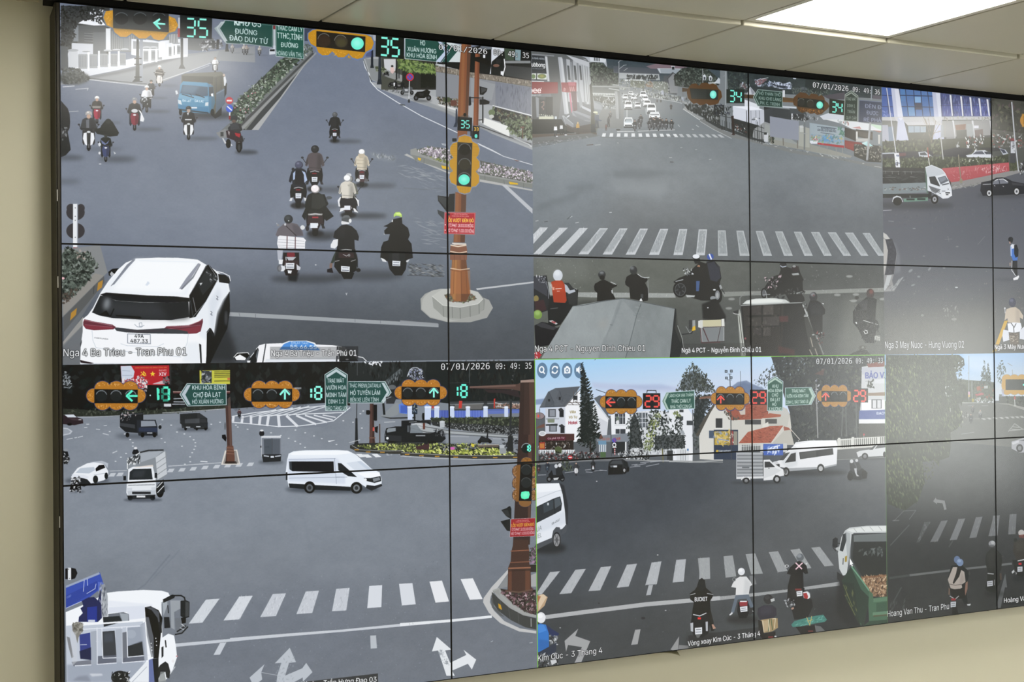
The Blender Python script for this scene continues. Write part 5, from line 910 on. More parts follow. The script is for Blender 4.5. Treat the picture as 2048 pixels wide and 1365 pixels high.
# riders beside the lorry
p('121213', '860 210 920 195 940 240 1000 260 1060 230 1080 300 1115 375 1105 400 1110 500 760 560 740 480 690 470 720 420 770 350 850 320 870 270'); fol('700 340 880 320 880 440 720 480', ['c9b0b8', '1c1c1e', '6d6a6e', '2b2b2d'], 50, 17); e('1c1d20', 896, 212, 36, 26); l('aeb8c8', 10, '865 225 890 240 930 230'); e('251a1c', 1025, 260, 38, 34); e('aab0b0', 1015, 232, 18, 12, .8); p('9aa0a0', '985 310 1060 300 1070 325 1000 330'); e('141415', 690, 520, 34, 56); e('6d7276', 690, 520, 22, 40, .8); e('15161a', 740, 520, 30, 50)
for t in range(4): l('9aa0a4', 7, [715, 535, 715 + 40 * math.cos(t * 1.5), 535 + 40 * math.sin(t * 1.5)])
fol('760 440 1130 480 1130 580 800 570', ['17181a', '4a4c4c', '0f1011'], 60, 20); p('181918', '920 530 1100 530 1130 600 1100 620 970 620')
e('26262a', 1222, 562, 42, 54); e('8d8f94', 1215, 535, 26, 22, .8, 6); e('6d2a30', 1225, 545, 10, 8, .7); p('17181a', '1185 600 1260 600 1300 625 1350 700 1345 745 1320 760 1320 930 1300 1000 1230 960 1180 800 1150 700'); p('25262a', '1180 640 1300 640 1320 740 1200 740', .6, 12); p('d3d6d6', '1310 625 1335 630 1330 645'); fol('1240 930 1340 950 1330 1100 1270 1060', ['1a1a1a', '7a3436', '3a3a3a', '9aa0a0'], 34, 15); p('9aa0a0', '1205 965 1230 960 1235 975 1210 978')
e('3a2a28', 1836, 525, 42, 52); e('7a3c34', 1845, 505, 22, 26, .8, 8); p('1d1e1e', '1800 560 1870 570 1905 590 1895 700 1890 800 1920 830 1930 870 1900 930 1880 1060 1780 1060 1700 900 1650 840 1648 720 1700 640'); p('3d3f42', '1670 620 1740 600 1810 590 1800 700 1700 720 1760 680', .7, 8); l('4d5054', 8, '1660 650 1680 720'); p('2c2d2c', '1660 720 1740 700 1850 780 1700 860'); l('b9bcba', 9, '1760 815 1860 845 1920 860'); fol('1690 850 1930 850 1900 1050 1760 1040', ['17181a', '2c2d2d', '3c3d3b', '0f1010'], 60, 20); l('c9ccca', 9, '1775 920 1800 925 1805 950 1780 960 1765 930'); p('a3a6a0', '1882 980 1942 980 1940 1032 1880 1030'); fol('1884 984 1940 984 1938 1030 1884 1028', ['6d706c', 'c9ccc6'], 20, 10); e('2a2b28', 1690, 570, 24, 18); l('8d908c', 6, '1610 600 1690 602'); p('cfd2d0', '1672 830 1690 830 1695 855 1680 850')
e('4a4c44', 1750, 1110, 44, 24); e('9aa096', 1755, 1105, 14, 12, .6); p('2c2d28', '1600 1190 1660 1160 1740 1125 1800 1140 1840 1190')
p('3a3c38', '0 1060 560 1060 560 1212 0 1216', .35)
for t_, x0, x1 in (('Ngã 4 PCT - Nguyễn Đình Chiểu 01', -190, 660),): tx(t_, x0, 1164, x1, 1154, 52, 'fafcff', .012, '2a2c2e', 2)
Z(1060, 490, 5.389)
R('2c2e2e', 1622, 1065, 2100, 1222, .3); tx('Nga 4 PCT - Nguyen Dinh Chieu 01', 52, 1152, 1242, 1146, 66, 'eef0f2', .004, '141617', 4); tx('Ngã 4 PCT - Nguyễn Đình Chiểu 01', 1636, 1164, 2490, 1154, 52, 'fafcff', .012, '2a2c2e', 2)
Z(0, 0, 1)
grade(.8, .92)
# ---- feed: street with an office block, a lorry and a parked-car strip
feed(3.0625, VW, 0, 1.0265)
Z(1740, 160, 4.877)
p('595c66', '100 60 2000 60 2000 2700 100 2700', g=('5f615e', 700, 1500, 700, 2600)); p('666a74', '120 1280 2000 1150 2000 2000 120 2200', .6, 120)
p('4c4f4d', '120 60 2000 60 2000 900 120 900')
p('303a5c', '120 60 1180 60 1180 360 120 360')
p('405ea4', '110 70 215 80 235 360 110 360'); ls('26345c', 6, '110 150 220 155', '110 260 235 262', '160 80 185 360'); fol('115 300 230 300 230 355 115 355', ['8d9cd0', '5d70b4'], 26, 16, .6)
p('4870aa', '285 80 605 100 625 355 310 355'); p('4c7cb4', '300 90 345 95 340 210 300 208', .8); p('76a0cc', '430 165 495 165 495 220 430 220'); p('3f3a4a', '430 225 500 225 505 290 440 290', .9); p('6a9ac4', '370 260 430 262 440 350 375 350', .7)
ls('1f2a44', 7, '345 95 375 350', '425 100 445 350', '495 105 515 350', '560 110 590 350', '290 150 610 158', '300 260 620 266', '285 80 310 350')
p('b9bed4', '205 80 280 85 320 355 380 600 250 605 265 410 235 360'); p('d3d6e2', '240 85 280 88 325 370 300 400 270 360', .8); p('b3b9d0', '605 110 685 125 700 365 725 590 610 590 640 400 625 360'); p('d0d4e0', '640 115 682 125 695 360 670 360', .8)
for i, x in enumerate((690, 800, 900, 990, 1075)):
    w = 85 - i * 2; y0 = 130 + i * 14
    p('4a5596', [x, y0, x + w, y0 + 10, x + w + 22, 355, x + 18, 355]); p('39406a', [x, y0, x + w, y0 + 10, x + w + 6, 240, x + 8, 240], .7); fol([x, y0, x + w, y0 + 10, x + w + 18, 350, x + 16, 350], ['8d95c8', '2a3058', '5d68a8', '6d88bc'], 36, 22, .6, 5, 85); l('2a2f4a', 4, [x, 250, x + w + 10, 252])
for x, y in ((775, 145), (878, 158), (968, 168), (1055, 178), (1135, 188)): p('d6d8de', [x, y, x + 18, y + 2, x + 34, 352, x + 22, 352])
p('c3c4c8', '110 360 1180 355 1180 390 700 390 690 400 330 405 310 365 270 370 270 400 110 395', .9); fol('690 365 1180 362 1180 388 690 388', ['8d8b84', 'a9a8a0'], 40, 15); p('b9bac0', '330 405 690 400 700 440 370 445'); p('a3a5a6', '700 400 1170 390 1175 540 700 560', .8); p('7d7f7c', '110 395 270 405 255 600 110 600', .8)
R('7a8aa0', 175, 455, 230, 630); p('8ea0b0', '372 450 545 450 545 512 375 515'); ls('5d6670', 5, '430 450 432 512', '488 450 490 512'); p('4a4c44', '360 515 610 510 610 600 380 600'); p('b0b4c4', '115 440 175 440 185 600 118 600', .9)
for x in (800, 990, 1165): p('c6c8ce', [x, 395, x + 18, 395, x + 34, 570, x + 20, 570])
p('8d8f94', '735 420 805 410 830 575 745 575', .8); p('7d5a4a', '830 440 935 430 930 485 840 490'); p('50524e', '840 490 940 485 950 640 850 640'); R('c9ccd6', 1015, 445, 1060, 472); p('6a5a58', '1020 490 1100 480 1110 640 1040 640', .8); p('9aa0a4', '940 430 1000 430 1020 555 950 555', .8)
p('45483c', '110 600 1180 560 1180 720 110 740'); fol('110 600 700 580 700 720 110 740', ['3c4034', '58604a', '6d7458', '2c2f28'], 200, 20); ls('7d705c', 5, '600 610 540 380', '600 610 640 400', '600 560 680 430', '560 450 520 360', '590 500 570 380', '620 520 690 500', a=.8); fol('500 370 720 370 720 560 520 560', ['8d806c', 'a39a8a'], 30, 40, .35, 14)
for x, y in ((855, 650), (960, 640), (1035, 660)): fol([x - 14, y - 40, x + 16, y - 40, x + 16, y + 40, x - 14, y + 40], ['d9dce0', '3a3d40', '8d9094'], 16, 16)
fol('920 560 1110 540 1110 640 930 650', ['c9ccd0', '4a4c4c', 'a35a54', '2a2c2e', 'e0e2e4'], 60, 18)
# office signs, poles, parked cars, hedge, red wall
p('3c3d38', '1180 180 2000 200 2000 640 1180 640'); fol('1180 190 2000 210 2000 640 1190 640', ['33352f', '4a4d42', '5d604f', '55484c', '2a2c28'], 260, 26); p('6a6a66', '1180 480 1500 520 1500 660 1190 660', .5); fol('1190 520 1500 540 1500 660 1190 660', ['8d9090', 'c9ccce', '4a4c48', '8a5050'], 90, 14)
p('30323a', '110 710 600 690 640 760 110 770'); p('b3b9c4', '110 712 240 706 240 720 110 725'); p('6a3a40', '280 715 350 710 350 740 290 745', .8); p('bcc2cc', '470 705 540 698 600 740 620 760 540 765 480 745'); p('3a4048', '485 712 535 705 560 735 490 735')
p('2a2c34', '700 690 830 660 1000 670 1000 700 930 740 960 770 700 770'); p('d0d4de', '935 735 990 725 1030 690 1120 685 1190 720 1200 760 1040 785 960 770'); p('3a4050', '1000 725 1035 698 1095 695 1120 725', .9); p('343a48', '1110 700 1170 700 1185 725 1130 725'); p('2c2e34', '1040 660 1240 660 1280 690 1190 700 1120 685', .8); p('b3b8c4', '1260 665 1320 680 1350 720 1350 750 1310 755'); p('3a4050', '1265 672 1310 682 1330 712 1300 715')
p('3a4032', '110 770 700 750 1190 760 1350 720 1350 810 700 870 110 870'); fol('110 760 700 745 1190 755 1350 720 1350 810 880 850 700 880 110 880', ['33392b', '4a5240', '5d664c', '262b20', '6d775c'], 420, 17); fol('880 770 1200 760 1200 790 880 800', ['d3d6cc', '8d947c'], 40, 10)
p('b05058', '700 862 1355 805 1360 890 900 985 790 1000 740 930'); p('bc5c64', '720 865 1355 810 1357 845 760 920', .6); fol('760 860 1350 815 1350 880 800 980', ['c98a90', 'a0444c', 'd3b4b8'], 70, 20, .5, 6); fol('1090 850 1330 830 1330 890 1100 910', ['e0c8cc'], 60, 16, .7, 5)
p('8d8c8c', '790 1000 900 985 1360 890 1460 870 1480 900 1100 1010 800 1070'); fol('800 1020 1100 1000 1080 1030 810 1070', ['aeaeae', '70706e'], 60, 17, .7, 6, -8); p('4d5040', '1355 810 1450 790 1460 880 1360 890'); fol('1355 810 1450 790 1460 880 1360 890', ['565c44', '3c4232'], 40, 14)
R('3f4148', 1365, 580, 1420, 810); R('c3c6ce', 1372, 600, 1416, 715); fol('1380 610 1408 610 1408 700 1380 700', ['6a6d74', '9a9da4'], 20, 10); R('7d3a40', 1370, 570, 1408, 595); l('b9bcc4', 12, '1382 215 1410 560 1448 890'); l('c6c8d0', 9, '162 80 210 420 255 720'); p('d9dce2', '235 715 282 710 296 862 252 866'); fol('240 730 280 725 290 830 255 840', ['4a5a8a', '2a2c34', '8d93a8'], 12, 14); l('b3b5b4', 11, '690 560 714 775'); l('9a4a44', 9, '562 660 570 760'); l('c9c9c4', 9, '570 760 580 830'); l('86806e', 10, '862 730 880 920 888 1000'); e('8d8674', 888, 985, 16, 22); R('8d949c', 690, 440, 720, 560, .7)
# lorry and dark saloon
e('3c3e44', 420, 1225, 400, 40, .7, 20); e('45474d', 1300, 1125, 260, 30, .7, 16)
p('26282a', '110 850 530 860 560 1010 110 1010'); ls('7a7c7c', 5, '120 890 530 900', '150 890 155 920', '215 890 218 920', '275 890 278 925', '340 890 342 920', '400 890 404 920', '390 945 460 950', '110 950 250 950'); fol('110 860 520 865 520 1000 110 1000', ['1b1d1e', '35383a', '464a4c'], 40, 40, .5, 5, 0)
p('7d898f', '110 1015 550 1000 560 1100 110 1115'); p('8b979c', '300 1010 550 1002 555 1050 300 1055', .6); fol('130 1050 540 1045 540 1075 130 1080', ['4a4c4c', 'a3aeb2', '6a5a54'], 40, 16, .8, 3, 0); R('2a2d2e', 110, 1112, 580, 1150); p('c9ccd4', '215 1190 225 1145 260 1128 300 1140 325 1190 300 1190 290 1160 255 1150 235 1190'); e('1b1c1e', 268, 1185, 44, 40); p('6d9484', '325 1160 565 1145 565 1180 330 1190'); R('2a3432', 355, 1158, 435, 1175); R('2a3432', 460, 1154, 540, 1172); l('9aa6a4', 6, '390 1130 392 1150'); p('4d6a5c', '535 860 560 920 565 1110 555 1110 540 980', .9)
p('d3d8e0', '538 850 600 828 700 870 735 910 770 990 795 1060 800 1130 760 1155 710 1160 690 1145 650 1120 590 1090 560 1080 555 940'); p('b7bec8', '540 860 600 835 700 880 730 915 650 935 560 945', .8); p('2b2e34', '575 945 635 940 680 1030 680 1040 590 1010'); p('5d6470', '660 955 735 935 765 985 690 1020'); p('8d96a4', '670 960 730 942 745 970 690 1000', .7); p('16181c', '570 1030 690 1070 640 1110 600 1085', .5); ls('4a4d54', 5, '580 1040 680 1090', '590 1060 690 1110'); p('4a4f58', '700 1020 770 1005 770 1015 705 1030'); p('dfe2e8', '700 1100 795 1085 800 1130 705 1155'); R('3a3d44', 735, 1095, 780, 1108); R('a9aeb8', 700, 1078, 735, 1092); p('35383e', '760 1060 768 1066 764 1072 756 1066'); R('4a4d54', 740, 1112, 765, 1125); p('4a3a38', '770 985 785 990 792 1020 780 1015'); e('1b1c1e', 630, 1165, 36, 44); e('a3a6ac', 630, 1165, 20, 26); e('4a4c52', 630, 1165, 8, 10); R('1c1d1f', 570, 1090, 600, 1160, .8)
p('24262e', '1075 1080 1085 1000 1180 980 1230 955 1290 950 1345 965 1390 990 1500 1010 2000 1020 2000 1110 1500 1110 1300 1125 1100 1130'); p('777c88', '1185 1010 1240 972 1310 968 1350 995 1345 1010 1190 1020'); p('e0e2e6', '1190 1000 1240 966 1300 962 1345 990 1338 996 1298 970 1245 974', .9); l('24262e', 7, '1255 970 1265 1012'); l('d0d3d8', 5, '1100 1020 1180 1016'); p('3a3d48', '1380 1000 1500 1015 1500 1035 1390 1025', .8); e('17181a', 1162, 1105, 30, 36); e('c3c5ca', 1162, 1105, 22, 28); e('4a4c52', 1162, 1105, 9, 12); e('17181a', 1430, 1088, 32, 38); e('c3c5ca', 1430, 1088, 23, 30); e('4a4c52', 1430, 1088, 9, 12); ls('c9ccd2', 5, '1295 1035 1305 1042', '1210 1030 1220 1036')
fol('1455 830 1600 770 1600 930 1470 920', ['1a1b1c', 'c9cbd0', '6d6f74', '2c2d30'], 90, 18); rfront(1530, 925, 180, '2a2c30', '333', '26282c', sh=.2); e('b8863a', 1510, 395, 46, 60); p('b8863a', '1480 330 1560 330 1560 460 1480 460', .8); R('1c1e1c', 1500, 350, 1620, 430)
ls('b9bcc4', 7, '125 1275 210 1270', a=.7); fol('120 1270 1500 1200 1500 1365 130 1400', ['6d7078', '54575f'], 60, 14, .4)
Z(1740, 430, 4.877)
p('b3b0ac', '120 170 160 190 190 235 240 300 262 380 250 480 230 590 215 640 240 745 130 750', .6, 4); p('8d8f98', '195 240 240 310 258 380 250 470 235 580 300 560 290 400 250 280', .4, 12); p('d0d0cc', '128 170 165 195 195 235 150 240 128 215', .8); p('c3c0bc', '128 230 150 240 175 350 160 470 140 580 128 590', .8)
p('40414a', '150 240 215 232 250 330 258 380 232 580 145 588 165 470 175 350'); fol('150 240 215 235 255 370 235 575 150 580 175 400', ['4a4b54', '35363e'], 50, 14, .7); p('bfc4c6', '165 590 212 588 185 680 145 740 130 735', .9); p('a6aaac', '140 745 240 735 300 645 330 600 300 620 230 690', .7); fol('140 700 340 600 330 640 230 745', ['b3b7b9', '6a6c70'], 30, 22, .5, 5, -40)
for q in ((395, 545, 40, 20, -35), (580, 528, 34, 16, -50), (475, 603, 26, 14, 0), (722, 518, 22, 10, 0), (420, 685, 34, 12, -20), (310, 620, 30, 12, -40)): e('9a9ea2', q[0], q[1], q[2] * .6, q[3] * .6, .7, 3, q[4])
fol('140 520 1180 540 1500 560 1500 1340 150 1340', ['74757a', '53545a', '8a8a88'], 140, 9, .5); fol('140 40 1170 30 1160 460 300 460', ['74767e', '565862'], 60, 9, .5); e('b6bbbf', 843, 708, 14, 6); e('9a9c9c', 820, 1018, 26, 14, .7); e('9a9c9c', 510, 980, 14, 12, .5); e('8d8f92', 850, 310, 14, 7, .6); e('9ea1a8', 430, 133, 16, 6, .6); l('a3a5aa', 6, '180 60 230 64', .6); e('8d8f92', 525, 403, 12, 6, .6); ls('8d8f92', 5, '730 240 800 235', '760 210 770 260', '1050 290 1120 210', a=.4); fol('700 850 880 850 880 1000 720 1000', ['86878a', 'a0a09e', '5d5e62'], 30, 16, .6); p('7d7c72', '150 1000 1190 900 1190 1340 150 1340', .35, 80)
# pedestrian, rider with white sacks
e('4a4c54', 1320, 632, 110, 14, .5, 10); e('23252a', 1372, 240, 24, 26); p('23252a', '1355 240 1395 235 1390 270 1365 272'); p('c3a090', '1355 260 1370 262 1372 285 1360 282', .8); p('d9dde6', '1370 300 1385 285 1410 290 1415 330 1375 340'); p('4a78c4', '1372 335 1410 325 1440 400 1438 445 1395 450 1385 420 1372 400'); p('9db4e0', '1368 310 1382 310 1382 400 1372 400'); p('1f2226', '1405 295 1430 290 1448 340 1445 405 1420 418 1405 380'); p('26272c', '1388 448 1436 446 1438 540 1438 590 1420 590 1400 540 1382 520'); l('e6e8ec', 5, '1385 450 1382 540 1420 595'); p('e3e4e8', '1395 620 1425 605 1450 590 1455 605 1440 632 1400 638'); p('c9a898', '1360 470 1372 465 1370 500 1362 500', .7)
e('4a4a4c', 1400, 1300, 90, 20, .4, 8); e('3c3f54', 1388, 855, 35, 44); e('6a6e88', 1380, 835, 20, 18, .7, 5); l('b9bac0', 8, '1315 910 1318 960'); e('c9cad0', 1315, 912, 8, 10); e('6a6a6c', 1483, 912, 14, 10); p('c3b5a2', '1330 920 1370 905 1420 900 1460 930 1495 985 1490 1020 1460 1000 1465 1060 1345 1050 1340 1010 1312 1030 1320 960'); p('a3968a', '1420 910 1460 940 1465 1050 1420 1050', .5, 10); p('c9a23c', '1310 1035 1345 1030 1235 1330 1195 1340'); p('dfe2ea', '1340 1060 1400 1050 1470 1055 1480 1100 1460 1140 1410 1150 1350 1145'); ls('3a3c40', 7, '1375 1055 1400 1090 1405 1160', '1425 1060 1405 1100'); p('d0d4de', '1300 1120 1350 1130 1360 1220 1300 1240 1290 1180'); p('d0d4de', '1460 1130 1502 1090 1560 1150 1560 1230 1460 1210'); p('6a5c50', '1355 1150 1450 1150 1450 1290 1370 1290', .9); fol('1360 1155 1450 1155 1450 1240 1365 1240', ['4a4038', '8d8070', 'c9c0b0'], 40, 16, .8, 4, 0)
p('c9a23c', '1195 1300 1230 1240 1340 1040 1345 1035 1300 1260 1240 1340', .0)
R('2e2d2a', 1212, 1262, 1502, 1345, .35); tx('Nga 3 May Nuoc - Hung Vuong 02', 146, 1302, 916, 1296, 66, 'dddfe2', .004, '2a2b2d', 4); tx('Ngã 3 Máy Nước - Hùng Vương 02', 1214, 1312, 1900, 1304, 46, 'eeeef0', .014, '3a3a3c', 2)
Z(0, 0, 1)
grade(.9, .9, .01)
# ---- feed: roundabout with three overhead signals, white van crossing, lorry in the near corner
feed(0, 1.529, 1.0265, VH)
Z(0, 0, 1)
p('828d9c', '100 700 1100 700 1100 1380 100 1380', g=('6f7988', 600, 1000, 640, 1340))
p('8f9bac', '130 850 560 830 700 960 600 1060 130 1080', .5, 50); p('8995a5', '560 990 900 1000 1020 1080 820 1150 560 1120', .4, 40); p('6f7a8b', '900 1080 1060 1090 1040 1150 930 1160', .5, 22); p('6c7684', '960 780 1080 820 1080 900 950 900', .5, 10)
p('727d90', '380 1200 700 1160 760 1330 380 1380', .35, 40)
grain('100 840 1100 840 1100 1380 100 1380', 8); fol('400 1180 880 1120 900 1365 400 1365', ['a3adbd', '667183', '5c6678'], 700, 1.5, .45); l('5f6b7e', 1.6, '340 1110 290 1170 275 1180', .6, 1); l('6a7689', 1.4, '620 1100 612 1050 600 1020', .35, 2); l('6f7b8c', 2, '360 1100 300 1165', .5, 1)
Z(110, 720, 5.12)
p('171a1b', '60 30 2048 20 2048 480 1700 500 1250 540 700 570 60 580')
fol('80 40 2048 30 2048 470 1000 520 80 550', ['101314', '20262a', '272d2e', '1a1f1e'], 300, 40, .6, 1.6); p('2c342a', '60 500 700 530 1250 500 1700 450 2048 430 2048 480 1250 545 600 580 60 585', .9); fol('60 500 1250 500 2048 430 2048 470 1250 540 60 580', ['3a4436', '242b22', '4d5646'], 160, 17); l('b9c2cf', 8, '60 590 400 585 700 570', .8); l('c9d0da', 8, '1100 545 1500 520 2048 480', .8)
fol('80 120 150 130 175 290 90 300', ['8d97a0', '2a3033', '5d666c', 'b9c2ca'], 60, 13); l('a9b4bc', 6, '90 280 150 290 172 265'); l('9aa4ac', 5, '110 130 120 200 130 250')
# poster and yellow board
p('b6252f', '670 62 1170 55 1172 250 690 320'); p('c3cfe2', '672 64 780 62 815 120 800 200 690 250 680 180'); ls('8d9ab4', 5, '690 110 770 115', '690 160 790 160', a=.7); fol('690 190 760 200 880 160 950 210 945 330 860 300 690 260', ['e3d9dc', 'c9ced8', 'a8404a', '7a8296', 'efe6e6'], 120, 17); p('d6d3da', '1000 245 1110 210 1140 250 1000 250', .8)
l('e8c83a', 8, '875 160 895 150 915 165 905 120 925 140 930 165'); l('e8c83a', 8, '880 125 920 165'); p('e8c83a', '1000 115 1008 135 1028 138 1012 150 1018 170 1000 158 982 170 988 150 972 138 992 135'); tx('ĐẠI HỘI', 1065, 118, 1140, 116, 16, 'f0e6dc', .03); tx('XIV', 1065, 164, 1140, 162, 34, 'eae6f0', .04); tx('CHÀO MỪNG ĐẠI HỘI ĐẢNG CỘNG SẢN', 820, 88, 1145, 84, 12, 'e0b04a', .02)
fol('1110 180 1180 170 1200 250 1110 260', ['15181a', '6a7078'], 24, 20); R('2a2e30', 1175, 50, 1190, 260)
p('c9c84a', '1480 108 1850 106 1850 250 1482 245'); R('3a4046', 1500, 112, 1605, 238); fol('1500 112 1605 112 1605 238 1500 238', ['6d757c', 'b9c0c6', '252a2e', '4d5a74'], 40, 16)
for i, y in enumerate((125, 143, 160, 178, 218)): l('4a4a20', 8, [1632, y, 1825 - (i * 7 % 30), y - 2], .85)
R('c9524a', 1765, 185, 1840, 205, .8)
# overhead signals with scalloped yellow boards
def cloud(x, y, w, h, c='b87a2a'):
    rim, fill = '3a3f7a', c
    for k, rr in ((rim, 1.08), (fill, 1.0)):
        for i in range(3):
            for s in (0, 1): e(k, x + w * (.27 + .235 * i), y + h * (.24 if s == 0 else .76), w * .135 * rr, h * .25 * rr)
        for s in (.12, .88): e(k, x + w * s, y + h * .5, w * .125 * rr, h * .25 * rr)
    for i in range(3):
        for yy in (.1, .9): fol([x + w * (.17 + .235 * i), y + h * (yy - .06), x + w * (.37 + .235 * i), y + h * (yy - .06), x + w * (.37 + .235 * i), y + h * (yy + .06), x + w * (.17 + .235 * i), y + h * (yy + .06)], ['8a561a', 'd9a050', 'e8c088'], 30, w * .008, .8, 1.3)
    for s in (.06, .94): fol([x + w * (s - .05), y + h * .3, x + w * (s + .05), y + h * .3, x + w * (s + .05), y + h * .7, x + w * (s - .05), y + h * .7], ['8a561a', 'd9a050', 'e0b070'], 34, w * .008, .8, 1.3)
    p('111415', [x + .13 * w, y + .27 * h, x + .87 * w, y + .29 * h, x + .87 * w, y + .77 * h, x + .13 * w, y + .77 * h])
    for i in range(3):
        cx, cy = x + w * (.25 + .25 * i), y + .52 * h; e('1d2224', cx, cy, .1 * w, .2 * h); l('8a97a0', .016 * w, [[cx + .095 * w * math.cos(t), cy + .2 * h * math.sin(t)] for t in np.linspace(-2.8, -.3, 8)], .8)
def arrow(cx, cy, s, d, c='5ef0cc'):
    for a, b_ in ((-1, 0), (0, 0)): pass
    q = {'l': [[-1, 0, .1, -1], [-1, 0, .1, 1], [-.5, 0, 1.1, 0]], 'u': [[0, -1, -1, .1], [0, -1, 1, .1], [0, -.5, 0, 1.1]]}[d]
    for v in q: l(c, .42 * s, [cx + v[0] * s, cy + v[1] * s, cx + v[2] * s, cy + v[3] * s])
cloud(325, 222, 600, 290); arrow(785, 370, 52, 'l')
p('0d1112', '945 258 1210 262 1205 445 945 440'); digits('1', 1030, 292, 1060, 415, 22, '4ce8c0'); e('c9e6ea', 975, 365, 7, 9)
digits('8', 1100, 285, 1168, 415, 26, '2f9a80'); l('5ef0cc', 24, '1112 285 1155 285'); l('5ef0cc', 24, '1165 300 1165 410'); l('5ef0cc', 20, '1050 290 1055 410'); fol('1090 280 1180 280 1180 420 1090 420', ['123a34'], 30, 7, .7)
R('8e3a3c', 1210, 330, 2048, 345, .6); l('a9887f', 12, '1210 328 1930 325'); R('c9d0da', 1115, 450, 1190, 480); ls('aeb6c4', 9, '1215 400 1310 395', '1215 430 1320 432', '1200 455 1330 455')
def gsign(q, inner, col='21514c', rim='b9cfd4'): p(rim, q); p(col, inner)
gsign('1275 355 1350 240 1755 248 1758 465 1355 478', '1287 355 1355 248 1748 256 1750 458 1360 470'); p('b4c6d2', '1295 355 1355 258 1390 258 1335 358 1390 462 1362 462')
tx('KHU HÒA BÌNH', 1406, 306, 1738, 306, 44, 'cfe2e6', .018); tx('CHỢ ĐÀ LẠT', 1416, 384, 1698, 380, 48, 'cfe2e6', .018); tx('HỒ XUÂN HƯƠNG', 1406, 452, 1724, 446, 42, 'cfe2e6', .018)
# far traffic on the left
p('2d2028', '80 570 130 555 200 560 230 590 285 610 290 650 200 670 80 660'); p('c9d3e0', '95 562 190 560 225 590 130 590'); p('4a3840', '130 595 270 605 285 625 180 620', .8); R('c9ced6', 240, 610, 270, 618); e('14161a', 150, 660, 26, 14); p('b9c2cf', '80 695 130 700 180 730 160 760 80 780'); p('8d97a6', '80 705 130 712 160 735 140 755 80 765', .7)
ls('d6dde6', 7, '120 815 180 805', '200 800 225 795', '235 795 285 783', '320 660 350 660', '300 695 330 692', '420 710 460 715', '490 755 550 770', '655 690 700 690', '500 675 530 675', a=.85)
def lorry(x, y, w, h, c='1c1f24', cab='232833', a=1):
    e('3a4250', x + .5 * w, y + h * .97, .62 * w, .09 * h, .7, .05 * w)
    p(c, [x, y + .05 * h, x + .62 * w, y, x + .62 * w, y + .85 * h, x + .15 * w, y + .8 * h, x, y + .6 * h]); l('5d646e', 8, [x, y + .1 * h, x + .6 * w, y + .05 * h], .6); p('3a4048', [x, y + .42 * h, x + .4 * w, y + .5 * h, x + .4 * w, y + .66 * h, x, y + .55 * h], .9)
    p(cab, [x + .45 * w, y + .3 * h, x + .95 * w, y + .3 * h, x + w, y + .6 * h, x + w, y + .95 * h, x + .5 * w, y + .95 * h, x + .45 * w, y + .7 * h]); p('8d99a8', [x + .56 * w, y + .34 * h, x + .92 * w, y + .34 * h, x + .97 * w, y + .56 * h, x + .56 * w, y + .58 * h]); p('2c3a5a', [x + .5 * w, y + .62 * h, x + w, y + .62 * h, x + w, y + .8 * h, x + .5 * w, y + .78 * h], .8); R('c9d0da', x + .72 * w, y + .82 * h, x + .86 * w, y + .86 * h)
    for u in (.2, .6, .92): e('0f1113', x + u * w, y + .92 * h, .05 * w, .1 * h)
lorry(665, 540, 385, 250); fol('670 540 830 540 830 610 670 620', ['c9b4b4', '1c1f24', '7a8089'], 40, 13); l('aab4c0', 7, '1055 680 1090 655'); e('1c1f24', 1075, 690, 16, 20)
lorry(1280, 545, 285, 175, '1f2326', '24282c'); p('24282c', '1280 560 1480 545 1560 600 1560 700 1300 700', .9); p('50575f', '1330 610 1480 600 1480 650 1330 650', .7); R('aab2bc', 1340, 685, 1385, 697); R('aab2bc', 1445, 680, 1490, 692)
def dots(*q):
    for i in range(0, len(q), 2): R('d9dfe8', q[i] - 9, q[i + 1] - 5, q[i] + 9, q[i + 1] + 5, .85)
dots(560, 735, 715, 760, 770, 818, 797, 850, 797, 885, 728, 960, 675, 998, 620, 1040, 1090, 808, 1125, 845, 1300, 885, 1250, 740, 1325, 760, 1383, 788, 1420, 820, 1437, 850, 1437, 885, 1425, 918, 1405, 952, 1383, 995, 1385, 1045, 1330, 1070, 1100, 615, 1190, 670, 1600, 660, 1690, 640)
l('d9dfe8', 10, '590 955 635 935', .7); l('dfe5ee', 9, '1490 1040 1560 1045'); l('d9dfe8', 8, '560 1140 740 1135', .6); l('d9dfe8', 8, '1160 1090 1700 1055', .7)
for x, y in ((560, 1180), (640, 1175), (1160, 1135), (1275, 1128), (1390, 1118), (1510, 1105), (1630, 1095), (1745, 1085), (1860, 1078), (1975, 1072)): p('d3dae4', [x + 10, y - 18, x + 65, y - 20, x + 45, y + 16, x - 15, y + 18], .75)
p('1c1f22', '80 930 130 940 140 980 150 1020 130 1060 90 1070'); e('8d96a0', 110, 925, 26, 14); fol('85 960 145 970 140 1060 90 1060', ['c9ced4', '2a2d30'], 16, 16)
e('3a4250', 330, 1240, 230, 40, .6, 14); p('e6ebf4', '165 1200 190 1160 230 1110 330 1060 400 1050 500 1065 545 1140 545 1200 500 1235 400 1260 300 1280 170 1280'); p('b9c6d6', '210 1160 260 1110 400 1098 410 1130 350 1165'); p('15181c', '415 1115 450 1080 500 1075 515 1105 420 1145'); p('c9d3e2', '350 1050 480 1035 545 1060 540 1110 500 1060', .7); p('1f2328', '190 1220 240 1200 330 1225 370 1270 300 1300 200 1280'); l('9aa6b6', 6, '400 1180 530 1160', .7); e('1a1d20', 415, 1225, 26, 40); e('1a1d20', 525, 1190, 18, 34); p('d3dcea', '170 1170 300 1180 350 1200 330 1215 180 1205', .7)
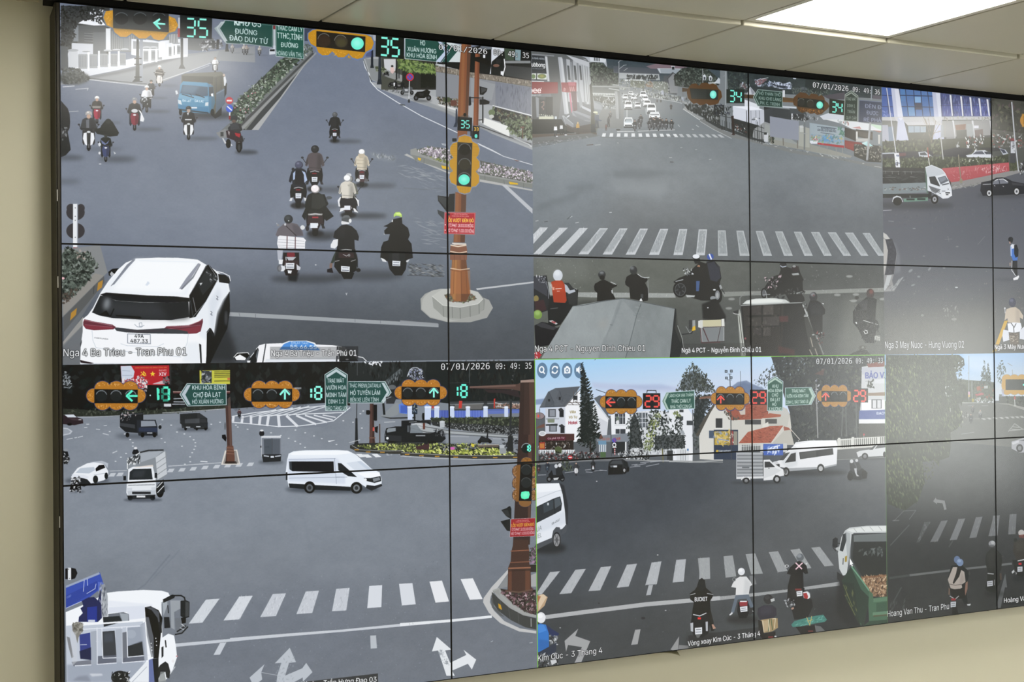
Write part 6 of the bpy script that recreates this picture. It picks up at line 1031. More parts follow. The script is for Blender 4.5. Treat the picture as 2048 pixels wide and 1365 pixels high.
p('14161a', '160 1290 200 1240 230 1230 260 1270 270 1331 150 1331'); fol('170 1250 260 1250 270 1360 160 1360', ['e0e4ec', '15171a', '3a3d42'], 40, 14)
# open lorry with white cab
e('3a4250', 1000, 1310, 160, 40, .5, 16); e('d9dde2', 825, 905, 18, 12); p('1d1f24', '790 950 805 920 845 918 860 945 855 970 795 970')
p('8b959f', '735 1030 870 950 1120 925 1140 950 1145 1180 1060 1250 740 1220'); p('a9b4c0', '870 955 1110 930 1030 1000 880 1050', .9); p('c3cbd4', '1030 1000 1128 935 1148 1170 1050 1230'); ls('8d969e', 6, '1035 1060 1140 990', '1040 1120 1142 1050', '1045 1180 1146 1110'); l('2a2d30', 14, '870 950 960 928 1110 925'); ls('dfe5ea', 9, '740 1030 868 952', '740 1075 868 1000', '740 1030 742 1120'); fol('740 1010 868 970 868 1060 745 1090', ['e3e8ee', '2a2e33', '3a4046'], 60, 17, .9, 3, 95)
p('e3e9f2', '750 1120 800 1095 1000 1090 1030 1200 1035 1331 740 1331'); p('232a30', '765 1150 800 1120 985 1115 1000 1225 760 1230'); p('3a444c', '800 1140 930 1130 900 1200 790 1205', .6, 10); p('e8d9cf', '850 1095 1000 1075 1010 1095 800 1110', .8); R('1f2328', 700, 1190, 728, 1235); R('1f2328', 1020, 1160, 1045, 1210); ls('3a4046', 7, '770 1275 850 1270', '930 1272 1010 1266'); tx('51D 888.14', 825, 1290, 900, 1288, 16, '3a4048', .02)
Z(110, 900, 5.12)
p('dde4ee', '735 340 1035 335 1040 440 1020 500 760 500 730 440'); p('b3bdca', '740 420 1035 410 1030 460 750 470', .8); R('2a2f35', 790, 430, 980, 455); p('23282d', '735 470 1030 460 1020 500 760 510'); p('c9d2de', '738 395 790 390 790 420 742 425'); p('c9d2de', '985 385 1035 380 1032 415 990 418'); ls('5d666f', 5, '750 365 1020 358'); R('dfe4ea', 835, 470, 925, 490); e('15181a', 1075, 420, 40, 70); p('1c2024', '1040 380 1110 300 1125 430 1060 470'); ls('e3e8ee', 8, '1045 390 1110 320', '1050 440 1115 370'); e('15181a', 770, 495, 26, 24); e('15181a', 1000, 495, 26, 24); e('303846', 900, 515, 200, 20, .6, 10)
e('15171a', 205, 350, 40, 70); fol('160 280 260 280 260 420 170 430', ['d9dee6', '17191c', '3a3e44', '9aa2ac'], 60, 14); e('303846', 230, 430, 80, 10, .5, 8)
Z(460, 720, 5.12)
p('171a1b', '0 30 1230 20 1230 470 980 445 0 500'); fol('0 40 1230 30 1230 460 980 440 0 490', ['101314', '20262a', '262c2c', '1a1f1e'], 160, 40, .6, 1.6, 90)
p('7a8597', '0 500 980 440 1230 480 1250 520 960 690 500 700 0 640', .7)
for i in range(9): l('dde3ec', 10, [130 + i * 95, 590 - i * 4, 470 + i * 85, 510 - i * 9 if i < 5 else 480], .85) if i < 7 else None
ls('dde3ec', 9, '20 580 260 540 980 470', '20 640 300 665 500 685 690 680', '690 680 900 655 1060 625 1230 490', '300 575 1160 540')
for a, b_, c, d, w in ((35, 585, 30, 630, 26), (130, 580, 120, 645, 26), (215, 580, 215, 655, 26), (310, 578, 300, 665, 28), (395, 578, 380, 675, 28), (495, 575, 505, 685, 30), (580, 575, 690, 680, 26), (680, 572, 880, 660, 20), (770, 570, 990, 640, 16), (860, 568, 1050, 615, 13), (950, 566, 1080, 590, 11)): l('dde3ec', w, [a, b_, c, d], .92)
# centre: second signal, counters, signs, hatched island, island planting
Z(460, 720, 5.12)
p('13181a', '780 258 965 250 965 430 780 425', .6); cloud(145, 218, 565, 275); arrow(562, 352, 48, 'u', '8ff6e4'); digits('1', 806, 290, 832, 395, 22, '8ff6e4'); digits('8', 872, 278, 935, 402, 22, '8ff6e4'); fol('815 280 940 270 940 410 815 400', ['4fb8a4'], 20, 5, .5); R('b9c0c8', 660, 282, 730, 300, .7)
p('20272a', '1210 30 2048 20 2048 430 1660 400 1210 240'); fol('1210 40 2048 30 2048 420 1650 330', ['15191a', '2a3234', '3a4446', '10130f'], 200, 26, .6, 3, 90); p('5d6a70', '1560 240 1740 90 1760 110 1600 270', .6); fol('1570 230 1740 100 1760 180 1600 260', ['7d8a90', '2a3236'], 60, 17, .8, 4, 95)
fol('1340 10 1560 10 1540 60 1360 40', ['eef2fa', 'dfe5f0'], 26, 14); l('9aa6b0', 5, '1303 20 1303 160', .5)
gsign('968 150 1088 75 1206 150 1200 525 975 525', '976 155 1088 86 1198 155 1192 517 983 517'); p('b9cdd4', '985 160 1088 92 1190 160 1188 190 1088 125 988 190')
for s, y, x0, x1, h in (('TRẠI MÁT', 236, 996, 1168, 42), ('VƯỜN HOA', 306, 986, 1188, 42), ('MINH TÂM', 382, 986, 1188, 44), ('DINH 1.2', 448, 1008, 1166, 40), ('BẢO TÀNG LĐ', 516, 985, 1192, 40)): tx(s, x0, y, x1, y - 2, h, 'cfe2e6', .018)
gsign('1210 220 1590 220 1655 335 1570 445 1212 445', '1212 226 1584 228 1642 335 1562 437 1212 438'); p('b9cdd4', '1550 236 1580 236 1635 335 1570 432 1545 432 1605 335')
tx('THÁC PRENN,DATANLA', 1224, 284, 1546, 284, 40, 'cfe2e6', .015); tx('HỒ TUYỀN LÂM', 1232, 360, 1536, 358, 44, 'cfe2e6', .018); tx('BẾN XE LIÊN TỈNH', 1232, 430, 1520, 428, 40, 'cfe2e6', .016)
rfront(95, 600, 95, '5a3a40', '3a3438', '2a2a30', sh=.5); dots(180, 712, 420, 748, 520, 775, 600, 805, 668, 835, 720, 862, 768, 898, 670, 720, 770, 748, 860, 780, 940, 808, 1020, 835, 1090, 868, 1260, 640, 1335, 553, 1365, 525, 1160, 625, 80, 690, 60, 670, 1350, 700); p('d9dfe8', '1000 830 1080 822 1060 832 1010 842')
l('3a4048', 10, '1298 450 1296 600 1295 860'); p('23272c', '1284 600 1305 600 1310 830 1320 870 1270 870 1280 830'); p('5a3a34', '1432 450 1470 450 1480 800 1490 880 1424 880 1428 800'); p('3a2624', '1455 450 1470 450 1480 880 1460 880', .8); l('7a5648', 10, '1424 800 1486 800'); R('14171a', 1470, 460, 1505, 620); e('14171a', 1415, 540, 22, 24); p('14171a', '1480 690 1515 680 1510 750 1485 740'); l('5a4038', 12, '1532 660 1534 920'); p('c9524a', '1462 690 1480 690 1478 730 1460 730'); l('d3d9e0', 7, '1580 640 1690 635', .8); l('c9d0d8', 9, '1220 850 1330 820', .7)
p('8d979f', '1540 580 1700 440 1750 450 1720 560 1640 590'); p('2a2e30', '1540 580 1640 592 1900 585 1900 600 1640 605'); l('1b1f22', 22, '1570 450 1580 560'); p('30343a', '1595 380 1660 370 1700 400 1680 450 1600 450'); l('a9b2bc', 8, '1600 400 1650 380', .8); e('8d969e', 1660, 280, 40, 24, .6)
# white van
e('3f4856', 1040, 1325, 480, 34, .6, 14)
Z(460, 820, 5.12)
e('47515f', 1060, 820, 480, 34, .7, 16); p('e3ecf9', '570 640 585 510 600 450 650 425 780 415 1100 412 1210 420 1290 460 1380 540 1450 605 1530 640 1555 720 1550 780 1440 815 1400 800 1340 760 1250 770 1230 800 860 790 830 760 790 760 770 790 600 790'); p('c9d5ea', '590 500 1100 500 1140 560 1180 660 1180 760 600 730', .75, 8); p('f2f8ff', '600 450 700 422 1200 420 1240 445 1100 462 640 465', .9)
l('8b9ab6', 5, '600 510 1080 500', .8); p('15191d', '605 530 1060 530 1065 635 1050 638 640 630 610 610'); p('3c4652', '605 530 630 530 635 620 610 610', .8); p('1b2026', '1105 545 1140 550 1220 620 1300 690 1210 680 1145 640 1110 620'); p('cfdcec', '1190 545 1330 525 1450 610 1300 640'); p('bccbe0', '1300 530 1340 525 1450 608 1410 618', .8); ls('7d8aa2', 5, '600 665 1080 650', '1070 500 1090 760', '1085 690 1170 690', '600 700 1200 690', a=.6); p('f4f8ff', '1300 650 1400 640 1530 640 1540 680 1400 700'); p('1f242a', '1370 700 1440 700 1540 680 1550 730 1480 750 1400 730'); e('e8eef4', 1385, 717, 16, 14); p('c9d3de', '1460 705 1530 690 1540 720 1470 740', .6); p('23282e', '1400 770 1480 780 1550 760 1560 780 1450 830 1390 800'); p('1c2126', '600 755 780 765 850 770 1235 790 1235 830 850 820 610 800'); e('15181b', 815, 795, 58, 62); e('5d6670', 815, 800, 34, 38); e('2a2f34', 815, 800, 18, 20); e('15181b', 1295, 800, 60, 60); e('7a838c', 1295, 802, 34, 36); e('2a2f34', 1295, 802, 18, 20); R('1f242a', 572, 640, 588, 720)
# box lorry from behind
Z(460, 720, 5.12)
e('49525e', 420, 1050, 130, 22, .7, 12); e('1e1f24', 325, 755, 26, 30); e('d9dee4', 325, 725, 18, 10); p('d3d9e2', '320 780 520 778 520 800 325 810'); p('7d8796', '322 800 522 800 522 985 330 1000'); p('4d5866', '345 815 425 812 428 970 350 975'); p('56616f', '432 812 512 812 512 970 436 970'); l('2a2f36', 5, '430 805 432 975'); p('20242a', '325 970 525 968 520 1040 340 1050'); R('c9d2de', 415, 985, 450, 1005); p('bcc6d4', '345 975 400 985 400 995 345 990'); p('bcc6d4', '460 985 520 975 520 990 460 995'); R('2b2f35', 310, 880, 326, 900); l('e3e8ee', 6, '322 790 325 990', .7); tx('HTN', 362, 905, 400, 903, 20, '3c4652', .01)
# column base at left of centre
Z(110, 720, 5.12)
p('d9d3cb', '1700 1075 1740 930 1865 920 1895 1060 1890 1075'); p('8d8a86', '1720 1065 1755 940 1855 930 1880 1060', .9); p('4d332e', '1745 470 1800 470 1815 880 1835 940 1840 1060 1745 1060 1755 940 1762 880'); p('7a5a50', '1768 400 1795 375 1800 470 1810 880 1790 880', .6); p('6b4438', '1760 880 1825 880 1840 1000 1840 1050 1760 1050'); ls('8d6452', 8, '1755 900 1830 905', '1755 930 1835 935', '1752 960 1838 965'); p('2a1f1c', '1745 1040 1855 1040 1865 1065 1735 1065', .8); p('181a1c', '1710 770 1745 765 1755 800 1750 840 1710 800'); e('3a4048', 1742, 680, 10, 40, .5)
Z(460, 720, 5.12)
# right: planting island, wall, motorbikes
Z(700, 720, 5.25)
p('191e20', '800 20 1940 10 1940 470 1040 460 800 430'); fol('1040 20 1940 10 1940 440 1040 430', ['10130f', '222826', '2d3431', '161a19'], 240, 30, .6, 3, 90); l('5d6a70', 6, '1253 30 1256 260', .8); fol('1700 110 1740 100 1740 330 1690 330', ['9aa2a8', '3a4046'], 20, 10, .5)
e('a9b6c8', 683, 145, 66, 62, .35); e('1a1f22', 683, 145, 58, 54, .8); fol('615 100 760 90 770 200 700 215 600 190', ['e6ecf8', 'b4c0e0', '8d94d0', 'c9d2e6', '7a86b4'], 110, 13, .9, 4); l('c9d3e2', 6, [[683 + 66 * math.cos(t), 140 + 60 * math.sin(t)] for t in np.linspace(-3.1, .1, 14)])
p('3a4248', '1040 440 1780 430 1790 530 1040 540'); p('7d7a78', '1100 470 1400 460 1380 520 1100 520', .7); l('aeb6be', 7, '1040 470 1400 460 1780 455', .7); p('6d5648', '1520 460 1780 470 1780 510 1520 510'); fol('1530 450 1790 460 1790 515 1530 510', ['b98a7c', '8d6a5c', '4d4440', 'd3b9ac'], 60, 16); p('c4403a', '1145 430 1180 430 1172 510 1140 510'); p('c4403a', '1510 410 1526 405 1520 510 1508 510'); p('c4403a', '860 470 890 480 880 510 858 510'); ls('c9d0d8', 7, '1525 450 1600 465', '1530 490 1620 500')
p('5f82d4', '510 470 560 450 600 480 600 570 520 560'); R('3f5cb8', 530, 480, 600, 560, .8); p('b9ccee', '605 480 655 470 665 600 605 590'); p('7d96d0', '780 480 830 460 850 500 840 620 790 610'); p('3f52a8', '840 530 1060 530 1060 610 840 615'); p('4f66c0', '1095 535 1400 530 1400 610 1100 615'); p('5d74c8', '1445 520 1620 515 1790 520 1790 560 1450 570', .8)
for i in range(34): l('a3b4e4', 5, [850 + i * 16.5, 532, 850 + i * 16.5, 606], .6)
for x, w in ((885, 52), (1046, 48), (1216, 44), (1400, 46), (1620, 40), (815, 36), (785, 34), (605, 50)): p('c3d3f0', [x, 500, x + w, 500, x + w, 630, x, 630]); e('dfe9fa', x + w / 2, 497, w * .6, 11)
R('1e2a3a', 652, 470, 706, 570); fol('655 480 704 480 704 560 655 560', ['8d9ab0', '3a5a7a', 'c9d2a0'], 20, 10); l('1b1f22', 16, '678 570 680 690'); e('50d0b0', 770, 575, 7, 9); R('14171a', 762, 560, 780, 640); e('14171a', 765, 595, 12, 36, .6)
p('2d352a', '840 610 1780 600 1780 700 1200 690 860 650'); fol('840 610 1780 600 1780 690 1200 690 860 650', ['3f4d36', '242b20', '52603f', '6a7658'], 220, 16); p('2c3133', '850 650 1000 660 1780 700 1780 780 1400 770 1040 720 870 690'); fol('860 655 1000 665 1780 705 1780 780 1400 770 1040 720', ['8d9499', 'b4babf', '1c2022', '5d6468'], 380, 9, .85)
p('aab3ba', '630 700 700 650 760 660 880 690 1040 740 1760 790 1760 830 1500 815 1200 790 1000 780 760 770 640 740'); l('3a4046', 8, '640 715 800 760 1040 780 1760 825', .8); l('2d3236', 7, '700 690 1040 745 1500 780 1760 800', .7); p('c9cfd6', '640 680 720 650 780 700 700 740', .6); p('b9c1c9', '940 650 995 645 995 710 945 715'); e('c9d0d8', 968, 650, 28, 10); p('6a3a30', '765 640 788 640 788 730 765 730'); p('2c3034', '750 635 850 630 850 680 830 660 760 665')
R('14171a', 170, 530, 205, 575); R('17191c', 255, 480, 282, 640)
p('8e99a6', '1010 780 1760 830 1760 900 1300 860 1010 870'); ls('c9d0d8', 6, '1045 805 1250 810', '1500 830 1740 835', a=.7)
# dark crane lorry
e('303842', 680, 870, 330, 24, .7, 10); p('1b1e22', '540 640 700 635 830 650 850 690 800 660 640 665 630 770 850 770 980 730 1005 830 960 870 420 870 365 850 362 780 380 720 480 700 540 700'); p('8b97a2', '385 740 400 720 480 715 480 750 390 765'); p('2a2f36', '365 790 540 800 540 860 380 850', .9); e('dfe5ea', 393, 825, 14, 14); R('aeb6be', 690, 790, 790, 803, .8); fol('880 730 1000 740 1000 800 900 800', ['3a4048', '8d949c', '14171a', '5d6470'], 40, 14); p('7a8792', '630 690 700 680 770 770 640 765', .9); l('a9b2ba', 8, '620 655 700 650', .8); p('6a7480', '600 690 625 690 625 760 600 760', .7); ls('8d96a0', 5, '362 720 380 700', '365 760 372 800'); e('0f1114', 440, 870, 40, 16); e('0f1114', 850, 870, 60, 20)
# hedge island
p('2b2f2c', '0 900 60 880 430 870 1000 880 1560 900 1760 980 1760 1040 1300 1040 700 1010 520 990 300 985 80 960 0 930')
fol('60 900 430 880 1480 880 1500 910 700 940 420 950 200 940', ['8d9a4a', 'b9c46a', '4a5630', '6d7a3c', 'd3d98c', '2a3220'], 420, 17); fol('540 950 1000 940 1560 930 1740 990 1740 1005 1000 995 560 970', ['9aa84a', 'c3cc66', '5d6a34', '3a441f', 'dfe48c'], 420, 18, .95, 2.2, 35)
p('3a3a34', '0 905 20 900 100 950 320 965 560 960 560 990 320 985 60 965'); p('3f3f38', '520 975 700 985 1000 1000 1400 1010 1760 1005 1760 1040 1300 1040 800 1020 530 1005'); l('c9cdd0', 6, '20 900 100 945 320 958 560 955', .8); l('c9cdd0', 6, '540 975 760 988 1040 1002 1400 1008 1750 1000', .8); l('d9dde0', 6, '530 1012 900 1036 1300 1048 1750 1045', .7)
for x, y in ((70, 945), (190, 968), (340, 972), (600, 995), (750, 1008), (915, 1015), (1110, 1024), (1310, 1026), (1525, 1028), (1735, 1026)): R('b98a3a', x - 24, y - 6, x + 24, y + 6)
p('4a2a30', '690 910 760 900 810 850 830 880 830 940 700 945'); e('1f2024', 800, 870, 20, 20); fol('940 890 1130 880 1120 950 950 950', ['1c1e22', '6a707a', 'b9bec6', '2c3038'], 60, 14); e('d06ab4', 1075, 930, 26, 16); fol('1200 890 1340 880 1340 940 1210 940', ['1c1e22', '5d646c', 'aab0b8'], 50, 14); p('d6c84a', '1270 880 1310 885 1300 920 1275 910')
p('6a5a50', '1340 895 1560 895 1560 915 1340 918'); l('d0c4b4', 6, '1340 895 1560 892'); p('b3bcc6', '1568 895 1638 890 1640 985 1572 988'); p('8b949c', '1572 930 1638 925 1640 985 1574 988', .7)
p('1f2328', '1340 860 1380 800 1430 820 1440 770 1420 740 1450 750 1450 820 1490 850 1480 870 1400 870'); e('15171a', 1360, 860, 20, 20); e('15171a', 1470, 860, 20, 18); e('15171a', 1435, 745, 13, 12); fol('1600 840 1760 830 1760 980 1640 960', ['1c1f24', '4d545c', '8d949c', '2a2e34'], 60, 20); l('2b3034', 22, '1690 420 1680 960'); p('24282c', '1660 800 1710 800 1715 960 1650 960'); fol('1500 720 1700 740 1700 790 1500 770', ['2a2e32', '8d949a', '14171a'], 60, 14)
for q in ((130, 1005), (225, 1000), (60, 1000)): p('dfe4ec', [q[0], q[1] - 10, q[0] + 60, q[1] - 12, q[0] + 105, q[1] + 20, q[0] + 45, q[1] + 25])
fol('380 985 640 1000 900 1030 400 1015', ['c9d0d8'], 20, 14, .6, 4, 5)
cloud(470, 210, 545, 270); arrow(880, 345, 44, 'u', '8ff6e4'); p('171d1e', '1040 245 1255 240 1255 420 1040 415', .8); digits('1', 1105, 278, 1130, 385, 20, '6cf2da'); digits('8', 1165, 265, 1225, 392, 22, '6cf2da'); l('3c4346', 4, '1040 245 1255 238')
p('5a3f38', '1255 278 1760 255 1790 240 1790 330 1700 310 1255 300'); p('7d5f55', '1255 280 1740 262 1740 280 1255 296', .9); p('34242a', '1400 310 1760 320 1790 400 1600 350 1450 345', .9); p('23262a', '1400 400 1440 340 1440 470 1405 470', .7)
tx('07/01/2026', 956, 106, 1466, 98, 66, 'eef2f6', .004, '0c0e10', 5, font=1); tx('09: 49: 35', 1530, 98, 1906, 92, 62, 'eef2f6', .004, '0c0e10', 5, font=1)
# near column with signal and notice
p('432e29', '1790 215 1940 205 1945 900 1940 1365 1740 1365 1765 900'); p('5d4035', '1880 220 1935 220 1935 880 1890 880', .8); p('33221f', '1790 240 1830 240 1810 1300 1770 1300', .6); p('a98d80', '1790 215 1930 205 1935 235 1790 240'); e('1b2022', 1850, 935, 52, 60); l('8a9aa0', 8, [[1850 + 50 * math.cos(t), 935 + 58 * math.sin(t)] for t in np.linspace(-3, -.7, 9)]); digits('18', 1838, 898, 1896, 965, 13, '6ff4dc')
Z(880, 870, 6.205)
p('3a2723', '975 0 1145 0 1140 300 1130 900 1115 1365 905 1365 930 820 960 300'); p('6a4638', '1095 0 1145 0 1120 1050 1090 1050', .7)
e('17201f', 1070, 165, 62, 62); l('8a9aa0', 10, [[1072 + 60 * math.cos(t), 170 + 62 * math.sin(t)] for t in np.linspace(-3, -.5, 9)]); digits('18', 1062, 130, 1122, 204, 15, '6ff4dc')
for k, c, rr in ((0, '2c3058', 1.07), (1, '8a6238', 1)):
    for y in (455, 600, 750): e(c, 955, y, 58 * rr, 72 * rr); e(c, 1165, y, 44 * rr, 66 * rr)
    e(c, 1075, 350, 75 * rr, 72 * rr); e(c, 1055, 840, 78 * rr, 58 * rr)
p('84592c', '945 380 1005 370 985 830 940 830'); fol('905 400 950 400 945 810 900 810', ['b98a6a', '5d3d24', 'd3a888'], 130, 7, .8, 1.3); fol('1145 400 1185 400 1180 810 1130 810', ['b98a6a', '4d331f', 'd9b498'], 130, 8, .8, 2, -60); fol('1010 290 1140 290 1130 350 1010 350', ['a8702e', '784c1c'], 40, 12)
p('171a1a', '1000 355 1148 355 1135 825 978 820'); 
for y in (435, 595): e('22282a', 1070, y, 66, 66); l('4a5456', 8, [[1070 + 64 * math.cos(t), y + 4 + 66 * math.sin(t)] for t in np.linspace(-2.8, -.4, 8)])
p('58f0b8', '1000 750 1010 710 1060 700 1105 705 1115 740 1100 790 1050 803 1010 790'); p('a4f8da', '1020 740 1060 715 1095 730 1085 770 1040 780', .5, 12)
p('1d2022', '760 935 830 910 845 895 870 885 885 920 885 1050 820 1010'); p('1d2022', '750 1075 870 1045 870 1200 830 1190'); p('3a3f42', '765 938 840 930 870 1020 820 1000', .6)
p('c9c0c4', '878 1045 1182 1032 1176 1258 864 1272'); p('a02830', '882 1049 1180 1036 1172 1254 868 1268'); tx('CÔNG AN TỈNH LÂM ĐỒNG', 958, 1072, 1102, 1066, 11, 'f0d6d6', .02); tx('PHÒNG CẢNH SÁT GIAO THÔNG', 940, 1090, 1116, 1084, 11, 'f0d6d6', .02); tx('LỖI VƯỢT ĐÈN ĐỎ', 886, 1146, 1166, 1130, 36, 'e0bc44', .045); tx('Ô TÔ PHẠT: 18.000.000 ĐỒNG', 890, 1196, 1160, 1184, 34, 'ead9e0', .03); tx('MÔ TÔ PHẠT: 5.000.000 ĐỒNG', 886, 1248, 1168, 1232, 34, 'ead9e0', .03)
# near right kerb bed and column foot
Z(800, 1080, 4.79)
p('c3c5c6', '1040 280 1050 300 930 470 870 540 860 600 900 680 1000 780 1150 850 1305 875 1305 900 1140 880 960 800 850 700 795 600 800 560 880 450'); p('8f9496', '1030 330 1040 450 950 470 890 540', .8); p('2c2420', '890 500 960 470 1020 480 1300 480 1305 720 1200 700 1060 620 960 540'); p('9ba09e', '885 490 945 460 960 540 1060 640 1180 710 1305 745 1305 725 1200 690 1080 610 985 520 960 470'); p('a5aaa8', '885 485 945 460 985 540 1080 625 1200 700 1305 722 1305 748 1180 725 1050 655 940 560', .9); p('3d4141', '880 500 940 560 1050 655 1180 725 1305 755 1305 862 1200 840 1060 770 940 680 880 590'); ls('585d5c', 4, '1130 700 1140 810', '1040 650 1055 765', '960 580 965 690'); l('c9cdcc', 5, '1255 755 1256 835'); p('c99a2a', '940 610 965 625 978 675 945 655'); p('55595a', '870 560 890 560 900 640 1000 740 960 730 880 650', .8)
fol('960 500 1010 490 1290 470 1305 715 1200 690 1080 610', ['4a2c34', '6a4048', '2a1f1e', '8d6a74', 'c9a8b4', '3a4430', '59303c'], 380, 17); p('a9adb0', '1255 340 1305 320 1305 450 1255 450'); fol('1240 90 1305 60 1305 230 1240 230', ['8d6a8a', '3a4430', '5d4a58', '25301f', 'b48ab0'], 110, 16); R('2a2523', 1245, 240, 1305, 310)
p('4a2e26', '1085 0 1230 0 1230 60 1240 120 1235 210 1250 270 1255 440 1260 500 1030 500 1035 270 1060 210 1065 120 1080 60'); p('6d4230', '1040 290 1070 290 1070 490 1035 480', .8); p('7d4c34', '1200 290 1245 290 1245 480 1200 490', .6); l('8d5a44', 10, '1060 110 1235 100'); l('8d5a44', 10, '1055 220 1245 210', .8); l('9a6850', 14, '1040 275 1250 268'); l('2a1a16', 8, '1040 300 1250 292', .7); l('6a4c40', 12, '1010 490 1140 505 1265 480')
# zebra, stop line, arrows
Z(460, 1100, 5.12)
for q, k in (('95 480 230 472 100 712 -20 718', .7), ('438 455 572 448 470 680 310 690', .65), ('775 430 910 420 842 648 680 660', .6), ('1088 402 1225 392 1190 622 1045 630', .6), ('1425 372 1558 362 1550 588 1405 600', .95), ('1730 350 1868 342 1902 560 1760 572', .97)):
    p('d6dde8', q, .95); P_ = [float(v) for v in q.split()]
    if k < .9: p('b3bcc9', q, .5, 4); fol(q, ['9aa4b2', 'dfe5ee'], 40, 15, .5, 5, 105)
p('c9d1dc', '0 905 600 858 1150 818 2048 730 2048 760 1150 842 600 888 0 942', .95); p('c0c9d4', '1435 880 1495 878 1505 1010 1440 1014', .9)
p('bcc6d3', '612 1005 676 1152 605 1160 565 1290 740 1215 780 1160 845 1255 745 1355 745 1310 580 1400 470 1400 485 1290 320 1260 330 1330 240 1400 200 1310 355 1172 320 1255 485 1285 525 1160 458 1165', .95); fol('480 1150 680 1060 640 1357 460 1357', ['9aa5b4'], 40, 13, .5)
Z(110, 1100, 5.12)
for q in ('1545 512 1685 502 1510 748 1370 758', '1885 482 2025 473 1880 715 1725 726'): p('cfd7e2', q, .95); fol(q, ['b3bdca', 'dde3ec'], 34, 15, .5, 5, 120)
p('c3ccd8', '1195 965 2048 892 2048 918 1200 1000'); p('c3ccd8', '1690 955 1755 950 1690 1075 1622 1080')
Z(800, 1080, 4.79)
for q in ('282 402 402 392 470 592 340 604', '580 378 698 370 792 570 668 576'): p('e3e8ef', q, .97)
p('dfe5ec', '0 800 470 765 880 725 880 750 480 790 0 830'); ls('9aa3ae', 4, '85 790 95 820', '120 788 125 812', a=.6)
p('dde3ea', '352 932 495 1055 432 1062 480 1180 635 1105 608 1055 730 1150 688 1245 650 1190 500 1255 525 1305 445 1305 365 1062 305 1072'); fol('360 1060 430 1060 470 1200 400 1180', ['8d97a4', 'b9c2cc'], 50, 12, .7); ls('c9d3dc', 5, '870 980 890 970', '1240 990 1270 985', a=.8)
# near lorry, half ghosted by the video
Z(110, 1100, 5.12)
p('18191c', '105 195 165 185 210 195 230 240 205 295 165 305 105 300'); R('dfe4ec', 132, 185, 165, 310); e('2a2c30', 140, 200, 4); e('2a2c30', 148, 295, 4)
p('eef3fb', '540 440 640 428 900 412 1090 420 1160 440 1180 480 1110 520 1090 560 1100 900 1160 860 1220 880 1240 1000 1250 1100 1200 1250 1130 1340 1050 1357 120 1357 110 640 300 560'); p('d3dced', '550 590 920 570 920 700 750 720 740 640 540 650', .9); p('dbe4f2', '540 520 1000 560 990 580 540 590', .7, 6)
p('b4c0d4', '115 780 900 720 950 1357 120 1357', .85); p('8d99b0', '120 1180 900 1120 940 1357 125 1357', .6, 10)
p('3a52b4', '112 380 460 232 490 330 440 420 340 500 112 605'); p('2f449c', '112 470 430 320 450 400 330 470 115 600', .7); p('9aa8c8', '112 370 450 232 462 250 112 392'); ls('dfe6f2', 5, '300 310 290 430', '330 300 335 370', '325 450 410 400 420 350', '112 600 270 530'); p('5d74cc', '440 330 500 340 480 420 440 440', .8); tx('cap', 120, 500, 165, 478, 26, '8d9cd6', .01)
p('232a5c', '260 600 290 580 275 525 340 490 400 485 440 520 470 380 480 700 440 740 240 740 245 690 285 650'); p('2a3a94', '330 590 430 580 430 740 330 740'); p('2a3684', '250 870 360 850 370 1130 260 1110', .9); p('1b2040', '250 1040 370 1000 370 1130 260 1120', .8); R('c3cbe0', 340, 718, 410, 745); p('9aa3b0', '470 360 510 350 540 480 540 680 480 690 480 420', .85); fol('440 350 520 350 540 660 480 680', ['c9cfda', '6d7684', '3a4050'], 50, 20, .6, 4, 90)
p('6d7684', '545 660 700 640 755 660 760 740 550 750'); p('232a30', '490 690 660 680 690 740 500 790'); p('aebac8', '660 650 750 660 750 740 690 730', .8)
p('232830', '480 840 610 830 620 960 630 1100 490 1110 480 960', .85); p('4d5868', '500 860 590 850 600 940 500 950', .6, 8); p('2a3038', '740 990 900 930 915 1085 745 1100'); p('8d9ab0', '740 800 890 790 905 940 745 990', .7); e('aab6c8', 780, 865, 50, 44, .6); p('232730', '690 850 740 840 745 1100 690 1150', .5); p('5d6478', '440 1090 630 1080 630 1160 440 1175', .9); p('5d6478', '700 1110 915 1090 920 1140 690 1160', .9); p('6a7080', '170 1150 370 1130 370 1185 190 1195', .8)
ls('eef2fa', 18, '270 770 920 725'); ls('dfe5f2', 9, '220 820 900 780', '430 800 430 1175', '480 800 490 1110', '685 790 690 1160', '735 790 745 1100', '435 1175 630 1160', '690 1160 920 1140', '745 1100 970 1080', '490 1112 690 1105', '205 1190 370 1180'); p('a3aec0', '365 840 425 830 430 1170 375 1180', .9); p('a9b4c6', '620 820 690 810 690 1150 630 1160', .8); p('a3aec2', '870 770 920 740 950 1130 915 1140', .8); ls('c9d2e2', 6, '260 975 325 972', '420 940 445 940')
p('8a8880', '175 770 215 740 270 745 290 790 270 850 240 900 230 960 210 880 180 830'); fol('180 760 280 750 280 850 200 850', ['6d6a60', 'a9a89c', '55544c'], 30, 20, .8); p('6a6c70', '120 890 150 900 190 1100 170 1110 140 1000', .7); p('c9cfd8', '160 830 215 850 230 1140 180 1190', .5)
p('15171a', '920 590 980 580 1060 620 1100 700 1080 900 1060 1110 1010 1115 960 900 930 730'); p('5d6470', '925 590 1000 590 1065 640 1080 860 1050 700 990 620', .8); p('7a8290', '930 690 960 690 1010 900 1015 1100 985 1100 940 880', .7)
for x, y in ((1032, 908), (1038, 940), (1040, 980), (985, 960), (990, 1000), (992, 1030)): e('e6ebf2', x, y, 6, 7)
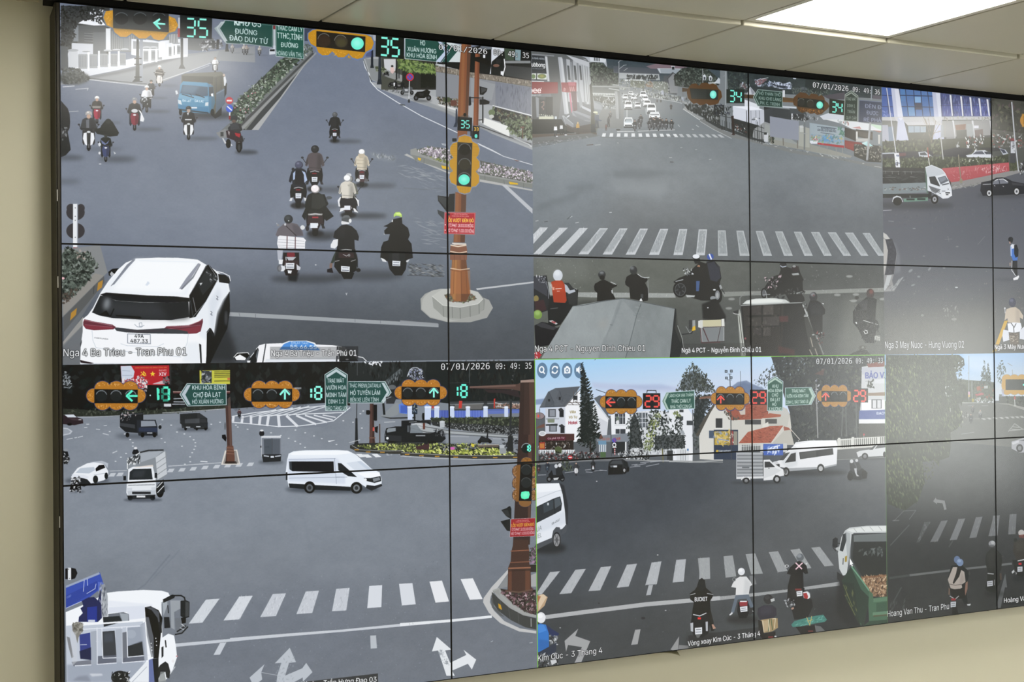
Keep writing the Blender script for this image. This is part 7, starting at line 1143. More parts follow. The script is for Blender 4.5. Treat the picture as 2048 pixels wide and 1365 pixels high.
p('7d8794', '1090 540 1160 510 1180 800 1120 810', .9); p('b3bfcb', '1100 540 1150 520 1150 570 1110 680', .8); p('1d2126', '1115 690 1170 690 1180 800 1120 805'); l('15181c', 8, '1155 570 1162 650'); p('aeb8c2', '1180 520 1290 520 1290 600 1220 640 1225 820 1190 800', .7); p('1c1f22', '1105 510 1200 460 1235 465 1220 495 1110 545'); l('1f2226', 14, '1230 470 1290 470 1325 490 1332 520'); p('1c2024', '1285 525 1340 518 1378 535 1375 690 1330 705 1285 680'); p('4d545a', '1335 530 1372 540 1370 680 1335 690', .7); p('6a727c', '1230 700 1300 700 1370 710 1365 790 1300 860 1240 850', .6); ls('1f2226', 13, '1230 870 1300 855 1360 790', '1250 840 1340 780'); ls('dfe4ea', 5, '1290 760 1330 790', '1280 800 1320 820', '1300 720 1310 780'); p('16181b', '1290 700 1340 690 1340 750 1300 760')
ls('1d2024', 12, '1130 930 1138 1000'); p('1b1e22', '1090 1000 1110 990 1110 1090 1092 1110'); p('1d2024', '1060 740 1090 740 1095 850 1075 855'); e('e6e9ee', 1210, 1142, 16, 16); e('c98a94', 1248, 1092, 10, 8); p('23272b', '1030 1250 1080 1180 1130 1145 1160 1170 1180 1250 1170 1320 1140 1310 1130 1250 1080 1280 1040 1357'); l('c9d0da', 8, '1180 1270 1230 1200'); p('8d9698', '1080 1250 1120 1250 1140 1357 1060 1357', .8)
p('4a5a9c', '960 1130 1020 1110 1025 1357 960 1357', .8); p('e3e9f2', '740 1357 930 1150 960 1150 960 1357'); l('9aa6ba', 6, '790 1357 940 1200', .8); e('1d2022', 665, 1310, 90, 70); fol('580 1250 760 1250 760 1357 580 1357', ['dfe3e6', '1c1f20', '3a3f3a', '101212'], 60, 16, .9, 3); p('dfe5ee', '350 1270 480 1270 490 1290 380 1300', .6, 5); p('7d879a', '180 1340 240 1300 330 1290 370 1350', .6, 8); p('1c1f24', '1000 1120 1060 1110 1060 1357 1020 1357')
Z(460, 1100, 5.12)
p('2b2e30', '740 1357 1515 1268 1518 1440 740 1440', .85); tx('Ngã 4 Lê Đại Hành - Trần Hưng Đạo 03', 330, 1432, 1500, 1352, 50, 'f4f7fa', .012)
Z(0, 0, 1)
grade(.6, .88)
# ---- feed: town junction under blue sky, seen with the player buttons on top
feed(1.529, 3.0625, 1.0265, VH)
Z(0, 0, 1)
p('444b54', '1060 900 1790 880 1790 1380 1060 1380', g=('565b60', 1500, 920, 1560, 1080)); p('3d444d', '1080 940 1400 930 1400 1010 1240 1010', .7, 40); p('363b3f', '1060 1200 1790 1150 1790 1380 1060 1380', .75, 40); p('4c5054', '1330 1080 1680 1000 1700 1120 1400 1180', .4, 40); p('22262a', '1600 1190 1790 1150 1790 1300 1640 1290', .85, 22)
grain('1060 920 1790 900 1790 1380 1060 1380', 6); fol('1070 1200 1780 1120 1780 1260 1080 1340', ['6d7276', '3a3e42'], 160, 1.4, .5)
Z(1060, 710, 3.447)
p('a4cef0', '20 20 2500 5 2500 420 20 420', g=('c3d3ea', 700, 20, 720, 260)); p('b4bedc', '420 190 600 200 780 210 1020 220 1020 260 600 250 440 230', .7, 10); p('9fb0d4', '600 215 900 200 1000 230 800 240', .5, 8); p('7f95b8', '30 310 110 300 110 340 30 345', .9, 2)
p('5a6066', '30 420 1330 420 1330 730 30 740')
# villa hotel and its neighbours
p('5d636c', '65 365 125 255 175 230 345 218 240 360'); p('4c525a', '125 255 165 330 170 360 100 362', .7); p('525860', '175 232 345 220 300 300 240 358 180 300 200 255', .6); ls('3f444c', 3, '130 255 165 330', '205 250 225 320', '70 362 240 352'); fol('80 350 340 225 240 355', ['6d737c', '4a5058'], 60, 8, .5, 4, -3); R('2a2c30', 125, 305, 138, 322); R('2a2c30', 198, 290, 212, 312)
p('dfe3ec', '105 370 240 360 345 240 352 560 245 590 105 545'); p('c3c9d6', '105 370 240 362 240 545 105 545', .8); p('eceff4', '245 350 345 245 350 600 250 600'); ls('5d5652', 4, '245 355 345 240', '262 330 348 330', '300 250 302 330', '322 240 324 330', '262 345 345 345', '270 320 300 345', '310 320 345 345'); R('2c2e33', 297, 283, 327, 312)
R('4a5058', 125, 375, 178, 430); R('8d939e', 135, 380, 172, 425); R('24272c', 203, 385, 232, 430); R('4a5058', 132, 485, 185, 530); R('8d939e', 140, 490, 178, 525); R('24272c', 210, 495, 238, 540); p('3a3e44', '108 480 190 475 190 490 108 490'); p('6d7a5a', '120 440 170 440 168 468 122 468', .8); ls('8d949e', 3, '110 440 200 438', '110 445 200 443'); p('2f3338', '195 375 215 365 235 385 200 390'); p('2f3338', '198 488 220 478 242 495 204 498')
tx('Villa', 274, 404, 314, 402, 18, '9a8a5a', .04); tx('Vô Tư', 268, 440, 325, 438, 18, '9a8a5a', .04); tx('Hotel', 266, 480, 326, 478, 22, '9a3040', .05)
p('4d2f2c', '60 560 120 545 305 545 305 590 60 592'); p('5a2030', '110 572 245 562 245 610 114 616'); R('d9cfd0', 116, 596, 240, 612, .0); tx('Cà phê Võ Tư', 122, 584, 236, 578, 12, 'd9ccd0', .04); tx('THIÊN THÀNH 2', 120, 608, 240, 602, 14, 'e6e0e2', .04); p('2a2320', '60 592 300 590 300 660 60 660'); fol('60 600 300 600 300 660 60 660', ['c9ccd0', '3a3230', '8d8478', '5d564e'], 60, 9); p('9a3a30', '62 605 102 600 104 650 66 655'); R('d0a04a', 68, 612, 98, 645, .6); e('e3e6ea', 85, 543, 25, 18); e('9aa0a8', 85, 543, 18, 12, .5); e('3a2226', 62, 422, 38, 24); e('e6dfe2', 62, 422, 36, 22, .5); l('e05048', 6, '48 422 70 422'); l('e05048', 6, '58 412 58 432'); ls('5d6670', 4, '66 370 70 480'); p('7d4a3a', '60 490 100 475 100 500 40 510', .7)
R('dfe3e8', 60, 655, 310, 680); 
for i in range(16): R('6d747c', 62 + i * 16, 660, 70 + i * 16, 678, .7)
p('4d5a38', '170 640 195 630 220 645 218 680 175 680'); p('5d646c', '440 300 480 280 515 290 545 440 470 340'); p('e0e4ea', '440 320 540 445 530 560 440 560 400 500'); l('c9cfd8', 6, '440 320 545 445'); p('c3c9d2', '470 430 535 465 530 555 470 560', .7); p('e6eaef', '555 400 690 380 690 590 560 590'); R('3a4048', 585, 405, 655, 478); ls('9aa2ac', 4, '620 405 620 478', '585 430 655 430'); R('d9dde2', 580, 480, 665, 492); R('3a4048', 590, 512, 658, 545); ls('d9dde2', 4, '610 400 612 478', '640 400 640 478', '620 512 620 545'); e('6a7a6a', 603, 440, 10, 16); e('d9dce0', 603, 466, 12, 14)
p('7d8792', '460 560 690 540 690 600 460 600'); tx('hải sản', 498, 590, 550, 588, 20, 'a86a64', .03); tx('tươi', 585, 588, 622, 586, 18, 'b04040', .03); p('6a4a40', '470 560 490 545 505 575 480 585'); p('6d93b0', '470 595 525 592 527 625 472 622'); R('c9ced4', 475, 620, 525, 670); ls('3a5a7a', 4, '485 622 485 668', '500 622 500 668', '515 622 515 668'); R('24282c', 565, 600, 660, 680); R('dfe3e6', 655, 600, 665, 670); R('4a6a3a', 485, 672, 522, 708, .8)
p('dadee4', '690 400 860 380 1130 420 1125 690 700 690', .9); R('5d646c', 735, 400, 810, 500); ls('c9ced6', 5, '750 390 752 520', '772 390 774 520', '795 390 798 500', '735 440 812 436', '735 470 812 466'); p('e0e4ea', '960 360 1060 330 1130 430 1120 740 960 740'); R('3a4046', 1030, 378, 1058, 396); R('3a4046', 1030, 425, 1056, 450); R('3a4046', 1080, 455, 1125, 485); p('9aa2aa', '1035 520 1055 520 1070 550 1035 545')
# shrubs, trees, fence, street furniture
fol('660 470 700 400 730 370 770 480 800 600 780 660 680 660', ['1d2425', '2a3334', '141a1a', '3a4540'], 240, 10); p('1f2627', '690 480 720 390 750 480 780 640 690 640', .8)
fol('800 400 850 380 950 380 980 480 1070 560 1070 640 860 660 800 560', ['1d2425', '2a3334', '141a1a', '38433f'], 420, 11); fol('840 420 880 390 905 430 880 520 850 640 790 640 800 560', ['8d9a5a', 'b3bc70', '5d6a3c', '6d7a48'], 120, 9); fol('985 400 1020 385 1040 420 1010 450', ['7d8a50', '4d5a38'], 40, 9); fol('1000 430 1050 430 1050 520 1000 520', ['1d2425', '2c3534'], 60, 10); p('202728', '860 560 1060 550 1070 645 860 655', .75)
fol('1120 60 1150 80 1200 130 1250 200 1280 260 1000 250 1030 190 1060 130', ['2c3330', '3f4842', '1f2523', '525a4c'], 420, 9); fol('1000 230 1050 130 1120 40 1200 120 1290 260', ['30372f', '454d42'], 90, 7); p('2a312e', '1040 190 1110 110 1180 130 1250 240 1040 245', .6, 4); fol('1125 280 1250 280 1250 480 1130 560', ['20282a', '333c3a', '171d1e'], 220, 12); p('20282a', '1130 310 1240 300 1180 480 1135 540', .8); fol('1120 540 1175 560 1175 640 1130 660', ['2a3232', '4a5450'], 60, 9)
fol('348 55 362 50 380 130 420 220 440 330 475 470 480 560 430 690 400 640 330 620 325 560 345 440 350 300 350 160', ['1b2120', '242c2a', '121716', '2f3935'], 620, 13, .95, 3, 150); fol('350 90 375 120 400 240 425 350 460 480 470 560 420 620 340 600 345 440 352 260', ['151b1a', '1f2725'], 300, 12, .95, 3, 25); p('1a201f', '352 60 362 60 385 200 420 360 440 520 400 620 350 560 355 300', .75); l('26211e', 10, '415 600 418 700'); fol('440 20 460 30 445 45', ['333'], 3, 6)
R('cfd3d6', 690, 650, 800, 690, .7); fol('690 640 1000 650 1000 690 690 690', ['c9ced2', '5d6468', '8d9498'], 90, 9, .8, 3, 90); R('e3e6ea', 1095, 640, 1120, 742); R('d3d7dc', 1010, 650, 1095, 730); ls('8d949a', 4, '1040 655 1040 728', '1055 655 1055 728', '1070 655 1070 728'); R('5d82b0', 1082, 648, 1094, 662); R('35393c', 945, 660, 985, 730); fol('780 610 840 600 840 660 790 660', ['5d6a48', '8d9a6a', '3a442f'], 60, 9)
ls('4a5056', 6, '555 440 562 700', '1122 380 1126 690', '915 600 918 740'); l('6d6a44', 8, '912 650 918 740'); l('9a8f86', 14, '1135 300 1250 294'); l('353a40', 4, '455 240 520 262'); e('4a50b0', 580, 590, 15, 16); l('c04050', 4, '575 580 588 600'); e('e6e8ec', 581, 622, 14, 16); e('2a2d32', 581, 622, 8, 9); R('c9ced2', 568, 635, 596, 642); ls('c04048', 6, '583 645 585 690')
for i in range(3): R('e3e6ea', 580, 652 + i * 14, 589, 658 + i * 14)
p('3a3d40', '60 690 480 680 480 720 60 740'); fol('60 670 470 670 480 720 70 745', ['2a2c2f', '6d7276', 'a3a8ac', '1a1b1d', '7a3a3a'], 320, 9); fol('600 665 820 660 820 730 610 710', ['2a2c2f', 'b9bec2', '6d7276', '17181a', 'e0e3e6'], 200, 9); e('c03038', 277, 708, 16, 14); R('e6e0e0', 266, 704, 288, 712)
p('84888a', '40 748 480 720 1330 735 1330 745 1200 742 480 728 40 760', .8); p('a9adae', '480 715 1100 735 1200 730 1330 722 1330 728 1200 745 1100 745', .7)
# A-frame church shop on the right edge of this frame
p('d3d2cc', '1330 300 1330 730 1170 720 1165 560'); l('4a4640', 20, '1330 290 1150 555'); R('2f3236', 1282, 440, 1330, 505); R('4a5a74', 1232, 525, 1272, 575); R('b39a3c', 1275, 520, 1330, 630); R('2f4466', 1270, 630, 1330, 700)
# motorbikes and dark car in front
for q in ('690 775 760 768', '720 765 800 750', '800 770 890 752', '700 760 740 756', '760 745 900 730', '830 740 960 728', '380 795 420 790', '440 802 500 798', '385 808 430 812', '55 830 110 828', '240 815 330 800', '480 795 530 800'): l('b9bec6', 5, q, .7)
p('24262a', '538 830 540 760 548 735 565 724 640 720 672 740 682 780 680 805 640 825'); p('3f454c', '552 752 570 730 630 728 640 755', .9); p('15171a', '540 770 635 760 640 820 540 824'); p('8d949c', '552 765 600 760 602 772 556 778', .6); R('c9ced4', 575, 765, 600, 777); p('1d1f22', '645 730 668 742 676 775 650 765', .9); e('101113', 652, 800, 12, 22); e('c3c6ca', 650, 797, 8, 12, .8); e('101113', 676, 790, 8, 18)
rider(435, 800, 75, '2a2c30', '3a3c40', 'c9ccd0', sh=.4); rfront(318, 832, 95, '3a3c40', '4a4c50', 'd3d6da', sh=.4, shield='c9ccd0'); rfront(60, 815, 70, '2a2d33', '3a3c40', '5a3a40', sh=.4); rfront(120, 810, 75, '2c3340', '333', '3a4a5a', sh=.3); fol('210 720 290 740 290 800 220 800', ['3a4436', '5d6a54', '22281f'], 60, 9)
e('16181a', 132, 858, 18, 20); e('6d7276', 132, 858, 10, 11); e('16181a', 222, 856, 16, 18); e('6d7276', 222, 856, 9, 10); p('1b1c1f', '125 830 150 795 160 830 200 830 180 770 200 750 215 770 225 820 240 850 200 865 150 860'); p('23262a', '175 760 205 740 225 780 220 830 180 835'); e('c9ced4', 180, 768, 12, 14); e('d3d7dc', 205, 762, 12, 14); p('c3c8cc', '160 850 200 846 190 862 165 865')
# right part of the street
Z(1400, 705, 3.447)
p('7385a4', '200 250 260 205 320 195 365 220 440 250 440 300 200 300', .95, 3); p('5d6f90', '230 250 300 205 360 230 380 280 230 280', .6, 4); p('293034', '490 30 1280 20 1280 620 460 640 620 420')
fol('500 30 1280 25 1280 140 780 140 620 200 500 150', ['20262a', '3a4242', '161a1c', '4d5650'], 420, 12); fol('440 130 520 60 560 180 480 240 380 200', ['3a4448', '2c3438', '4d585a'], 100, 9, .9); fol('370 190 470 180 470 250 380 250', ['5d6a74', '4a565e'], 40, 8, .6, 4); fol('560 30 740 30 740 160 580 170', ['8d9ca8', '1d2326'], 50, 8, .8)
fol('620 190 1120 150 1120 600 640 600', ['23292b', '343b3b', '181c1e', '424a46'], 460, 17); fol('1000 100 1200 150 1210 240 1060 230', ['3a4038', '525a4a'], 60, 12); ls('4d5454', 9, '985 380 975 580', '1005 380 1010 580', '1075 300 1080 590'); ls('8d8f90', 8, '800 220 812 590'); fol('790 180 820 180 820 430 800 430', ['b9bcc4', '6d7080'], 14, 12); p('6a4340', '790 150 860 110 850 160', .6)
fol('-40 150 40 140 100 240 0 320 -40 320', ['2c3330', '1f2523', '454d42'], 130, 9); fol('-40 300 60 300 20 440 -40 480', ['20282a', '171d1e'], 100, 11)
p('d6d6d2', '210 320 0 700 0 640 90 370 210 330 230 700 0 700'); p('d3d2cc', '90 380 150 345 215 400 215 640 10 700 0 560'); l('4a4640', 16, '95 365 0 515'); R('2b2d31', 108, 456, 154, 522); l('dfe0dc', 5, '105 524 160 524')
p('c9c7bf', '215 470 470 440 620 430 630 520 600 640 215 640'); p('bcbab2', '460 330 600 390 620 430 600 520 460 520', .9); p('9a5240', '165 375 300 350 470 360 470 440 420 460 220 468'); fol('180 375 470 360 460 445 220 465', ['ab6450', '874434', '6d382c'], 110, 12, .7, 4, 3); p('a35a44', '420 450 480 420 560 430 555 445 440 455'); p('c9c6be', '260 385 312 375 312 430 280 432', .9); R('3f4044', 310, 465, 420, 498); R('4a4a4a', 450, 460, 530, 492); p('d6d4cc', '430 500 470 480 480 560 430 560'); p('a35642', '265 628 330 550 480 510 575 506 490 625'); fol('280 620 340 550 480 512 570 508 490 622', ['b86c54', '8a4636', '733c30'], 150, 12, .7, 4, 10); p('9a5644', '575 510 610 520 640 545 580 545'); l('d0cdc4', 6, '575 510 492 625'); l('c6c3ba', 5, '615 520 690 605'); p('b9b7ae', '500 625 580 540 625 535 650 640 520 640')
fol('165 400 240 440 290 440 260 470 200 470', ['3a3432', '5d544c'], 26, 12)
R('40526a', 62, 540, 100, 592); R('22304a', 95, 535, 262, 740); R('b39a40', 100, 545, 210, 640); fol('105 550 205 550 205 636 105 636', ['c9b060', '8a7a3c', '8d9ab4', 'd9c27a'], 46, 20); l('8d9ac0', 7, '130 600 200 610'); R('8a3a3a', 207, 540, 230, 640, .9); fol('208 545 230 545 230 638 208 638', ['d9d3c4', 'a04040'], 16, 9); R('9a9684', 232, 545, 258, 640, .9); tx('Vietcombank', 128, 692, 212, 690, 18, 'e0e4ea', .04); e('c9a83a', 118, 682, 9, 9); l('3a4046', 6, '212 400 216 740')
p('c3c6c6', '262 640 435 628 435 680 262 690'); ls('4d5254', 7, *['%d 640 %d 682' % (292 + i * 12, 292 + i * 12) for i in range(11)]); l('d9dcdc', 4, '285 648 415 642'); R('c9caca', 415, 630, 436, 690)
R('3a5cb0', 436, 632, 573, 710); p('4f74c4', '440 640 570 632 570 670 440 690', .5); fol('460 655 550 640 550 700 460 705', ['c9d6ee', '8da4d8', 'e6ecf6'], 26, 14); ls('dfe6f4', 4, '490 655 550 645', '470 668 520 664'); R('c3c4c2', 573, 628, 600, 690)
p('c9cac4', '945 600 1280 572 1280 650 945 672'); ls('5a5f5c', 6, *['%d %d %d %d' % (965 + i * 14, 600 - i * 1.2, 966 + i * 14, 660 - i * 1.4) for i in range(23)]); l('d6d7d2', 5, '950 606 1280 580'); l('d6d7d2', 5, '950 652 1280 630'); 
for x in (950, 1045, 1222): R('cfd0ca', x, 590 - (x - 950) * .06, x + 18, 672 - (x - 950) * .06)
fol('640 600 940 590 940 640 650 650', ['b9bcb8', '3a3f3d'], 60, 9, .8, 3, 90)
p('c6c9cd', '1115 100 1280 80 1280 490 1095 490 1110 320', .95); p('7a4038', '1150 78 1280 60 1280 98 1160 104'); ls('9a9ea6', 4, '1110 125 1280 110', '1120 150 1280 140', '1140 200 1280 190'); p('b0b5c0', '1115 105 1280 98 1280 180 1160 190 1115 140'); tx('BẢO VIỆT', 1140, 180, 1340, 176, 40, '5560a0', .05); p('c9ccd2', '1200 190 1280 185 1280 215 1205 215'); R('e0e2e4', 1115, 330, 1275, 400); R('4a4e55', 1182, 325, 1252, 388); R('c9ccd0', 1190, 330, 1215, 385); R('c9ccd0', 1222, 330, 1246, 385); R('8a7460', 1160, 280, 1280, 300); p('4a5c98', '1098 402 1280 396 1280 460 1095 462'); tx('BAOVIET', 1218, 430, 1330, 428, 18, 'c9d0e0', .05); R('dadcdf', 1095, 462, 1280, 492); p('4a4c44', '1095 492 1280 490 1280 580 1095 590', .8); fol('1150 200 1200 190 1200 250 1150 250', ['3a4038'], 20, 12); e('c04048', 1130, 568, 5, 8); l('a9aca8', 3, '1130 575 1130 600')
p('5d6162', '945 672 1280 648 1280 730 945 745'); l('8a8d8c', 5, '945 742 1280 725', .7)
# vans and light truck
e('26292c', 760, 830, 260, 22, .7, 12); p('dfe2e6', '500 760 560 740 590 690 640 650 660 620 760 608 940 606 948 640 942 780 850 800 620 820 600 800 540 790'); p('eef0f2', '650 640 760 612 940 608 945 650 680 672', .9); p('c3c8ce', '560 760 620 690 670 680 670 780 610 800', .6, 6); p('3a3e44', '545 745 590 695 620 690 575 745'); p('212428', '585 762 628 700 660 692 660 752'); p('2c2f32', '683 690 915 662 920 705 690 738'); p('4a4d50', '690 695 800 680 800 720 694 732', .6); R('d0d3d6', 628, 758, 650, 764); p('8d9298', '600 800 850 790 942 770 942 780 850 802 610 822', .8); e('1b1c1e', 593, 825, 24, 32); e('9a9da0', 592, 826, 14, 20); e('1b1c1e', 832, 800, 24, 30); e('b3b6b8', 832, 802, 15, 18); p('26282c', '510 770 548 770 550 790 520 785'); p('c9ccd0', '505 755 530 750 545 770 520 775')
R('8b9096', 250, 690, 437, 858)
for i, y in enumerate((694, 718, 742, 766, 790, 814, 838)): R('9ea3a8' if i % 2 else 'adb2b8', 250, y, 437, y + 11); R('6d7278', 250, y + 16, 437, y + 21)
ls('a9aeb4', 6, '252 690 252 858'); l('3a3d42', 6, '435 695 437 860'); R('4d5258', 290, 790, 340, 799, .8); p('dcdfe2', '438 742 480 740 500 760 530 780 575 810 580 850 540 858 520 845 500 880 438 885'); p('24272b', '445 755 480 755 518 792 445 796'); p('c3c7cb', '440 800 520 798 560 815 500 850 440 870', .6); R('3a3d42', 470, 798, 480, 802); p('d3d6d9', '250 858 437 855 437 870 250 875'); ls('e0e2e4', 7, '300 858 285 880', '330 858 345 880'); e('17181a', 318, 886, 24, 22); e('8d9094', 318, 886, 12, 12); e('17181a', 530, 876, 26, 28); e('a9acb0', 530, 876, 14, 16); e('2c2f33', 400, 900, 190, 10, .6, 6); e('1d2022', 590, 820, 10, 20, .6)
p('c9ccce', '1078 690 1100 680 1170 670 1200 640 1280 625 1280 715 1160 720 1140 700 1090 725'); p('33373b', '1165 672 1200 645 1215 642 1190 672'); p('4a4e52', '1205 665 1225 640 1280 632 1280 655'); e('1c1d1f', 1137, 718, 22, 24); e('7a7d80', 1137, 718, 12, 14); e('1c1d1f', 1272, 705, 10, 20); e('3a3d40', 1180, 735, 110, 8, .6, 5)
e('2a2d2f', 1085, 880, 70, 8, .5, 6); p('26282a', '1020 830 1050 800 1080 810 1120 800 1155 830 1150 870 1100 880 1030 875'); e('131415', 1035, 858, 20, 26); e('131415', 1132, 842, 18, 28); p('34363a', '1030 765 1055 755 1075 790 1060 830 1035 810'); e('c6c9cc', 1045, 752, 12, 13); e('c0c3c6', 1080, 746, 10, 11); p('3c3f42', '1070 760 1095 760 1115 800 1090 820'); p('b3b7ba', '1062 800 1080 800 1082 840 1098 855 1080 856 1068 830')
# overhead signals and signs
Z(1060, 710, 3.447)
cloud(482, 242, 290, 165, 'ae7a30'); arrow(556, 328, 28, 'l', 'f05a50'); R('17191b', 778, 265, 898, 375); l('2a2d30', 5, '805 262 808 246 868 246 870 262'); digits('29', 795, 283, 888, 358, 12, 'ee544c')
gsign('908 320 938 258 1135 245 1138 372 938 382', '914 320 941 263 1131 250 1133 368 941 377', '2c5a4e'); p('a9c3b8', '918 320 942 265 958 264 932 320 958 378 944 377')
tx('LÀNG HOA VẠN THÀNH', 958, 294, 1126, 286, 22, 'cfe0da', .018); tx('THÁC CAM LY', 974, 334, 1108, 328, 26, 'cfe0da', .02); tx('NHÀ THỜ CON GÀ', 968, 372, 1116, 366, 24, 'cfe0da', .02)
cloud(1246, 228, 270, 155, 'ae7a30')
Z(1400, 705, 3.447)
cloud(75, 238, 265, 160, 'ae7a30'); arrow(143, 326, 24, 'u', 'f0584e'); l('3a4046', 5, '205 150 208 240'); 
for x, y in ((180, 132), (216, 130), (182, 178), (214, 175)): R('2c3640', x - 9, y - 9, x + 9, y + 9); R('8d9cae', x - 5, y - 5, x + 5, y + 5)
ls('5a6670', 3, '190 150 218 150', '188 190 220 190', '278 130 280 240'); l('7d5a4a', 14, '0 315 76 308'); R('17191b', 345, 258, 462, 362); digits('29', 360, 275, 450, 350, 12, 'ec5048')
gsign('465 200 518 165 574 200 570 405 462 406', '469 203 518 171 570 203 566 401 466 402', '2a5a4c'); p('a9c3b8', '472 206 518 174 566 206 565 220 518 190 472 220')
for s, y, x0, x1 in (('KHU', 245, 500, 540), ('HÒA BÌNH', 276, 468, 566), ('CHỢ', 306, 496, 538), ('ĐÀ LẠT', 338, 484, 552), ('HỒ', 370, 498, 526), ('X.HƯƠNG', 402, 472, 562)): tx(s, x0, y, x1, y - 1, 22, 'cfe0da', .02)
gsign('586 244 768 240 798 300 768 362 586 370', '590 248 765 244 792 300 765 358 590 366', '2f5f50'); p('a9c3b8', '748 250 764 246 790 300 764 356 748 358 772 302'); tx('TRẠI MÁT', 632, 278, 728, 276, 22, 'cfe0da', .02); tx('VƯỜN HOA MINH TÂM', 597, 314, 747, 310, 22, 'cfe0da', .016); tx('DINH 1, BẢO TÀNG LĐ', 595, 356, 746, 350, 22, 'cfe0da', .016)
cloud(806, 226, 240, 150, 'a87a34'); arrow(866, 306, 24, 'u', 'f0665a'); R('22231f', 1040, 250, 1158, 346); digits('29', 1060, 264, 1140, 338, 12, 'e8584e'); l('8a7460', 16, '1158 290 1280 282', .8)
tx('07/01/2026', 802, 82, 1046, 78, 38, 'dfe3e6', .004, '14171a', 3, font=1); tx('09: 49: 33', 1074, 78, 1260, 74, 36, 'dfe3e6', .004, '14171a', 3, font=1)
# white minibus at the left edge, zebra, stop line
Z(1060, 940, 3.447)
p('26292e', '205 92 235 110 262 250 258 380 235 400 230 200', .85, 3); e('1c2024', 120, 540, 130, 40, .8, 14); p('dfe5ee', '30 96 200 92 225 170 240 280 246 370 250 380 220 410 160 420 150 470 30 520'); p('eef2f8', '40 98 200 94 218 140 40 160', .8); p('c6cfdc', '40 350 240 290 246 370 160 400 40 440', .5, 8); p('2a3036', '40 258 160 200 208 184 220 235 215 280 160 310 40 370'); p('55606a', '165 205 205 190 215 240 170 270', .8); p('46525c', '90 235 160 208 160 270 95 300', .6); R('c9d3da', 118, 228, 130, 246, .9); ls('1d2226', 4, '165 200 172 305'); l('b3bcc8', 4, '40 205 180 150 215 140', .8)
tx('50B-495.57', 150, 382, 204, 352, 15, '5d646c', .02); tx('UA', 46, 430, 80, 412, 30, '7d858d', .0); tx('VEL', 40, 478, 80, 464, 30, '7d858d', .0); p('4a5058', '30 520 150 470 160 420 180 395 205 398 215 440 245 380 258 378 250 430 218 450 210 480 160 490 150 500 30 560'); e('24272a', 184, 485, 28, 56); e('8d9094', 184, 485, 22, 44); e('3a3d40', 184, 485, 8, 16)
for t in range(6): l('55585c', 5, [184, 485, 184 + 19 * math.cos(t * 1.05), 485 + 38 * math.sin(t * 1.05)])
for q in ('138 706 207 700 80 862 40 862', '313 690 385 684 284 852 202 858', '488 672 560 665 484 832 402 838', '668 655 738 648 680 806 597 814', '838 640 906 632 874 790 795 795', '1008 622 1075 617 1060 772 983 778', '1170 610 1238 605 1242 752 1167 756'): p('b4b9bf', q, .95); fol(q, ['9aa0a6', 'c6cad0'], 30, 10, .5, 4, 110)
p('aeb3b9', '818 796 848 794 832 864 800 867', .95); e('c9cdd2', 460, 80, 5, 3); e('b3b8bd', 880, 588, 6, 4)
Z(1400, 1040, 3.447)
for q in ('-15 266 66 262 70 408 0 412', '162 252 226 246 250 392 176 400', '314 238 380 232 434 372 352 377', '474 224 538 217 604 354 536 362', '622 208 686 200 768 334 708 340', '766 193 826 187 922 316 858 322'): p('9da2a5', q, .92); fol(q, ['868b8f', 'b0b4b7'], 26, 10, .5, 4, 75)
p('9fa3a5', '75 535 240 520 600 482 960 428 966 455 720 484 380 528 80 562', .95); p('8d9194', '340 388 372 384 390 445 350 450', .6); fol('80 540 960 435 960 455 90 560', ['8a8e90', 'b6b9bb'], 50, 10, .5, 5)
Z(1060, 1105, 3.447)
p('b4b7ba', '100 435 400 395 800 345 1310 302 1310 330 800 375 400 425 110 462', .95); p('c9a884', '48 300 90 288 122 310 100 370 50 415', .9); p('e0cdb4', '60 300 95 290 115 310 60 400', .7); p('9a5a3a', '48 300 75 305 55 350', .8)
p('a6a8aa', '333 527 312 578 415 614 350 768 302 772 358 655 262 640 248 688 238 612', .95); p('a3a5a7', '725 535 762 532 742 635 697 640', .95); p('9a9c9d', '1028 580 1020 690 968 672', .9); p('8d8f90', '1028 640 1170 650 1160 662 1020 684', .8)
e('b6bbc0', 208, 522, 6, 3); e('b6bbc0', 935, 402, 6, 3); e('26282a', 780, 455, 14, 9, .8); e('26282a', 475, 352, 5, 4)
# riders in front
e('dfe2e6', 76, 452, 32, 38); e('f0f2f4', 70, 440, 18, 16, .8); p('2f74c4', '48 500 70 492 110 500 130 560 130 660 100 690 48 690'); p('4a8cd8', '50 505 95 500 115 540 60 560', .7); p('255a9c', '60 600 130 610 130 660 60 680', .5, 6); p('23305a', '110 500 150 530 200 560 195 575 160 585 130 560'); p('6d747c', '165 575 185 585 185 640 170 640', .8); fol('135 570 190 575 190 640 140 630', ['c9cdd2', '2a2d33', '7a8088'], 24, 12); p('2a3448', '60 690 180 625 180 680 140 720 60 720'); fol('60 700 190 700 190 790 60 800', ['c3c7cc', '1c1e22', '5d6268', '2a2d30'], 60, 14); p('c9ccd0', '140 745 180 740 185 760 150 780')
e('1d2023', 1190, 610, 120, 60, .6, 20); p('131416', '1150 240 1165 190 1185 178 1205 195 1212 245 1240 270 1262 290 1258 310 1240 340 1245 400 1265 480 1270 540 1250 545 1235 480 1130 480 1110 500 1120 400 1130 345 1104 325 1102 285 1135 262'); ls('c9cdd2', 4, '1105 295 1140 285', '1220 285 1262 292'); tx('BUCKET', 1136, 340, 1222, 336, 28, 'e3e6ea', .04); e('1c1d20', 1182, 225, 26, 40, .7)
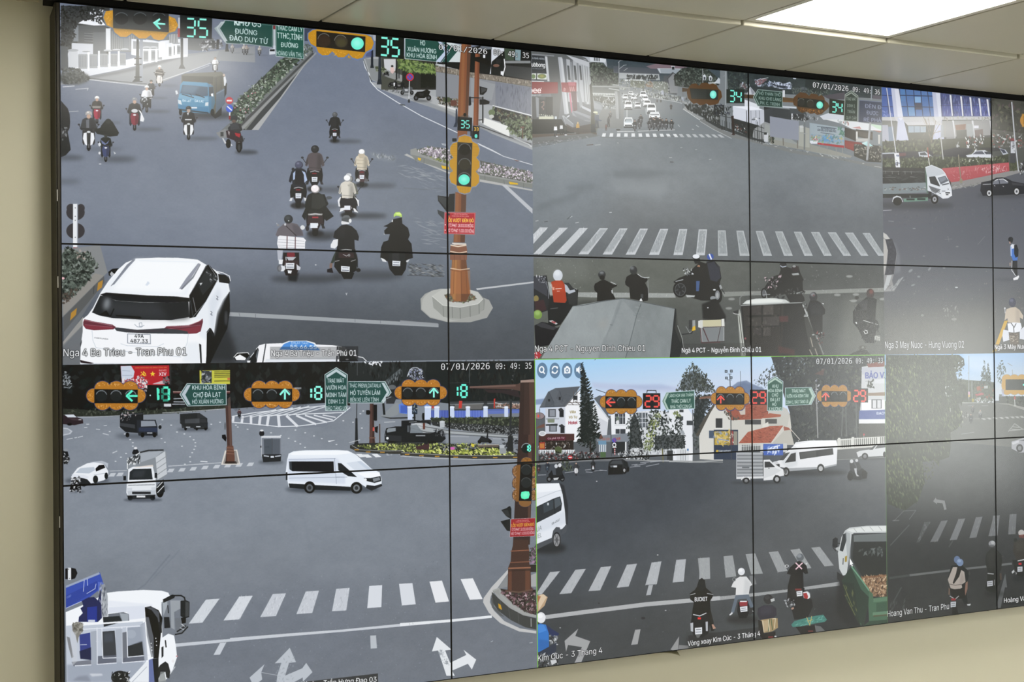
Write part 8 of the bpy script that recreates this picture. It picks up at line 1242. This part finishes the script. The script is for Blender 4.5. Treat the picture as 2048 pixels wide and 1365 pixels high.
p('17181b', '1115 440 1225 430 1240 500 1230 560 1190 590 1130 580 1105 520'); l('c3c6cc', 7, '1125 430 1170 440 1215 420'); R('e0302c', 1156, 450, 1178, 464); p('d9dde4', '1136 522 1186 518 1186 564 1138 568'); ls('6d747c', 5, '1145 535 1178 533', '1142 552 1180 550'); p('c3c8d0', '1105 490 1125 485 1125 550 1108 545', .9); p('c3c8d0', '1210 480 1226 478 1226 545 1212 545', .9); p('b3b6ba', '1140 568 1180 566 1165 590 1150 590', .8); p('b08a78', '1252 500 1262 495 1282 525 1262 532')
Z(1400, 1040, 3.447)
e('17191b', 290, 690, 110, 30, .6, 14); e('d9dde2', 285, 358, 24, 26); e('eef0f2', 280, 348, 14, 12, .8); p('26221f', '280 385 298 385 303 430 290 440 274 425'); p('d6d8da', '245 410 275 392 320 392 350 430 360 450 345 460 335 520 245 520 248 470 215 465 225 440'); p('b9bcc0', '310 400 350 440 330 515 300 515', .5, 6); e('8d9296', 235, 412, 12, 14); e('3a3d42', 235, 412, 7, 9); p('5d6a7a', '245 522 335 515 370 600 350 610 320 545 260 550 235 640 210 650 225 590'); p('17181b', '262 570 330 560 345 630 320 680 270 680 255 630'); p('8d3038', '270 568 328 562 326 594 275 598'); R('dfe3e6', 276, 560, 322, 568); p('dfe3ea', '275 602 326 596 327 632 280 638'); ls('6d747c', 5, '285 612 318 609', '284 626 320 622'); p('d3d6da', '202 655 222 635 225 650 205 662'); p('2a2d30', '330 610 372 605 375 640 340 660'); p('c9ccd0', '358 628 376 628 372 642')
e('222426', 690, 580, 90, 40, .5, 16); e('5d636a', 690, 260, 26, 26); e('8d949c', 684, 250, 16, 13, .8); p('16181a', '655 300 680 285 705 290 735 320 745 370 725 375 710 360 715 480 680 560 600 560 605 460 625 380 598 372 620 330'); ls('e0bcc8', 9, '660 298 702 340', '706 298 660 342'); p('1b1c1e', '620 480 720 470 720 540 640 560'); R('8a3030', 655, 475, 700, 488, .8); p('d6d9de', '664 495 705 490 706 525 668 530'); l('6d7278', 4, '672 504 698 501'); l('6d7278', 4, '672 517 700 513'); e('c9ccd0', 598, 320, 14, 10); e('3a3d40', 598, 320, 8, 6); p('c3c6ca', '725 300 742 298 735 315'); fol('580 550 660 550 650 600 590 600', ['a9adb2', '17181a', '4a4d52'], 26, 12)
e('232427', 470, 548, 32, 34); e('3a3b40', 462, 535, 18, 16, .7); p('b9bcbe', '485 550 512 540 515 560 490 568'); p('2a2a36', '400 610 440 590 500 590 525 610 528 660 500 680 410 690 395 650'); p('3a3848', '410 610 450 595 500 600 490 650 420 660', .6, 8); p('a08a64', '418 692 500 678 535 680 538 745 500 770 435 782'); p('b9a684', '425 700 480 690 485 760 440 775', .8); ls('3f5a3a', 5, '480 685 470 770', '490 684 500 760'); ls('d9d0b4', 4, '470 690 478 770', '500 685 520 680 512 750', '432 695 440 775'); p('1b1a1a', '400 690 425 700 440 785 520 770 520 815 430 825 405 790'); R('7a2a2c', 470, 805, 505, 815); e('c9ccd0', 520, 805, 8, 5)
p('1a1b1d', '640 560 700 540 770 550 778 600 740 680 650 690 640 650 630 610 660 590'); e('8d9298', 738, 520, 22, 26); p('d9dce0', '710 500 740 495 755 510 760 535 745 548 715 540'); p('a02c2e', '712 508 735 505 745 530 740 548 718 540'); p('c39a86', '628 610 645 602 648 615 632 622', .9); p('3f7d74', '628 725 650 700 720 680 800 662 850 655 875 690 860 705 800 715 700 735 640 742'); fol('640 720 850 665 865 695 700 735', ['52948a', '2f6a60', '6aaca0'], 60, 14, .7, 4, -12); ls('b3a86a', 5, '735 672 760 735', '770 665 755 735', '740 700 775 690'); p('6d7072', '790 730 830 735 865 770 800 780', .8); p('1a1a1b', '660 740 790 728 800 780 700 795'); R('7a3436', 745, 765, 780, 772); p('c9ccce', '740 785 785 778 785 784 745 790')
# green tipper lorry
p('1b1e20', '955 410 985 420 1080 660 1110 740 1000 720 940 640', .8, 14)
p('c3c9ca', '1000 75 1030 55 1150 42 1285 40 1285 90 1060 92 1045 110 1030 250 1010 380 985 385 960 340 950 230 975 120'); p('dde1e0', '1010 70 1150 48 1285 44 1285 78 1050 88', .8); ls('aab0b0', 4, '1060 60 1080 85', '1110 52 1135 80', '1170 48 1195 78', '1230 46 1255 76'); p('2c3236', '962 212 985 100 1008 92 1010 140 985 220'); p('8d969a', '1000 80 1035 95 1035 250 1020 330 1010 200', .5); p('23262a', '915 135 935 122 950 130 948 190 930 195 912 185'); ls('2a2d30', 6, '915 190 935 215 955 205', '940 160 965 165'); p('c6cbcc', '935 195 958 185 955 215 940 212', .8); p('a08a3c', '998 255 1014 248 1012 290 998 292'); p('3a4046', '985 265 990 265 988 310 982 310'); p('262a2c', '945 360 985 385 1000 395 980 440 945 410')
p('33383a', '1045 100 1285 90 1285 420 1110 400 1040 270'); p('6d7576', '1058 108 1285 92 1285 150 1060 152', .9); p('222726', '1060 155 1285 150 1285 400 1120 395 1050 270', .9); fol('1100 200 1280 190 1280 250 1110 260', ['4a5252', '6a7272', '2a3030'], 26, 18, .7)
p('8a6e54', '1110 400 1285 378 1285 530 1195 530 1150 470'); fol('1110 390 1285 378 1285 530 1195 530 1150 470', ['a88a6c', '6a4f3c', 'c9b090', '4a382c', '8a6a50'], 260, 14, .95, 2.4); p('7a5238', '1110 392 1285 378 1285 392 1120 405', .7)
p('3a5a48', '1040 325 1060 320 1165 490 1170 540 1110 735 1080 660 1040 420'); p('26382f', '975 420 1040 325 1110 480 1170 540 1130 735 1080 690'); p('223029', '980 430 1060 440 1100 730 1070 680 1000 540', .8); l('6a9a80', 9, '1045 325 1110 410 1165 488'); ls('8a8a4a', 5, '990 450 1050 600', '1000 520 1070 660', a=.6); fol('985 450 1060 500 1090 680 1010 560', ['7a7a48', '2a3a30'], 20, 18, .6, 4, 65)
p('43664e', '1165 490 1190 510 1195 540 1290 530 1290 690 1165 700 1160 600'); p('557a60', '1195 545 1290 532 1290 560 1195 570', .9); p('345240', '1215 575 1290 565 1290 630 1215 640', .8); p('5d8268', '1190 640 1290 630 1290 655 1190 662'); p('5a4430', '1195 660 1290 652 1290 662 1195 670', .6); p('2f4a3a', '1165 700 1290 690 1290 720 1120 740', .9)
p('f2f4f4', '1032 265 1056 305 1046 306 1054 320 1047 323 1040 309 1032 316')
# player buttons, lettering, green outline
Z(1060, 710, 3.447)
for i, x in enumerate((84, 171, 255, 340)):
    e('5f7f9e', x, 108, 36, 54, .95)
    if i == 0: l('f4f8fc', 8, [[80 + 15 * math.cos(t), 102 + 20 * math.sin(t)] for t in np.linspace(0, 6.3, 14)]); l('f4f8fc', 9, '91 118 100 130')
    elif i == 1:
        l('f4f8fc', 8, [[171 + 18 * math.cos(t), 104 + 24 * math.sin(t)] for t in np.linspace(3.3, 5.8, 8)]); l('f4f8fc', 8, [[171 + 18 * math.cos(t), 104 + 24 * math.sin(t)] for t in np.linspace(.2, 2.7, 8)]); p('f4f8fc', '180 78 194 82 190 102'); p('f4f8fc', '162 130 148 126 152 106')
    elif i == 2: p('f4f8fc', '235 90 244 88 248 78 264 78 268 88 277 90 277 128 235 130'); e('5f7f9e', 256, 107, 11, 15); e('f4f8fc', 256, 107, 6, 8)
    else: p('f4f8fc', '318 92 328 92 342 76 342 132 328 116 318 116'); ls('f4f8fc', 5, '348 92 358 112', '358 92 348 112')
fol('348 55 362 50 372 100 385 150 372 165 350 160', ['1b2120', '242c2a', '121716'], 90, 8, .95, 3, 150)
Z(1060, 1105, 3.447)
p('1c1e20', '1020 585 1098 600 1600 540 1600 470 1290 520 1290 640 1020 690', .0); tx('Kim Cuc - 3 Thang 4', 54, 752, 498, 695, 40, 'f2f4f6', .004, '14161a', 3)
Z(1400, 1040, 3.447)
p('1e2021', '-80 800 420 740 420 835 -80 890', .45); tx('Vòng xoay Kim Cúc - 3 Tháng 4', -84, 872, 414, 800, 34, 'f4f6f8', .014, '1a1c1e', 2)
Z(0, 0, 1)
def wl(col, w, x0, y0, x1, y1, a=1.0):                # straight line given in metres on the wall
    d = w / 2 * PPM; X0, Y0, X1, Y1 = (v * PPM for v in (x0, y0, x1, y1))
    q = np.array([[X0 - d, Y0 - d], [X1 + d, Y0 - d], [X1 + d, Y1 + d], [X0 - d, Y1 + d]])
    lay(cover([q]), hx(col), a)
wl('7ac63a', .003, 1.5305, 1.028, 3.061, 1.028); wl('7ac63a', .003, 1.5305, 1.028, 1.5305, VH); wl('6aa84a', .002, 3.0615, 1.028, 3.0615, VH, .6)
grade(.85, .95)
# ---- feed: tree-lined avenue
feed(3.0625, VW, 1.0265, VH)
Z(0, 0, 1)
p('8fb4dc', '1760 690 2400 680 2400 830 1760 830', g=('b9c3cc', 1900, 720, 1910, 800)); p('54595a', '1760 803 2400 800 2400 1300 1760 1300', g=('36393a', 1900, 830, 1910, 1080)); p('2e3132', '1760 1060 2400 1040 2400 1300 1760 1300', .7, 40)
grain('1760 800 2400 800 2400 1300 1760 1300', 5)
Z(1748, 690, 3.2)
p('c6d2de', '560 60 770 60 770 180 620 160', .5, 14); p('4d5448', '540 220 770 240 770 360 520 375'); fol('540 210 600 220 640 240 680 240 680 350 540 370', ['3f4639', '596050', '323a2e'], 160, 10); fol('640 240 770 250 770 350 650 360', ['4a5348', '66705f', '3a4038', '8a4a3a'], 80, 9); p('9a4f3a', '655 270 680 262 682 290 660 296', .8)
for x, h, w in ((706, 170, 18), (730, 150, 14)): fol([x, 262 - h - 10, x + w * .5, 262 - h * .6, x + w, 180, x + w + 4, 262, x - w - 4, 262, x - w, 180, x - w * .5, 262 - h * .6], ['3f4a45', '55615c', '2f3934'], 130, 9, .95, 3); 
fol('785 150 820 95 850 150 830 200 845 260 790 240', ['4a5550', '5d6862', '38423c'], 80, 9, .9, 3)
ls('8d9498', 4, '607 70 606 350', '626 235 628 350', '600 180 606 182'); ls('8d9498', 4, '885 160 888 200', '855 118 885 135'); R('c9a0b8', 602, 300, 614, 335, .9); R('b8a040', 602, 320, 614, 334, .7); R('a89a3a', 626, 345, 640, 366, .8); p('b0505a', '645 320 690 305 700 320 660 328', .8); R('c9ced2', 705, 262, 728, 280, .7); fol('640 340 770 350 770 370 650 372', ['c9ced2', '4a4e4a', '8d9290'], 50, 9); l('b9bcba', 5, '565 372 770 374')
p('5d605c', '520 375 770 372 960 390 1400 420 1400 700 480 620'); p('50544f', '800 330 1400 330 1400 400 880 395 800 370'); fol('800 320 960 330 960 395 870 390', ['3c423c', '555c50', '2e332c'], 80, 10); p('a3a39c', '780 376 860 384 960 418 1200 460 1200 440 960 400 860 376', .7)
# signal board
for k, c, s in ((0, '8d94a4', 1.06), (1, 'b8924a', 1)):
    for i in range(5): e(c, 850 + i * 48, 222, 32 * s, 32 * s); e(c, 850 + i * 48, 292, 32 * s, 28 * s)
    e(c, 838, 256, 22 * s, 40 * s)
p('353a36', '842 222 1060 222 1060 290 842 290'); l('68e0cc', 9, '985 240 955 256 985 272'); p('9aa0c0', '818 285 832 285 832 330 818 330', .7); ls('c9ccca', 4, '900 335 902 392'); R('b04a44', 896, 330, 906, 350, .8)
for i, (x, y) in enumerate(((700, 475), (735, 472), (775, 470), (815, 469), (850, 467), (885, 465), (915, 464), (945, 462))): p('b0b2b0', [x - 14, y - 5, x + 4, y - 6, x + 18, y + 6, x, y + 6], .8)
ls('a3a5a2', 4, '640 475 770 468 960 458', a=.4); ls('a6a8a6', 6, '880 540 935 545', '870 550 960 540', '890 525 930 530', '860 555 900 505', '900 505 950 540', a=.7); ls('85888a', 5, '560 572 640 560', '600 390 640 388', '690 390 730 388', a=.7)
rfront(620, 502, 62, '3c4242', '4a4d4d', '3a3d3d', sh=.3); rfront(680, 475, 60, '8a8c8a', '777', '4a4d4d', sh=.3); rfront(632, 440, 50, '5d6060', '555', '444', sh=.2); fol('560 430 600 430 600 465 560 465', ['3a3c3a', '6a6d6a', '8d8f8d'], 30, 9); fol('510 430 560 420 570 500 530 510', ['9aa08a', 'b9bcae', '6d745c'], 40, 9)
p('9ea0a6', '880 620 960 595 1100 580 1250 600 1250 690 930 690 880 665'); p('4a4d54', '930 615 1000 595 1080 595 1060 625', .8); e('2c2e31', 932, 662, 22, 26); e('777a7d', 932, 662, 12, 14); p('c3c5ca', '880 628 925 612 930 625 890 640', .8)
# big tree on the left
T = '75 65 545 65 575 90 580 130 520 180 545 250 600 260 600 340 540 380 570 480 530 540 490 560 490 660 480 720 420 740 415 775 380 740 310 750 325 880 320 896 280 1000 200 1060 90 1020 75 900'
p('363c31', T); fol(T, ['2b3127', '3d4537', '4a5340', '555f47', '323a2c'], 1000, 13, .9, 2.6, 70); fol('75 150 300 120 300 560 75 620', ['6f7a54', '5d6848', '7f8a60', '48523a'], 260, 12, .85, 3, 70); fol('80 700 330 720 320 900 90 890', ['6f7a54', '5a6446', '434b36'], 130, 12, .8, 3, 70); fol('300 480 560 420 560 540 380 560', ['5f6a4a', '6f7a56', '454d38'], 80, 11, .8, 3, 70); fol('440 180 560 160 570 380 450 400', ['3c4438', '50594a', '2c332a'], 120, 11); fol('500 130 570 100 575 160 530 190', ['c6d2de', '39412f', '2f3729'], 30, 9); fol('300 760 420 740 400 800 330 900', ['3a4032', '4a5140'], 40, 10)
fol('455 240 520 300 520 330 460 330', ['b9bfc0', '3c4438'], 12, 9); R('9aa09a', 486, 405, 492, 430, .8)
# road marks, riders
Z(1748, 960, 3.2)
fol('90 -10 325 0 300 40 210 105 90 95', ['3c4434', '4d5642', '2f3629', '5d664c'], 90, 11, .85, 2.6, 70)
for q, a in (('322 272 362 268 290 400 272 402', .3), ('430 264 472 260 408 396 360 398', .8), ('540 252 584 248 530 384 484 388', .95), ('652 240 694 237 655 370 610 374', .9), ('765 230 805 228 790 358 732 362', .85), ('868 222 912 219 905 348 858 350', .8), ('960 215 1010 212 1010 340 965 342', .8)): p('74777a', q, a); fol(q, ['64676a', '85888a'], 16, 10, .5, 4, 110)
p('7e8182', '378 138 395 114 400 126 452 134 464 190 450 194 438 152 402 148 404 158'); l('6a6d6e', 5, '130 262 190 200 268 196 225 255', .6); l('6a6d6e', 7, '105 420 225 290', .45); l('7a7c7d', 7, '120 262 160 260', .5); l('6d7071', 14, '230 612 480 582 720 556 880 538', .85); l('5a5d5e', 14, '100 630 240 610', .4); l('55585a', 8, '480 430 505 390', .5)
p('6a6d70', '780 820 840 600 852 690 838 690 810 822', .7); l('55585a', 8, '120 790 175 690', .5); fol('100 790 220 740 180 890 110 880', ['4d5052', '3a3d3e'], 30, 16, .6, 4, -60)
e('1e2020', 545, 800, 70, 22, .4, 10)
p('1f2122', '495 550 560 545 600 580 610 600 600 640 590 700 600 790 580 800 560 760 500 760 485 700 475 620'); e('5d7090', 531, 512, 20, 24); e('6f84a4', 550, 530, 22, 24); e('94a8c4', 545, 520, 12, 10, .7); p('a69e96', '505 560 530 560 578 590 586 655 560 672 565 690 540 708 490 695 482 672 472 640'); p('8a827c', '560 590 586 640 560 670 545 660', .5, 6); p('1b1a1a', '535 552 565 556 545 620 510 668 504 660 525 600'); l('6a6460', 5, '482 668 520 676 560 670'); p('8a6a5c', '586 660 600 650 598 700 585 742 578 735', .9); p('7a6054', '478 690 486 700 484 740 476 735', .8); p('161718', '485 705 580 695 585 760 500 765'); l('9a9c9e', 6, '485 745 510 760'); l('9a9c9e', 6, '520 765 542 745'); R('8a2c30', 494, 760, 522, 774); p('b6bac0', '490 782 525 780 523 815 490 818'); ls('6d7074', 4, '496 792 518 791', '496 806 518 804'); p('c3c6c8', '595 798 620 794 615 806 598 806'); p('141515', '500 815 530 815 540 860 500 860', .8); e('3a3c3c', 610, 600, 6, 12)
e('1c1e1e', 770, 730, 70, 20, .4, 10); e('8a8c90', 755, 410, 22, 20); e('b3b5b8', 760, 402, 12, 11, .8); e('4a4c4e', 752, 425, 20, 8, .7); p('262827', '720 470 750 440 780 440 815 480 820 520 812 580 790 600 730 600 715 540 712 500'); p('303230', '725 480 770 455 780 560 735 570', .6, 8); p('232524', '725 590 800 580 815 640 800 670 780 700 780 730 720 710 712 690 725 650'); p('4f423c', '803 600 815 598 818 640 806 645', .8); l('9a9c9e', 7, '728 600 765 604'); p('b3b6bc', '724 650 760 646 760 680 724 684'); ls('6d7074', 4, '730 660 754 658', '730 673 754 671'); R('8d9094', 768, 640, 772, 676, .8); e('3a3c3c', 824, 492, 6, 5)
e('1c1e1e', 935, 630, 50, 20, .4, 10); e('b3b0ae', 943, 340, 20, 20); p('6a3a34', '925 355 960 350 960 375 930 372', .8); p('33322e', '895 400 930 380 990 385 1000 440 985 510 910 510 890 460'); p('3f3e38', '905 410 960 395 965 450 910 460', .6, 6); e('232524', 905, 385, 12, 12); p('232424', '885 515 985 510 985 580 950 625 910 610'); l('c9ccce', 6, '920 520 960 512'); R('b02c34', 925, 532, 944, 546); p('bcc0c6', '918 558 950 556 950 588 918 590'); l('6d7074', 4, '924 568 944 566'); l('6d7074', 4, '924 580 944 578'); p('b3b6b8', '880 590 895 575 900 590 885 602'); p('a3a6a8', '905 585 915 600 908 610', .8)
R('1c1e1e', 826, 752, 960, 800, .35); tx('Hoang Van Thu - Tran Phu', 86, 878, 480, 828, 38, 'dfe2e4', .004, '1c1d1e', 3); tx('Hoàng Văn Thụ - Trần Phú', 832, 788, 1220, 748, 30, 'eef0f2', .012, '232425', 2)
Z(0, 0, 1)
grade(1, .95, .01)
# ---------------------------------------------------------------- the picture becomes the panels' emission
PIC = bpy.data.images.new('street camera mosaic', CW, CH, alpha=False, float_buffer=False)
buf = np.ones((CH, CW, 4), np.float32); buf[:, :, :3] = CAN[::-1].clip(0, 255) / 255.0
PIC.pixels.foreach_set(buf.ravel()); PIC.update(); PIC.pack()
del buf

M_SCR = bpy.data.materials.new('lit screen'); M_SCR.use_nodes = True
nt = M_SCR.node_tree; pb = nt.nodes['Principled BSDF']
ti = nt.nodes.new('ShaderNodeTexImage'); ti.image = PIC; ti.interpolation = 'Linear'; ti.extension = 'EXTEND'
nt.links.new(ti.outputs['Color'], pb.inputs['Emission Color'])
pb.inputs['Emission Strength'].default_value = SCREEN
pb.inputs['Base Color'].default_value = (.006, .006, .006, 1); pb.inputs['Roughness'].default_value = SCR_ROUGH; pb.inputs['Specular IOR Level'].default_value = .6
M_BEZ = mat('black bezel', (.004, .004, .004), .55, .25)
M_CASE = mat('black sheet steel case', (.012, .012, .011), .5, .3)

def sheet(name, x0, x1, y0, y1, dep, parent, ox, oz):
    """flat lit area given in wall metres (y down), dep in front of the panel plane"""
    me = bpy.data.meshes.new(name)
    P = [(x0, y1), (x1, y1), (x1, y0), (x0, y0)]
    me.from_pydata([(x - ox, -dep, Z_TOP - y - oz) for x, y in P], [], [(0, 1, 2, 3)])
    uv = me.uv_layers.new(name='UVMap')
    for i, (x, y) in enumerate(P): uv.data[i].uv = (x / VW, 1 - y / VH)
    me.materials.append(M_SCR)
    o = bpy.data.objects.new(name, me); COL.objects.link(o); o.parent = parent
    return o

F1, F2, HY = 1.529, 3.0625, 1.0265
FEEDS = [(0, F1, 0, HY, 'street camera picture of a crossroads with a planted median and a white car'),
         (F1, F2, 0, HY, 'street camera picture of a wide junction with a zebra crossing'),
         (F2, VW, 0, HY, 'street camera picture of an office block, a lorry and a red wall'),
         (0, F1, HY, VH, 'street camera picture of a roundabout with a white van'),
         (F1, F2, HY, VH, 'street camera picture of a town junction under blue sky'),
         (F2, VW, HY, VH, 'hazy street camera picture of an avenue behind a big tree')]
# overlays of the player: kind, label, and two opposite corners taken from the photograph
OVER = [('timestamp', 'white date and time 07/01/2026 09:49:35', 876, 84, 1062, 121), ('timestamp', 'white date and time 07/01/2026 09:49:36', 1622, 163, 1761, 191),
        ('timestamp', 'white date and time 07/01/2026 09:49:35', 880, 724, 1066, 742), ('timestamp', 'white date and time 07/01/2026 09:49:33', 1630, 714, 1767, 730),
        ('caption', 'white caption Nga 4 Ba Trieu - Tran Phu 01', 125, 695, 375, 716), ('caption', 'white caption Ngã 4 Bà Triệu - Trần Phú 01', 540, 695, 717, 720),
        ('caption', 'white caption Nga 4 PCT - Nguyen Dinh Chieu 01', 1069, 688, 1292, 708), ('caption', 'white caption Ngã 4 PCT - Nguyễn Đình Chiểu 01', 1361, 690, 1525, 709),
        ('caption', 'white caption Nga 3 May Nuoc - Hung Vuong 02', 1769, 683, 1930, 702), ('caption', 'white caption Ngã 3 Máy Nước', 1988, 686, 2100, 701),
        ('caption', 'white caption Kim Cuc - 3 Thang 4', 1074, 1293, 1208, 1328), ('caption', 'white caption Vòng xoay Kim Cúc - 3 Tháng 4', 1374, 1262, 1524, 1296),
        ('caption', 'white caption Hoang Van Thu - Tran Phu', 1774, 1206, 1898, 1238), ('caption', 'white caption Hoàng Văn Thụ', 2006, 1190, 2110, 1211),
        ('toolbar_button', 'round blue-grey button with a magnifier', 1073, 725, 1095, 758), ('toolbar_button', 'round blue-grey button with two circling arrows', 1098, 725, 1120, 758),
        ('toolbar_button', 'round blue-grey button with a camera', 1123, 725, 1145, 758), ('toolbar_button', 'round blue-grey button with a muted speaker', 1148, 725, 1166, 758),
        ('mouse_pointer', 'white arrow pointer', 1697, 1114, 1709, 1136)]
ov = []
for k, lab, a, b, c, d in OVER:
    X, Y = to_wall(np.array([a, c, c, a], float), np.array([b, b, d, d], float))
    ov.append((k, lab, X.min(), X.max(), Y.min(), Y.max()))
SHOWS = [['blue covered truck', 'brown signal column', 'tall office block', 'lamp post by trees'], ['white car from behind', 'grey covered truck', 'lorry bed from above', 'rider with white sacks'], ['white lorry cab', 'rider in lettered hoodie', 'green tipper lorry', 'helmeted riders at a line']]
ROWN, COLN = ('top', 'middle', 'bottom'), ('first', 'second', 'third', 'fourth')
BZ = .0024                           # bezel width
for r in range(3):
    for c in range(4):
        x0, y0 = c * PW, r * PH
        ox, oz = x0 + PW / 2, Z_TOP - y0 - PH
        t = thing('display_panel', 'video wall panel, %s row, %s from left, showing a %s' % (ROWN[r], COLN[c], SHOWS[r][c]), 'screen', (ox, 0, oz), 'panels of the video wall')
        h = PW / 2 - .0002; H0, H1 = .0002, PH - .0002
        obj('case', boxes((-h, h, .004, DEP - .0012, H0, H1)), M_CASE, t)
        obj('bezel', boxes((-h, -h + BZ, -.0012, .004, H0, H1), (h - BZ, h, -.0012, .004, H0, H1), (-h + BZ, h - BZ, -.0012, .004, H0, H0 + BZ), (-h + BZ, h - BZ, -.0012, .004, H1 - BZ, H1)), M_BEZ, t)
        sx0, sx1, sy0, sy1 = x0 + BZ + .0002, x0 + PW - BZ - .0002, y0 + BZ + .0002, y0 + PH - BZ - .0002
        for (a, b, p0, p1, lab) in FEEDS:
            u0, u1, v0, v1 = max(a, sx0), min(b, sx1), max(p0, sy0), min(p1, sy1)
            if u1 - u0 < .002 or v1 - v0 < .002: continue
            fd = sheet('camera_feed', u0, u1, v0, v1, 0.0, t, ox, oz); fd['label'] = lab
            for (k, kl, m0, m1, n0, n1) in ov:
                q0, q1, s0, s1 = max(m0, u0), min(m1, u1), max(n0, v0), min(n1, v1)
                if q1 - q0 < .006 or s1 - s0 < .006: continue
                sheet(k, q0, q1, s0, s1, .00015, fd, 0, 0).matrix_parent_inverse = Matrix.Translation((-ox, 0, -oz))

# ---------------------------------------------------------------- dark surround on the left, clips, peeling tape
t = thing('frame_trim', 'dark brown upright trim along the left edge of the video wall', 'trim', (-.011, 0, Z_TOP - VH))
bm = bmesh.new()
add_prism(bm, [(0, 0), (0, VH - .001), (.030, VH - .004), (.030, VH - .012), (.0765, VH - .027), (.0765, 0)], 'X', 0, .0015)
obj('side_plate', bm, M_TRIM, t)
obj('front_lip', boxes((.003, .0108, -.001, .012, 0, VH - .002), bev=.0008), M_TRIM, t)
obj('groove', boxes((.0015, .003, .002, .012, 0, VH - .002)), M_BLACK, t)
for yy in (.548, .793, 1.47):
    o = obj('clip', boxes((.0012, .0034, -.0012, .004, VH - yy - .016, VH - yy + .016), bev=.0004), M_CLIP, t)
    o['label'] = 'small bright metal clip'

def tape(x0, x1, drop, lab, m):
    """thin strip hanging off the lower edge, curling away from the wall"""
    bm = bmesh.new(); n = 24; rows = []
    for i in range(n + 1):
        s = i / n; x = x0 + (x1 - x0) * s
        d = drop * (s ** 1.6) * (1 - .12 * math.sin(9 * s)); cur = .012 + .03 * s ** 2
        rows.append([(x, DEP - .012 - cur * k - .004 * math.sin(7 * s), Z_TOP - VH + .004 - (d + .006) * k - .003 * math.sin(5 * s + 1) * k) for k in (0, .25, .5, .75, 1)])
    def grid(off):
        return [[bm.verts.new((p_[0], p_[1] + off, p_[2])) for p_ in r_] for r_ in rows]
    A, B = grid(0), grid(.0012)
    for i in range(n):
        for k in range(4):
            bm.faces.new((A[i][k], A[i + 1][k], A[i + 1][k + 1], A[i][k + 1])); bm.faces.new((B[i][k], B[i][k + 1], B[i + 1][k + 1], B[i + 1][k]))
        bm.faces.new((A[i][4], A[i + 1][4], B[i + 1][4], B[i][4])); bm.faces.new((A[i][0], B[i][0], B[i + 1][0], A[i + 1][0]))
    bm.faces.new([A[0][k] for k in range(5)] + [B[0][k] for k in range(4, -1, -1)]); bm.faces.new([A[n][k] for k in range(4, -1, -1)] + [B[n][k] for k in range(5)])
    o = obj('peeling_tape', bm, m, None, True); o['label'] = lab; o['category'] = 'tape'
    return o
M_TAPE = mat('dull olive tape', (.33, .30, .17), .5, .4, noise=.25, scale=40)
tape(1.955, 2.118, .026, 'dull olive strip of tape peeling from the lower edge under the second panel', M_TAPE)
tape(3.46, 3.62, .008, 'thin olive sliver of tape under the lower edge of the avenue picture', M_TAPE)
